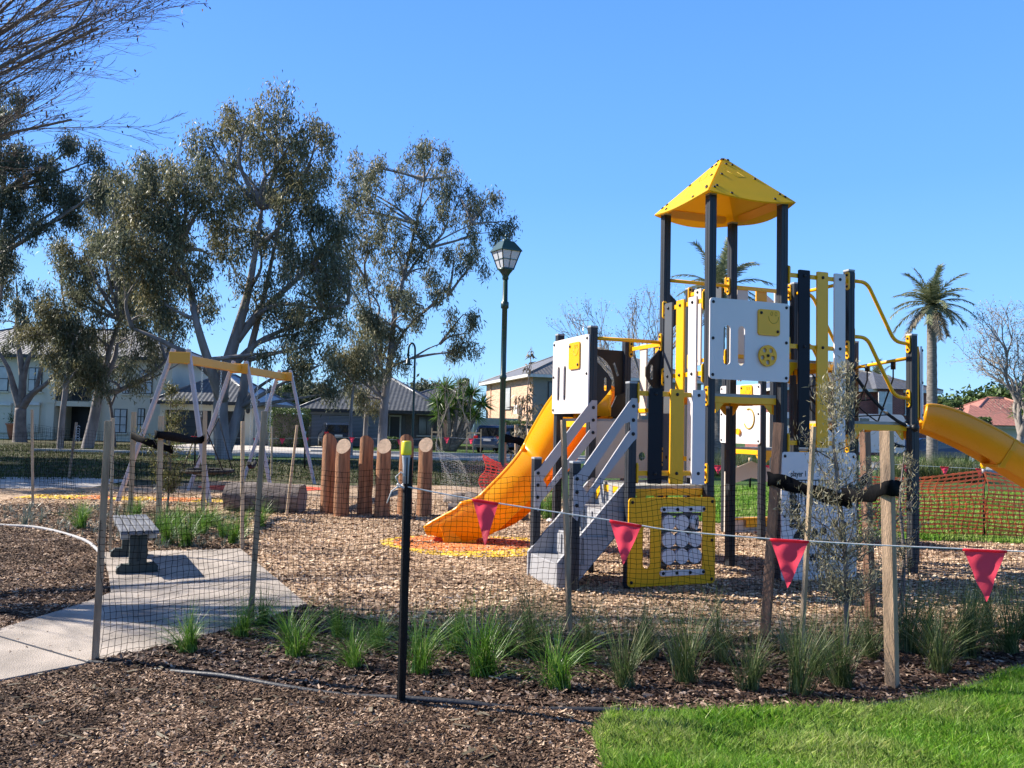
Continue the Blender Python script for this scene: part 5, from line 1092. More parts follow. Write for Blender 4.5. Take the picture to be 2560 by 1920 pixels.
# the big gum in the middle
gum('largest gum tree, standing behind the swing with a forked pale trunk', [(560, 1150, 1.0), (552, 1060, .85), (556, 960, .8), (590, 840, .62), (620, 730, .45), (640, 620, .3), (655, 520, .18)], 34, .36,
    K([(595, 245, 62, 38), (530, 270, 62, 42), (640, 290, 66, 45), (560, 310, 70, 42), (680, 320, 50, 42), (460, 320, 62, 50), (505, 350, 60, 48), (610, 350, 72, 42), (655, 370, 66, 52), (400, 395, 66, 52), (460, 420, 75, 60), (530, 430, 62, 56), (600, 430, 55, 42), (350, 370, 55, 38), (345, 420, 50, 45), (420, 480, 80, 60), (500, 500, 70, 50), (640, 450, 60, 50),
       (560, 520, 52, 40), (660, 520, 60, 60), (690, 470, 42, 42), (620, 560, 60, 50), (700, 580, 50, 50), (545, 600, 45, 30), (640, 630, 66, 48), (690, 660, 50, 50), (600, 690, 60, 42), (570, 640, 45, 45), (650, 720, 60, 42), (700, 740, 48, 42), (730, 600, 30, 40), (450, 550, 48, 40), (300, 370, 46, 32, -1), (270, 420, 50, 40, -2), (330, 440, 60, 46, -2), (290, 510, 62, 50, -2), (250, 540, 50, 50, -2), (350, 520, 60, 56, -2), (400, 580, 62, 50, -2), (370, 640, 60, 50, -1), (300, 600, 60, 56, -2), (430, 660, 44, 40, -1), (330, 680, 50, 40, -1), (735, 480, 36, 50), (735, 560, 32, 50), (740, 680, 34, 40), (690, 400, 40, 40), (690, 790, 44, 36), (640, 790, 36, 30), (720, 850, 26, 36), (600, 760, 40, 30)]),
    11, 165, seed=3, extra=[[(556, 1000, 0, .8), (520, 900, -1, .5), (490, 800, -1.5, .38), (470, 700, -1, .25), (450, 620, -1, .15)], [(590, 850, 0, .6), (650, 780, .5, .4), (740, 700, 1, .3), (800, 640, 1, .16)], [(556, 960, 0, .5), (470, 890, -.5, .34), (400, 850, -1, .26), (330, 820, -1, .14)], [(560, 940, 0, .55), (640, 860, 1, .34), (720, 820, 1, .2)], [(560, 1140, .6, .75), (600, 1020, .6, .6), (620, 900, 1, .45), (660, 740, 1, .3), (690, 600, 1, .15)], [(640, 790, 0, .3), (700, 760, -.5, .24), (800, 770, -1, .17), (870, 760, -1, .1)]])
# left gum with the leaning trunk
gum('gum tree with a leaning pale trunk and long low branch, left of the swing', [(218, 1122, 1.0), (236, 1040, .82), (250, 970, .74), (262, 930, .55), (275, 870, .4), (300, 800, .28)], 42, .30,
    K([(290, 480, 70, 50), (230, 500, 70, 56), (180, 540, 60, 50), (150, 600, 62, 60), (260, 560, 80, 60), (320, 570, 62, 56), (330, 640, 62, 60), (210, 620, 70, 55), (280, 650, 70, 60), (140, 680, 56, 55), (200, 700, 60, 55), (270, 730, 55, 45), (340, 700, 50, 48), (370, 520, 50, 46), (380, 620, 40, 50), (320, 760, 40, 26), (110, 740, 40, 42), (180, 760, 36, 50), (390, 700, 36, 40), (260, 440, 60, 40), (130, 560, 40, 40), (300, 400, 60, 40), (250, 390, 50, 34), (210, 450, 50, 40), (340, 450, 50, 50), (150, 640, 50, 50), (110, 790, 40, 36), (150, 810, 40, 36), (200, 815, 44, 36), (250, 790, 50, 40), (310, 800, 44, 34), (80, 720, 36, 40)]),
    12, 170, L=.24, w=.052, seed=5, extra=[[(248, 985, 0, .55), (300, 975, -.3, .42), (350, 950, -.5, .36), (390, 925, -.6, .28), (415, 900, -.6, .2)], [(250, 970, 0, .6), (285, 900, .3, .45), (292, 860, .3, .3)], [(252, 930, 0, .4), (225, 890, 0, .3), (190, 860, 0, .2)], [(330, 965, -.4, .25), (380, 945, -.4, .18), (430, 920, -.4, .12), (460, 900, -.4, .08)]])
gum('slender gum with thin leaning trunk in front of the dark front door', [(150, 1125, 1.0), (155, 1050, .8), (163, 980, .7), (172, 900, .55), (185, 850, .4)], 40, .17, K([(160, 720, 36, 50), (135, 760, 40, 45), (175, 790, 30, 45), (120, 700, 40, 44), (200, 800, 26, 40), (90, 690, 36, 40)]), 10, 230, L=.24, w=.05, seed=7, depth=.8)
gum('bare forked tree with sparse leaves before the cream house far left', [(50, 1102, 1.0), (50, 1060, .8), (52, 1020, .72)], 50, .42, [(20, 800, 55, 60), (80, 790, 50, 60), (130, 840, 40, 50), (-20, 850, 50, 60), (40, 700, 50, 50)], 5, 200, L=.28, w=.06, seed=8, leaf='gumleaf2', bark='barkd', depth=1,
    extra=[[(52, 1020, 0, .65), (35, 970, 0, .45), (20, 920, 0, .3), (-10, 870, 0, .2)], [(52, 1020, 0, .65), (57, 950, 0, .5), (50, 890, 0, .4), (40, 830, 0, .2)], [(54, 1020, 0, .65), (80, 985, 0, .45), (115, 960, 0, .3), (140, 930, 0, .16)], [(57, 960, 0, .45), (70, 900, 0, .35), (100, 850, 0, .2)], [(90, 975, 0, .35), (100, 930, 0, .26), (105, 880, 0, .14)]])
gum('tall dark gum at the left frame edge behind the bare branches', [(-60, 1110, 1.0), (-50, 900, .7), (-20, 650, .45), (10, 480, .25)], 38, .35,
    K([(10, 230, 36, 62), (25, 310, 46, 66), (40, 390, 56, 50), (90, 360, 50, 40), (150, 325, 40, 30), (190, 350, 42, 30), (130, 400, 56, 36), (60, 440, 55, 45), (150, 450, 46, 34), (10, 470, 40, 60), (10, 560, 32, 60), (180, 420, 46, 30), (100, 500, 40, 26), (230, 400, 34, 26), (-30, 400, 50, 80), (-30, 600, 50, 80)]), 12, 240, leaf='gumleaf2', L=.24, w=.05, seed=9, depth=1.5)
# right gum
gum('gum tree with straight pale trunk right of centre, behind the lantern post', [(955, 1108, 1.0), (962, 1000, .8), (975, 900, .68), (985, 800, .5), (1010, 690, .36), (1040, 560, .22), (1060, 450, .12)], 44, .27,
    K([(795, 360, 46, 34), (790, 410, 55, 46), (830, 440, 52, 50), (780, 460, 46, 44), (860, 480, 60, 40), (900, 330, 44, 30), (935, 350, 44, 36), (970, 380, 34, 28), (890, 380, 40, 36), (930, 420, 50, 34), (990, 420, 36, 30), (1010, 450, 30, 26), (850, 540, 60, 50), (900, 510, 50, 40), (960, 480, 42, 36), (1050, 450, 42, 28), (1080, 480, 32, 36), (1040, 500, 40, 30),
       (920, 580, 60, 46), (980, 560, 50, 40), (1030, 560, 44, 38), (860, 610, 60, 50), (900, 660, 60, 46), (960, 620, 50, 36), (800, 540, 46, 50), (790, 620, 36, 40), (1000, 680, 42, 36), (1010, 720, 40, 40), (1000, 760, 30, 20), (830, 700, 46, 46), (780, 720, 40, 46), (800, 780, 46, 46), (750, 430, 34, 40), (742, 520, 40, 50), (750, 600, 40, 50), (762, 680, 36, 46), (740, 800, 40, 46), (760, 860, 30, 30), (870, 680, 36, 36), (800, 850, 36, 32), (840, 790, 34, 36), (850, 740, 34, 30)]),
    9, 180, L=.25, w=.055, seed=12, extra=[[(975, 900, 0, .4), (1010, 830, 0, .28), (1060, 780, 0, .2), (1120, 740, 0, .12)], [(970, 920, 0, .35), (1030, 895, 0, .22), (1070, 872, 0, .15), (1100, 860, 0, .08)], [(968, 940, 0, .5), (945, 905, 0, .36), (935, 820, 0, .22), (915, 700, 0, .14)], [(1010, 700, 0, .3), (1070, 620, 0, .2), (1180, 560, 0, .1)]])
gum('thin young gum just left of the round timber posts', [(877, 1138, 1.0), (876, 1060, .8), (880, 1000, .6), (885, 960, .4)], 40, .11, [(860, 930, 50, 40), (900, 900, 50, 50), (930, 940, 36, 36), (840, 890, 40, 40), (880, 860, 50, 40)], 8, 220, seed=14, depth=.6)
gum('thin gum trunk standing between the two round topped posts', [(912, 1120, 1.0), (916, 1040, .85), (925, 960, .7), (935, 900, .5)], 46, .15, [(940, 860, 40, 50), (920, 900, 40, 30), (960, 830, 40, 40)], 8, 220, L=.25, w=.055, seed=15, depth=.6)

def bare(label, base_, H, r0, seed, spread=.5, levels=6, mat='twigp', buds=0, group=None, lean=(0, 0), n0=5, fork=.22, cat='bare tree', len0=.3):
    r = random.Random(seed); m = MB(); tips = []; root = thing('bare_tree', base_, label, cat, group)
    def grow(p, d, l, rad, lev):
        n = 3; pts = [p]; q = p; dd = d
        for i in range(n):
            dd = (dd + Vector((r.gauss(0, .10), r.gauss(0, .10), r.gauss(0, .06) + .05))).normalized(); q = q + dd * l / n; pts.append(q)
        m.tube(pts, [rad, rad * .9, rad * .78, rad * .66], 6 if lev < 3 else (4 if lev < 5 else 3), False)
        if lev >= levels: tips.append(q); return
        for k in range(2 if lev else n0):
            a = r.uniform(0, 6.28) if lev else 6.28 * k / n0 + r.uniform(-.4, .4); sp_ = spread * r.uniform(.5, 1.1)
            side = (dd.orthogonal().normalized()); side = Matrix.Rotation(a, 3, dd) @ side; grow(q if k == 0 or not lev else pts[2 + k % 2], (dd * math.cos(sp_) + side * math.sin(sp_)).normalized(), l * r.uniform(.68, .9), rad * r.uniform(.58, .74), lev + 1)
        if r.random() < .6 and lev: a = r.uniform(0, 6.28); side = Matrix.Rotation(a, 3, dd) @ dd.orthogonal().normalized(); grow(pts[1], (dd * .7 + side * .7).normalized(), l * .6, rad * .4, lev + 2 if lev + 2 <= levels else levels)
    grow(Vector(base_), Vector((lean[0], lean[1], 1)).normalized(), H * fork, r0, 0); m.build('branches', M[mat], root)
    if buds: C = np.array([tuple(t) for t in tips]); np_mesh('buds', leafcloud(C, buds, (.12, .12, .16), .09, .05, .2, np.random.default_rng(seed)), 4, M['fluff'], root)
    return root
b_ = g(2517, 1176); bare('large bare tree with spreading pale crown at the right edge', (b_[0], 40, 0), 10.5, .22, 4, .62, 8, buds=3, n0=5, fork=.17)
bare('tall bare tree behind the middle deck of the play unit', (aty(1600, 1000, 46)[0], 46, 0), 11, .16, 6, .36, 7, 'twigp', 4, n0=4, fork=.2)
bare('lower bare tree behind the white panel left of the taller one', (aty(1470, 1000, 48)[0], 48, 0), 8.2, .14, 8, .42, 7, 'twigp', 3, n0=4, fork=.2)
bare('small leafless street tree between the cream house trunks', (aty(292, 1000, 44)[0], 44, 0), 7.5, .11, 10, .4, 6, 'twig', 0, n0=3, fork=.3)
# the near bare tree whose limbs hang in from the left; trunk stands outside the frame
def neartree():
    r = random.Random(21); root = thing('bare_tree', (-9.4, 7.7, 0), 'near bare tree whose long twiggy branches reach in at the top left', 'bare tree'); m = MB(); lf = []
    m.tube([Vector((-9.4, 7.7, -.1)), Vector((-9.2, 7.8, 1.6)), Vector((-8.9, 7.8, 3.1))], [.26, .2, .17], 12)
    def br(p, d, l, rad, lev):
        n = 5; pts = [p]; q = p; dd = d; rads = [rad]
        for i in range(n):
            dd = (dd + Vector((r.gauss(0, .09), r.gauss(0, .09), r.gauss(0, .07) + (.03 if lev < 2 else .015)))).normalized(); q = q + dd * l / n; pts.append(q); rads.append(rad * (1 - .72 * (i + 1) / n))
        rads = [max(q_r, .0016) for q_r in rads]; m.tube(pts, rads, 7 if lev == 0 else (5 if lev < 3 else 3), False)
        if lev >= 4:
            if r.random() < .05: lf.append(q)
            return
        nn = (12, 8, 4, 3)[lev]
        for k in range(nn):
            f = (k + .8 + r.uniform(-.3, .3)) / nn * (n - .01); i = max(0, min(n - 1, int(f))); s_ = pts[i].lerp(pts[i + 1], f - int(f)) if f >= 0 else pts[0]
            a = r.uniform(0, 6.28); side = Matrix.Rotation(a, 3, dd) @ dd.orthogonal().normalized(); sp_ = r.uniform(.14, .42); d2 = ((pts[i + 1] - pts[i]).normalized() * math.cos(sp_) + side * math.sin(sp_)); d2.z = abs(d2.z) * .6 + d2.z * .4 if lev == 0 else d2.z
            br(s_, d2.normalized(), l * r.uniform(.30, .50) * (1.15 - .45 * k / nn), rads[i] * r.uniform(.32, .5), lev + 1)
    c0 = Vector((-8.9, 7.8, 3.0))
    for tx, ty, Y, l0, rr in [(400, 190, 8.3, 0, .046), (420, 60, 8.2, 0, .05), (380, 120, 8.6, 0, .04), (345, 270, 8.5, 0, .042), (330, -60, 8.1, 0, .055), (200, -160, 8.0, 0, .05), (250, 330, 8.2, 0, .040), (100, -250, 7.6, 0, .05)]:
        t_ = Vector(aty(tx, ty, Y)); d0 = (t_ - c0); br(c0 + Vector((0, 0, r.uniform(-.3, .3))), (d0.normalized() + Vector((0, 0, .12))).normalized(), d0.length * .97, rr, 0)
    for az, h in ((2.6, 3.2), (1.6, 3.4)): br(c0, Vector((math.cos(az), math.sin(az), .9)).normalized(), h, .07, 0)
    m.build('branches', M['twig'], root); C = np.array([tuple(q) for q in lf]); np_mesh('dry_leaves', leafcloud(C, 3, (.05, .05, .05), .055, .022, 1.2), 4, M['twigleaf'], root)
M['twigleaf'] = island('dry_dark_leaves', [(0, (.05, .035, .025)), (1, (.14, .09, .06))], .6, .3, .2)
neartree()

# saplings
def shrub(label, base_, top, R, mat, nb, nl, L, w, seed, zlo=.35, bark='barkd', down=-.6, name='sapling', droop=False, r0=.022):
    r = np.random.default_rng(seed); root = thing(name, base_, label, 'sapling'); B = Vector(base_); T = Vector(top); m = MB(); sp_ = [B, B.lerp(T, .35) + Vector((.02, 0, 0)), B.lerp(T, .7) + Vector((-.03, 0, 0)), T]; bp = catmull(sp_, 6); m.tube([B - ZU * .1] + bp, [r0 * 1.1] + list(np.linspace(r0, .004, len(bp))), 8); H_ = T.z - B.z; C = []
    for i in range(nb):
        t = zlo + (.97 - zlo) * r.random() ** 1.9; s_ = B.lerp(T, t); a = r.random() * 6.283; prof = max(.12, (1 - t) / (1 - zlo)) ** .75 * min(1, .55 + (t - zlo) * 3); l = R * prof * (.28 + .85 * r.random()); e = s_ + Vector((math.cos(a) * l, math.sin(a) * l * .9, l * (.9 if not droop else .25))); md = s_.lerp(e, .5) + Vector((math.cos(a) * l * .12, math.sin(a) * l * .12, -.02)); m.tube([s_, md, e], [.006, .004, .0022], 4, False)
        for f in np.linspace(.25, 1.05, 6): C.append(tuple(s_.lerp(e, f) + Vector((0, 0, -.02 if not droop else -.05 * f))))
    m.build('stem', M[bark], root); C = np.array(C); sg = (R * .06,) * 3; np_mesh('foliage', leafcloud(C, nl, sg, L, w, 1.0 if droop else down, r), 4, M[mat], root); return root
sb = Vector((sp.x, sp.y, .02)); shrub('wispy olive sapling tied between two thick stakes on the right', sb, aty(2085, 895, sp.y), .60, 'shrubleaf', 62, 22, .042, .0062, 31, .16, down=-.9)
qb = Vector((q_ := g(417, 1288))); shrub('bushy olive sapling between pale stakes behind the bench', (qb.x, qb.y, .02), aty(432, 962, qb.y), .60, 'shrubleaf2', 62, 8, .07, .014, 32, .16, down=-.8)
qb = Vector(g(1305, 1240)); shrub('drooping large leafed sapling beside the lantern post', (qb.x, qb.y, .02), aty(1330, 868, qb.y), .68, 'droop', 26, 3, .17, .04, 33, .2, droop=True, r0=.03)
qb = Vector(g(2290, 1480)); shrub('fine leafed young shrub just right of the thick right stake', (g(2250, 1560)[0], g(2250, 1560)[1], .02), aty(2262, 1130, 7.4), .30, 'shrubleaf', 24, 6, .05, .006, 34, .3)

# palms, yucca, hedges
def palm(label, base_, H, r0, R, seed, nf=34, leaf='palmleaf'):
    r = random.Random(seed); root = thing('palm_tree', base_, label, 'palm'); B = Vector(base_); m = MB(); pts = []; rd = []
    for i in range(40): t = i / 39; pts.append(B + ZU * (H * t)); rd.append(r0 * (1.15 - .25 * t + .05 * (i % 2)) * (1.3 if t > .95 else 1))
    m.tube(pts, rd, 14); m.build('trunk', M['palmbark'], root); T = B + ZU * H; q = []; qd_ = []
    for i in range(nf):
        a = i * 2.4 + r.uniform(-.2, .2); el = 1.45 - 2.1 * (i / nf) + r.uniform(-.1, .1); l = R * r.uniform(.85, 1.1); p = T + Vector((0, 0, .1)); d = Vector((math.cos(a) * math.cos(el), math.sin(a) * math.cos(el), math.sin(el))); dst = qd_ if el < -.25 else q; n = 22
        for k in range(n):
            d = (d + Vector((0, 0, -.046 - .02 * k / n))).normalized(); p2 = p + d * l / n; s_ = d.cross(ZU); s_ = s_.normalized() if s_.length > .01 else Vector((1, 0, 0)); t = (k + .5) / n; ll = l * .26 * math.sin(min(1, t * 1.25 + .15) * 2.6)
            u = s_.cross(d).normalized(); dst.append([p - u * .02, p + u * .02, p2 + u * .02, p2 - u * .02])
            for sg in (-1, 1):
                for h_ in (0, .5):
                    b = p.lerp(p2, h_); e = b + (s_ * sg * .72 + d * .62 + u * r.uniform(-.1, .25) - ZU * .22).normalized() * ll * r.uniform(.85, 1.1); wv = d * .035; dst.append([b - wv, b + wv, e + wv * .3, e - wv * .3])
            p = p2
    for nm, qq, mt in (('fronds', q, leaf), ('dead_fronds', qd_, 'palmdry')):
        if qq: np_mesh(nm, np.array([[tuple(v) for v in f] for f in qq]), 4, M[mt], root)
    return root
palm('palm with sparse ragged crown standing right of the play unit', (aty(2330, 1000, 40)[0] , 40, 0), 8.0, .23, 2.2, 3, 30)
palm('palm whose crown shows between the yellow roof posts', (aty(1797, 1000, 40)[0], 40, 0), 8.45, .27, 2.6, 5, 34)
palm('small distant palm behind the red brick house roof', (aty(2190, 950, 85)[0], 85, 0), 7.2, .3, 2.4, 6, 30)
def yucca(label, base_, heads, Y, seed, R=1.2, nb=110):
    r = np.random.default_rng(seed); root = thing('yucca_tree', base_, label, 'yucca'); m = MB(); q = []; B = Vector(base_)
    for i, (px, py, sc) in enumerate(heads):
        h = Vector(aty(px, py, Y + r.uniform(-.7, .7))); b0 = B + Vector((r.uniform(-.4, .4), 0, 0)); m.tube(catmull([b0, b0.lerp(h, .5) + Vector((r.uniform(-.3, .3), 0, -.2)), h], 4), list(np.linspace(.17, .09, 9)), 8)
        for k in range(nb):
            v = r.normal(0, 1, 3); v[2] = v[2] * .8 + .25; v /= np.linalg.norm(v); d = Vector(v); l = R * sc * r.uniform(.7, 1.05); s_ = d.cross(Vector(r.normal(0, 1, 3))).normalized(); mid = h + d * l * .5; e = h + d * l - ZU * (l * .16 * (1 - abs(d.z))); w_ = .035 * sc
            q += [[h - s_ * w_, h + s_ * w_, mid + s_ * w_, mid - s_ * w_], [mid - s_ * w_, mid + s_ * w_, e + s_ * .004, e - s_ * .004]]
    m.build('trunk', M['palmbark'], root); np_mesh('leaves', np.array([[tuple(v) for v in f] for f in q]), 4, M['yuccaleaf'], root)
yucca('clump of bright green spiky yuccas on several trunks before the grey house', (aty(1130, 1000, 51)[0], 51, 0), [(1112, 972, .95), (1140, 1000, .9), (1098, 1005, .9), (1125, 1025, 1.0), (1180, 985, .85), (1205, 1010, .85), (1165, 1030, .9), (1100, 1040, .8), (1190, 1040, .8), (1150, 960, .6)], 51, 3)
yucca('green spiky palm like plant at the right frame edge', (aty(2575, 1000, 45)[0], 45, 0), [(2575, 1000, .9), (2560, 1030, .8), (2590, 1040, .9)], 45, 4)
def hedge(name, label, cen, dims, n, leaf='hedgeleaf', L=.10, w=.06, seed=1, cat='hedge', cone=0.):
    r = np.random.default_rng(seed); root = thing(name, cen, label, cat); c = np.array(cen); u = r.random((n, 3)) * 2 - 1; ax_ = r.integers(0, 3, n); sg = np.sign(r.random(n) - .5); u[np.arange(n), ax_] = sg * (1 - .18 * r.random(n) ** 2); u[:, 2] = (u[:, 2] + 1) / 2
    tap = 1 - cone * u[:, 2]; b_ = 1 + .06 * np.sin(u[:, 0] * 9 + u[:, 2] * 7); P = c + np.stack([u[:, 0] * dims[0] / 2 * tap * b_, u[:, 1] * dims[1] / 2 * tap * b_, u[:, 2] * dims[2]], 1)
    m = MB(); m.box((cen[0], cen[1], cen[2] + dims[2] * .44), (dims[0] * (.8 - cone * .5), dims[1] * (.8 - cone * .5), dims[2] * .86)); m.build('branches', M['barkd'], root); np_mesh('foliage', leafcloud(P, 1, (.03, .03, .03), L, w, .1, r), 4, M[leaf], root)
def bx_(x0, x1, Y): return float(aty(x0, 1060, Y)[0]), float(aty(x1, 1060, Y)[0])
x0, x1 = bx_(683, 765, 53); hedge('hedge', 'clipped green hedge block between the two garages', ((x0 + x1) / 2, 53, 0), (x1 - x0, 2.0, 2.45), 9000)
x0, x1 = bx_(1258, 1345, 55); hedge('hedge', 'dark hedge below the peach brick house wall', ((x0 + x1) / 2, 54, 0), (x1 - x0, 1.5, 2.0), 6000, seed=2)
for i, (px, hh, Y, ww, lb_) in enumerate([(2383, 4.3, 62, 1.9, 'tall narrow cypress right of the palm'), (1163, 6.2, 80, 1.3, 'thin distant cypress between the yuccas and brick house'), (718, 5.0, 76, 1.6, 'distant dark cypress above the hedge block'), (2460, 2.9, 55, 1.2, 'small narrow conifer before the red tiled house')]): hedge('cypress', lb_, (float(aty(px, 1000, Y)[0]), Y, 0), (ww, ww, hh), 5000, 'hedgeleaf', .14, .07, 5 + i, 'cypress', .55)
def strappy(label, x0, x1, Y, h, n, seed):
    r = np.random.default_rng(seed); q = []
    for i in range(n):
        q.append(tuft_mesh(48, h * 1.05, .022, .75, None, seed * 1000 + i, seg=3, base_r=.15) + np.array([x0 + (x1 - x0) * r.random(), Y + r.uniform(-.9, .9), 0]))
    tag(np_mesh('strappy_hedge', np.concatenate(q), 4, M['tuftW']), label, 'hedge')
xa, xb = float(aty(2225, 1100, 30)[0]), float(aty(2440, 1100, 30)[0]); strappy('dense strappy leaved hedge behind the orange mesh on the right', xa, xb, 30, 1.0, 70, 5)
xa, xb = float(aty(1560, 1100, 30)[0]), float(aty(1940, 1100, 30)[0]); strappy('dark strappy hedge seen beneath the play unit', xa, xb, 30, 1.0, 90, 6)
# distant tree mass
def farwood(name, label, pts, Y, seed, leaf='gumleaf2'):
    r = np.random.default_rng(seed); C = []
    for px, py, rx, ry in pts: s_ = Y / FPX; C.append(ell(aty(px, py, Y), (rx * s_, 2.5, ry * s_), max(6, int(rx * ry / 28)), r, .2))
    tag(np_mesh(name, leafcloud(np.concatenate(C), 42, (.5, .5, .45), .5, .26, .4, r), 4, M[leaf]), label, 'trees', kind='stuff')
farwood('distant_trees', 'distant dark trees behind the houses on the right', [(2340, 1030, 40, 40), (2430, 1020, 60, 36), (2520, 1010, 60, 40), (2360, 1060, 60, 30), (2600, 1000, 60, 50), (2480, 1050, 60, 24)], 80, 3, 'hedgeleaf')
farwood('distant_trees', 'distant trees behind the roofs in the middle', [(760, 985, 60, 26), (800, 1000, 50, 22), (690, 1000, 50, 26), (1060, 975, 50, 14), (1100, 985, 40, 14), (640, 1020, 30, 20), (1690, 1040, 60, 40), (1640, 1000, 40, 30)], 90, 4)

# ================================================================ HOUSES
def uvmesh(name, faces, mat, parent):
    vs = []; fs = []; uv = []
    for f in faces:
        P = [Vector(p) for p in f]; e = (P[1] - P[0]).normalized(); n = e.cross(P[2] - P[0]).normalized(); u = n.cross(e); b = len(vs); off = wloc(parent)
        for p in P: vs.append(p - off); uv.append(((p - P[0]).dot(e) * 1.0 + P[0].x, (p - P[0]).dot(u) * 1.0))
        fs.append(list(range(b, b + len(P))))
    me = bpy.data.meshes.new(name); me.from_pydata([tuple(v) for v in vs], [], fs); l = me.uv_layers.new(name='UVMap')
    for i, lp in enumerate(me.loops): l.data[i].uv = uv[lp.vertex_index]
    me.materials.append(mat); o = bpy.data.objects.new(name, me); COL.objects.link(o); o.parent = parent; return o
def hiproof(parent, x0, x1, y0, y1, z, rise, mat, ov=.5, ridge=None, fascia='darkframe', R=None, C=None):
    """hip roof over the rectangle; ridge along the long side"""
    X0, X1, Y0, Y1 = x0 - ov, x1 + ov, y0 - ov, y1 + ov; w, d = X1 - X0, Y1 - Y0; k = min(w, d) / 2
    a = ((X0 + k, (Y0 + Y1) / 2, z + rise), (X1 - k, (Y0 + Y1) / 2, z + rise)) if w >= d else (((X0 + X1) / 2, Y0 + k, z + rise), ((X0 + X1) / 2, Y1 - k, z + rise))
    c = [(X0, Y0, z), (X1, Y0, z), (X1, Y1, z), (X0, Y1, z)]
    if w >= d: F = [[c[0], c[1], a[1], a[0]], [c[1], c[2], a[1]], [c[2], c[3], a[0], a[1]], [c[3], c[0], a[0]]]
    else: F = [[c[0], c[1], a[0]], [c[1], c[2], a[1], a[0]], [c[2], c[3], a[1]], [c[3], c[0], a[0], a[1]]]
    tf = (lambda p: Vector(C) + R @ (Vector(p) - Vector(C))) if R is not None else Vector
    o = uvmesh('roof', [[tf(p) for p in f] for f in F], M[mat], parent); m = MB()
    cc = [tf(p) for p in c]
    for i in range(4): m.beam(cc[i] - ZU * .12, cc[(i + 1) % 4] - ZU * .12, .06, .22)
    m.add([p - ZU * .2 for p in cc], [(0, 1, 2, 3)]); m.build('fascia', M[fascia], o)
    m = MB()
    m.tube([tf(a[0]), tf(a[1])], .12, 6)
    for i, j in ((0, 0), (1, 1 if w >= d else 0), (2, 1), (3, 0 if w >= d else 1)): m.tube([cc[i], tf(a[j])], .10, 6)
    m.build('ridge_tiles', M[mat], o); return o
def hx(px, Y): return float(aty(px, 1060, Y)[0])
def hz(px, py, Y): return float(aty(px, py, Y)[2])
def rect(parent, name, px0, py0, px1, py1, Y, mat, proud=.03, th=.06, z0=None):
    x0, x1 = hx(px0, Y), hx(px1, Y); za = hz((px0 + px1) / 2, py0, Y); zb = hz((px0 + px1) / 2, py1, Y) if z0 is None else z0
    m = MB(); m.box(((x0 + x1) / 2, Y - proud, (za + zb) / 2), (x1 - x0, th, abs(za - zb))); o = m.build(name, M[mat], parent); return o, (x0, x1, min(za, zb), max(za, zb), Y - proud)
def window(parent, px0, py0, px1, py1, Y, blind=True, nv=2, nh=2, frame='darkframe'):
    o, (x0, x1, za, zb, y) = rect(parent, 'window', px0, py0, px1, py1, Y, frame, .02, .08); m = MB()
    m.box(((x0 + x1) / 2, y - .045, (za + zb) / 2), (x1 - x0 - .10, .02, zb - za - .10)); m.build('pane', M['curtain' if blind else 'glass'], o)
    m = MB()
    for i in range(1, nv): x = x0 + (x1 - x0) * i / nv; m.box((x, y - .06, (za + zb) / 2), (.05, .03, zb - za))
    for j in range(1, nh): z = za + (zb - za) * j / nh; m.box(((x0 + x1) / 2, y - .062, z), (x1 - x0, .026, .045))
    m.build('frame', M[frame], o); m = MB(); m.box(((x0 + x1) / 2, y - .05, za - .06), (x1 - x0 + .2, .16, .1)); m.build('sill', M['creamwall' if frame == 'darkframe' else 'whitetrim'], o); return o
# cream two storey house
Y = 57.; hs = thing('house', (hx(170, Y), Y, 0), 'cream rendered two storey house with a balcony over the dark front door', 'house')
x0, x1 = hx(-260, Y), hx(425, Y); zt_ = 5.9
xa, xb, zc, zd = hx(140, Y), hx(232, Y), hz(186, 1006, Y), hz(186, 905, Y)
m = MB()
m.box(((x0 + xa) / 2, Y + 5, zt_ / 2), (xa - x0, 10, zt_)); m.box(((xb + x1) / 2, Y + 5, zt_ / 2), (x1 - xb, 10, zt_)); m.box(((xa + xb) / 2, Y + 6, zt_ / 2), (xb - xa, 8, zt_)); m.box(((xa + xb) / 2, Y + 1, (zd + zt_) / 2), (xb - xa, 2.02, zt_ - zd))
m.build('wall', M['creamwall'], hs); m = MB(); m.box(((xa + xb) / 2, Y + .9, zc - .1), (xb - xa, 2.3, .35)); bal = m.build('balcony', M['creamwall'], hs)
m = MB()
for i in range(27): x = xa + (xb - xa) * i / 26; m.box((x, Y - .15, zc + .55), (.03, .03, .95))
m.box(((xa + xb) / 2, Y - .15, zc + 1.03), (xb - xa, .05, .05)); m.box(((xa + xb) / 2, Y - .15, zc + .15), (xb - xa, .04, .04))
for s_ in (0, 1): m.beam((xa + .2 + s_ * 1.3, Y - .15, zc + .2), (xa + 1.3 - s_ * .0 + s_ * 1.2, Y - .15, zc + 1.0), .03, .03)
m.build('railing', M['darkframe'], bal)
for px in (130, 240): xx = hx(px, Y); m = MB(); m.box((xx, Y - .15, zt_ / 2 - .1), (.55, .35, zt_ - .2)); m.box((xx, Y - .17, 2.65), (.65, .42, .18)); m.build('pilaster', M['creamwall'], hs)
for a_ in [(66, 919, 100, 979), (303, 925, 320, 984), (344, 927, 377, 985), (-60, 915, 16, 977)]: window(hs, *a_, Y)
for a_ in [(285, 1022, 317, 1082), (344, 1021, 361, 1082)]: window(hs, *a_, Y, nh=3)
rect(hs, 'front_door', 166, 1012, 228, 1092, Y + 2.02, 'darkdoor', .04, .08, z0=0.1); rect(hs, 'balcony_door', 160, 930, 225, 1000, Y + 2.02, 'glass', .04, .08)
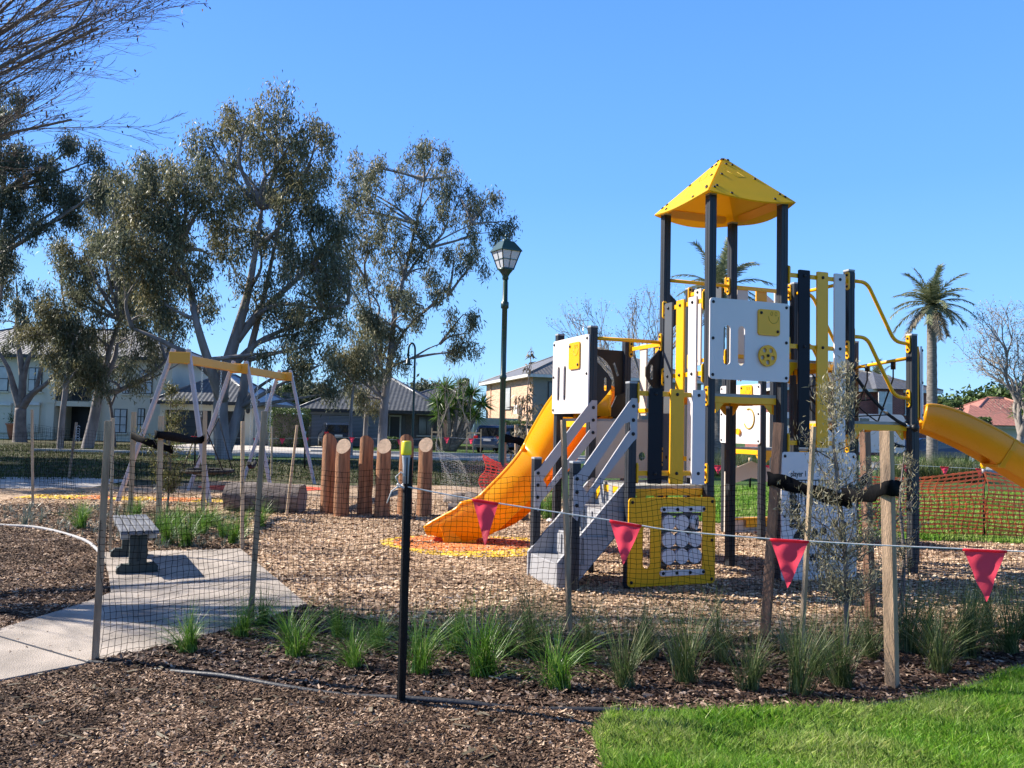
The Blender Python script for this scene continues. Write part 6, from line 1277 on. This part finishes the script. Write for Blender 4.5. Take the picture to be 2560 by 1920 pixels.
for a_, b_ in ((-50, 28), (62, 99)): rect(hs, 'roller_shutter', a_, 1012, b_, 1082, Y, 'creamwall', .06, .12); rect(hs, 'shutter_box', a_ - 1, 1006, b_ + 1, 1013, Y, 'whitetrim', .12, .25)
hiproof(hs, x0, x1, Y, Y + 10, zt_, 2.4, 'tilep', .6)
# cream garage house
Y = 55.; hs = thing('garage_house', (hx(520, Y), Y, 0), 'low cream garage wing with two dark doors and grey tiled roof', 'house'); x0, x1 = hx(398, Y), hx(633, Y); ze = hz(500, 1003, Y)
d0 = [(410, 527), (563, 611)]
m = MB(); zh = hz(500, 1026, Y); e = [x0] + [hx(p, Y) for ab in d0 for p in ab] + [x1]
for i in (0, 2, 4): m.box(((e[i] + e[i + 1]) / 2, Y + .2, ze / 2), (e[i + 1] - e[i], .4, ze))
for i in (1, 3): m.box(((e[i] + e[i + 1]) / 2, Y + .2, (ze + zh) / 2), (e[i + 1] - e[i], .4, ze - zh))
m.box(((x0 + x1) / 2, Y + 4.4, ze / 2), (x1 - x0, 7.9, ze)); m.build('wall', M['creamwall'], hs)
for p in d0:
    o, (a_, b_, za, zb, y) = rect(hs, 'garage_door', p[0], 1026, p[1], 1100, Y + .40, 'darkdoor', .02, .06, z0=.02); m = MB()
    for j in range(1, 4): m.box(((a_ + b_) / 2, y - .035, za + (zb - za) * j / 4), (b_ - a_, .01, .03))
    m.build('door_groove', M['black'], o)
m = MB(); xq = hx(621, Y); m.lathe([(.04, 0), (.12, .08), (.15, .4), (.08, .5), (.02, .58)], (xq, Y - .22, hz(621, 1034, Y)), 8); m.build('wall_lantern', M['darkframe'], hs)
hiproof(hs, x0, x1, Y, Y + 8.5, ze, 2.1, 'tile', .45)
On = Vector((hx(513, Y), Y - .02, hz(513, 1013, Y))); text('78', .36, On, Vector((1, 0, 0)), Vector((0, -1, 0)), 0, 0, hs, M['darkframe'])
# small upper block between
Y = 66.; hs = thing('house', (hx(470, Y), Y, 0), 'cream upper storey with tiled roof glimpsed between the gum trunks', 'house'); m = MB(); x0, x1 = hx(436, Y), hx(520, Y); m.box(((x0 + x1) / 2, Y + 3, hz(470, 962, Y) / 2), (x1 - x0, 6, hz(470, 962, Y))); m.build('wall', M['creamwall'], hs); window(hs, 441, 930, 452, 958, Y); hiproof(hs, x0, x1, Y, Y + 6, hz(470, 962, Y) - .5, 1.8, 'tile', .4)
# grey brick bungalow
Y = 57.; hs = thing('bungalow', (hx(920, Y), Y, 0), 'grey single storey house with wide roller garage door behind the timber posts', 'house'); x0, x1 = hx(762, Y), hx(1098, Y); ze = hz(900, 1024, Y)
m = MB(); m.box(((x0 + hx(955, Y)) / 2, Y + 4, ze / 2), (hx(955, Y) - x0, 8, ze)); m.box(((hx(955, Y) + x1) / 2, Y + 5, ze / 2), (x1 - hx(955, Y), 7, ze)); m.build('wall', M['greybrick'], hs)
o, (a_, b_, za, zb, y) = rect(hs, 'garage_door', 780, 1040, 950, 1107, Y, 'greywall', .05, .08, z0=.05); m = MB()
for j in range(1, 22): m.box(((a_ + b_) / 2, y - .045, za + (zb - za) * j / 22), (b_ - a_, .012, .03))
m.build('roller_slats', M['dgrey'], o)
rect(hs, 'beam', 775, 1028, 955, 1038, Y, 'greywall', .08, .1); Y2 = Y + 1.5
rect(hs, 'front_door', 976, 1042, 999, 1100, Y2, 'darkdoor', .06, .08, z0=.1); rect(hs, 'door_frame', 973, 1038, 1003, 1100, Y2, 'whitetrim', .02, .06, z0=.1); rect(hs, 'porch_panel', 1004, 1040, 1014, 1100, Y2, 'dgrey', .03, .06, z0=.1)
window(hs, 1046, 1040, 1088, 1088, Y2, blind=False, nv=2, nh=1); rect(hs, 'eave_panel', 1040, 1028, 1092, 1037, Y2, 'whitetrim', .06, .1)
m = MB(); m.box((hx(1000, Y), Y + .5, .06), (hx(1090, Y) - hx(960, Y), 2.2, .12)); m.build('porch', M['kerb'], hs)
hiproof(hs, x0, x1, Y, Y + 9, ze, 2.75, 'tile', .5)
C_ = (hx(1000, Y), Y - .2, 0); uvmesh('porch_roof', [[(hx(965, Y), Y - .4, ze + .02), (hx(1062, Y), Y - .4, ze + .02), (hx(1015, Y), Y + 2.4, ze + 1.05)]], M['tile'], hs)
Yb = 75.; hs = thing('house', (hx(1095, Yb), Yb, 0), 'far house roof rising behind the grey bungalow and yuccas', 'house'); m = MB(); m.box((hx(1095, Yb), Yb + 3, 2.0), (6, 6, 4.0)); m.build('wall', M['creamwall'], hs); hiproof(hs, hx(1095, Yb) - 3, hx(1095, Yb) + 3, Yb, Yb + 6, 3.9, 1.5, 'tiled', .4)
# peach brick two storey house: long lit wall receding left, front wall facing us
hs = thing('brick_house', (1.55, 61, 0), 'peach brick two storey house with grey tiled roof left of the play unit', 'house'); c1 = Vector((1.55, 61, 0)); c0 = Vector((-2.35, 75, 0)); dl = (c0 - c1).normalized(); dr = Vector((-dl.y, dl.x, 0)) * -1; ze = 5.6
ang = math.atan2(dr.y, dr.x); Rz = Matrix.Rotation(ang, 3, 'Z'); wid, dep = 14.0, 14.5
def hl(u, v, z=0): return c1 + dr * u + dl * v + ZU * z
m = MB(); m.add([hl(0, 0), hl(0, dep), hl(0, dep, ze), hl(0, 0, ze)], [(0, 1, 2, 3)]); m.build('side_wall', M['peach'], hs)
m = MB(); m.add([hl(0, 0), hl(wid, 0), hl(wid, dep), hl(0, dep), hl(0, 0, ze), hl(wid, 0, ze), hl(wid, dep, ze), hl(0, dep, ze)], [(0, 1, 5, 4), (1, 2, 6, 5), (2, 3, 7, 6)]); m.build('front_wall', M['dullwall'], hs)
def lwin(u, v, du, dv, z0, z1, mat, name='window', out=None):
    a = hl(u, v, z0); b = hl(u + du, v + dv, z0); d = (b - a).normalized(); n_ = d.cross(ZU); m = MB(); m.beam((a + b) / 2 - d * (b - a).length / 2 + ZU * (z1 - z0) / 2 + n_ * 0, b + ZU * (z1 - z0) / 2, .12, z1 - z0, side=n_); o = m.build(name, M['darkframe'], hs)
    m = MB(); m.beam(a + d * .08 + ZU * (z1 - z0) / 2, b - d * .08 + ZU * (z1 - z0) / 2, .15, z1 - z0 - .16, side=n_); m.build('pane', M[mat], o)
lwin(0, 6.0, 0, 1.6, 3.0, 4.9, 'curtain'); lwin(0, 8.4, 0, .7, 1.0, 3.0, 'glass'); lwin(1.2, 0, 1.2, 0, 3.4, 5.1, 'glass'); lwin(2.6, 0, 1.0, 0, 3.4, 5.1, 'glass')
m = MB(); m.box(hl(-.2, 3.3, 3.0), (.35, .9, .7), Rz); m.build('air_conditioner', M['whitetrim'], hs)
m = MB(); m.tube([hl(-.08, 12.6, 0), hl(-.08, 12.6, ze)], .05, 6); m.tube([hl(-.08, 7.6, 0), hl(-.08, 7.6, ze)], .05, 6); m.build('downpipe', M['peach'], hs)
cc_ = hl(0, 0); hiproof(hs, cc_.x, cc_.x + wid, cc_.y, cc_.y + dep, ze, 3.2, 'tilep', .55, fascia='whitetrim', R=Rz, C=cc_)
m = MB(); tq = hl(4.5, 1.5, 7.0); m.tube([tq, tq + ZU * 3.2], .03, 5); m.tube([tq + ZU * 3.1 - Vector((.9, 0, 0)), tq + ZU * 3.1 + Vector((.5, 0, 0))], .02, 4)
for k in range(5): m.tube([tq + ZU * 3.1 + Vector((-.8 + k * .28, -.3, 0)), tq + ZU * 3.1 + Vector((-.8 + k * .28, .3, 0))], .015, 4)
m.build('antenna', M['steel'], hs)
# red brick two storey house
Y = 67.; hs = thing('brick_house', (hx(2120, Y), Y, 0), 'dark red brick two storey house with white windows behind the net climber', 'house'); x0, x1 = hx(1950, Y), hx(2330, Y); ze = hz(2200, 974, Y)
m = MB(); m.box(((x0 + x1) / 2, Y + 5, ze / 2), (x1 - x0, 10, ze)); m.build('wall', M['redbrick'], hs)
for a_ in [(2196, 979, 2230, 1036), (2262, 979, 2282, 1036), (1984, 985, 2006, 1030), (2120, 985, 2140, 1030)]: window(hs, *a_, Y, frame='whitetrim')
rect(hs, 'gable_band', 1950, 1046, 2330, 1050, Y, 'whitetrim', .05, .08); rect(hs, 'garage_door', 2050, 1062, 2140, 1100, Y, 'whitetrim', .05, .08, z0=.05)
hiproof(hs, x0, x1, Y, Y + 10, ze, 2.2, 'tiled', .6, fascia='whitetrim')
xa_, xb_ = hx(2185, Y), hx(2245, Y); m = MB(); m.box(((xa_ + xb_) / 2, Y - .45, ze / 2 + 1.4), (xb_ - xa_, 1.0, ze - 2.9)); m.build('bay', M['redbrick'], hs); window(hs, 2196, 979, 2230, 1036, Y - .95, frame='whitetrim')
uvmesh('bay_roof', [[(xa_ - .4, Y - 1.4, ze), (xb_ + .4, Y - 1.4, ze), ((xa_ + xb_) / 2, Y + 2.5, ze + 1.7)], [(xa_ - .4, Y + 2, ze), (xa_ - .4, Y - 1.4, ze), ((xa_ + xb_) / 2, Y + 2.5, ze + 1.7)], [(xb_ + .4, Y - 1.4, ze), (xb_ + .4, Y + 2, ze), ((xa_ + xb_) / 2, Y + 2.5, ze + 1.7)]], M['tiled'], hs)
# red tile roof house
Y = 70.; hs = thing('house', (hx(2520, Y), Y, 0), 'pale low house with terracotta tiled roof at the right edge', 'house'); x0, x1 = hx(2415, Y), hx(2720, Y); ze = hz(2480, 1064, Y); m = MB(); m.box(((x0 + x1) / 2, Y + 5, ze / 2), (x1 - x0, 10, ze)); m.build('wall', M['creamwall'], hs); hiproof(hs, x0, x1, Y, Y + 9, ze, 2.6, 'tiler', .6, fascia='whitetrim')
xc = hx(2475, Y); uvmesh('gable_roof', [[(xc - 3, Y - 1.6, ze + .02), (xc + 3.2, Y - 1.6, ze + .02), (xc, Y + 3, ze + 1.9)]], M['tiler'], hs); window(hs, 2440, 1070, 2470, 1088, Y, frame='whitetrim')
# fences and pot
def fence(label, a, b, h, n, mat='fencecol'):
    a = Vector((*a, 0)); b = Vector((*b, 0)); root = thing('fence', a, label, 'fence'); m = MB(); m.beam(a + ZU * h / 2, b + ZU * h / 2, .03, h, side=(0, 1, 0)) ; o = m.build('sheet', M[mat], root); m = MB()
    for i in range(n + 1): p = a.lerp(b, i / n); m = MB(); m.box(p + ZU * h / 2 - Vector((0, .03, 0)), (.06, .06, h)); m.build('post', M[mat], root)
    k = int((b - a).length / .2); m = MB()
    for i in range(k): p = a.lerp(b, (i + .5) / k); m.box(p + ZU * h / 2 - Vector((0, .025, 0)), (.05, .03, h - .06))
    m.build('ribs', M[mat], root)
fence('pale green steel fence below the peach brick house', (hx(1186, 56), 56), (hx(1300, 56), 56), hz(1230, 1045, 56), 4)
fence('steel fence along the red tiled house at the right edge', (hx(2420, 62), 62), (hx(2700, 62), 62), 1.6, 6)
pt = thing('plant_pot', (hx(34, 55.5), 55.5, 0), 'terracotta pot standing before the cream house roller shutters', 'plant pot'); m = MB(); m.lathe([(.2, 0), (.33, .4), (.42, .95), (.48, 1.0), (.48, 1.1)], (hx(34, 55.5), 55.5, 0), 14); m.build('pot', M['terracotta'], pt)
np_mesh('foliage', leafcloud(np.array([[hx(34, 55.5), 55.5, 1.35]]), 160, (.2, .2, .2), .2, .05, -.4), 4, M['hedgeleaf'], pt)
for i, (pa, pb, lb_) in enumerate([(1080, 1104, 'timber stake frame round a thin street sapling left of the yuccas'), (1168, 1203, 'timber stake frame round a thin street sapling right of the yuccas')]):
    Yq = 49.; r_ = thing('tree_guard', (hx((pa + pb) / 2, Yq), Yq, 0), lb_, 'tree guard')
    for p in (pa, pb): m = MB(); m.beam((hx(p, Yq), Yq, 0), (hx(p, Yq), Yq, 1.45), .07, .07); m.build('stake', M['stake_pale'], r_)
    m = MB(); m.beam((hx(pa, Yq), Yq, 1.2), (hx(pb, Yq), Yq, 1.2), .05, .1); m.build('rail', M['stake_pale'], r_)
    bare('thin leafless street sapling in the %s timber guard' % ('left' if i == 0 else 'right'), (hx((pa + pb) / 2, Yq), Yq + .2, 0), 3.6, .045, 60 + i, .35, 4, 'twigp', 0, n0=3, fork=.4)
rock(1232, 1122, .35, 'rounded boulder in the bed under the yuccas', M['terracotta'], .7, 8, dy=0); rock(1205, 1120, .3, 'smaller boulder in the bed left of the rounded one', M['terracotta'], .7, 11)
for i, px in enumerate((980, 1095)): hedge('round_shrub', 'low round grey green shrub %s of the front door of the grey bungalow' % ('right' if i else 'left'), (hx(px, 53), 53, 0), (1.1, 1.0, .75), 900, seed=20 + i, cat='shrub', cone=.4)

# ================================================================ VEHICLES
def paint(name, c, r=.25): return pm(name, c, r, .05, 1, spec=.7)
def car(label, cen, rot, L_, Wd, H_, col, group=None, suv=True):
    root = thing('parked_car', cen, label, 'car', group); C_ = Vector(cen); R = Matrix.Rotation(rot, 3, 'Z'); pc = paint('car_paint', col)
    # side profile, x forward (rear at -L/2)
    h = L_ / 2; pr_ = [(-h, .35), (-h - .02, .75), (-h + .05, 1.0), (-h + .25, H_ - .12), (-h + .5, H_), (.3, H_ + .02), (.75, H_ - .12), (1.25, 1.08), (h - .25, .92), (h, .72), (h, .35)]
    def sec(yf, pin): return [Vector((x, (Wd / 2) * yf * (pin if z > 1.05 else 1), z)) for x, z in pr_]
    m = MB(); secs = [(-1, .80), (-.93, .84), (0, 1), (.93, .84), (1, .80)]; vs = []
    for yf, pin in secs:
        for x, z in pr_: vs.append(C_ + R @ Vector((x * (1 if abs(yf) < .95 else .985), (Wd / 2) * yf * (pin / .84 * .86 if z > 1.05 else 1), z - (.03 if abs(yf) > .95 and z > 1 else 0))))
    k = len(pr_); fs = [(i * k + j, (i + 1) * k + j, (i + 1) * k + (j + 1) % k, i * k + (j + 1) % k) for i in range(4) for j in range(k)] + [tuple(range(k)), tuple(4 * k + j for j in range(k))[::-1]]
    m.add(vs, fs); m.build('body', pc, root, .03)
    wn = [(-h + .42, 1.08), (-h + .60, H_ - .16), (.28, H_ - .13), (.62, H_ - .24), (1.05, 1.10)]
    for sg in (-1, 1):
        m = MB(); y = Wd / 2 * .90 * sg; m.add([C_ + R @ Vector((x, y * (1.0 if z < 1.2 else .965), z)) for x, z in wn] + [C_ + R @ Vector((x, y * .8, z)) for x, z in wn], [(0, 1, 2, 3, 4) if sg < 0 else (4, 3, 2, 1, 0)]); m.build('side_window', M['carglass'], root)
    m = MB(); rw = [(-h - .0, 1.04), (-h + .21, H_ - .14)]; m.add([C_ + R @ Vector((rw[0][0] + .03, -Wd * .39, rw[0][1])), C_ + R @ Vector((rw[0][0] + .03, Wd * .39, rw[0][1])), C_ + R @ Vector((rw[1][0], Wd * .34, rw[1][1])), C_ + R @ Vector((rw[1][0], -Wd * .34, rw[1][1]))], [(3, 2, 1, 0)]); m.build('rear_window', M['carglass'], root)
    for sg in (-1, 1):
        m = MB(); m.box(C_ + R @ Vector((-h + .02, sg * Wd * .41, .95)), (.12, .28, .17), R); m.build('tail_light', M['tail'], root, .02)
    m = MB(); m.box(C_ + R @ Vector((-h - .03, 0, .80)), (.02, .5, .13), R); m.build('number_plate', M['white'], root)
    m = MB(); m.box(C_ + R @ Vector((-h + .02, 0, .42)), (.14, Wd * .92, .18), R); m.build('bumper', M['dgrey'], root, .02)
    for sx in (-1, 1):
        for sg in (-1, 1):
            c = C_ + R @ Vector((sx * L_ * .30, sg * (Wd / 2 - .09), .34)); y_ = R @ Vector((0, 1, 0)); m = MB(); m.tube([c - y_ * .12, c - y_ * .10, c + y_ * .10, c + y_ * .12], [.30, .34, .34, .30], 18); w_ = m.build('wheel', M['tyre'], root); m = MB(); m.tube([c + y_ * (sg * .10), c + y_ * (sg * .125)], [.22, .20], 14); m.build('rim', M['steel'], w_)
    return root
car('dark blue black suv seen from behind in front of the roller garage door', (hx(838, 55.2), 55.2, 0), math.radians(108), 4.6, 1.85, 1.62, (.012, .018, .03))
car('dark blue suv parked beside the pale steel fence behind the lantern post', (hx(1252, 51.5), 51.5, 0), math.radians(70), 4.5, 1.85, 1.68, (.02, .05, .12))
car('dark blue wagon parked behind the strappy hedge and the palm', (hx(2350, 50), 50, 0), math.radians(14), 4.7, 1.85, 1.5, (.03, .045, .08))
# caravan
Y = 48.; xa_, xb_ = hx(1926, Y), hx(2262, Y); cv = thing('caravan', ((xa_ + xb_) / 2, Y + 1.2, 0), 'white caravan with dark windows and a black swoosh behind the play unit', 'caravan'); ztp = hz(2000, 1031, Y)
m = MB(); cx = (xa_ + xb_) / 2; m.prism(rrect(xa_ - cx, .6, xb_ - cx, ztp, .3), 2.3, (cx, Y + 2.3, 0), (1, 0, 0), (0, 0, 1)); m.build('body', M['white'], cv, .03)
for a_, b_ in ((1966, 1988), (2080, 2110), (2150, 2172)): rect(cv, 'window', a_, 1046, b_, 1064, Y, 'carglass', .03, .04)
rect(cv, 'door', 1992, 1044, 2012, 1094, Y, 'capg', .03, .05)
m = MB(); pts_ = [Vector((hx(2200 + 62 * t, Y), Y - .03, 1.6 - .7 * math.sin(t * 1.6) + .1 * t)) for t in np.linspace(0, 1, 12)]; m.tube(pts_, list(.03 + .09 * np.sin(np.linspace(.1, 3., 12))), 4); m.build('swoosh', M['black'], cv)
for k in (-1.0, -.1): c = Vector((cx + k, Y + .1, .36)); m = MB(); m.tube([c, c + Vector((0, .22, 0))], .36, 18); m.build('wheel', M['tyre'], cv)
m = MB(); m.beam((xb_ - .1, Y + 1.1, .55), (xb_ + 1.3, Y + 1.1, .5), .12, .12); m.build('drawbar', M['dgrey'], cv)
# unseen gums added outside the frame at the left to cast shade across the lawn
for i, (X_, Y_) in enumerate(((-22.5, 25.5), (-25, 31.), (-21.8, 21.5))):
    rr_ = np.random.default_rng(70 + i); root = thing('gum_tree', (X_, Y_, 0), 'unseen gum tree added outside the left frame edge for lawn shade, %s of three' % ords[i], 'gum tree'); m = MB(); m.tube([Vector((X_, Y_, -.1)), Vector((X_ - .3, Y_, 4)), Vector((X_, Y_ + .3, 9))], [.32, .22, .08], 10)
    C = []
    for k in range(16): c_ = np.array([X_ + rr_.uniform(-2.2, 2.2), Y_ + rr_.uniform(-2.5, 2.5), rr_.uniform(4.5, 11)]); C.append(ell(c_, (1.1, 1.1, 1.0), 10, rr_)); m.tube([Vector((X_, Y_, 3.8)), Vector(c_)], [.07, .02], 5, False)
    m.build('trunk', M['bark'], root); np_mesh('crown', leafcloud(np.concatenate(C), 110, (.25, .25, .3), .26, .07, 1.0, rr_), 4, M['gumleaf'], root)
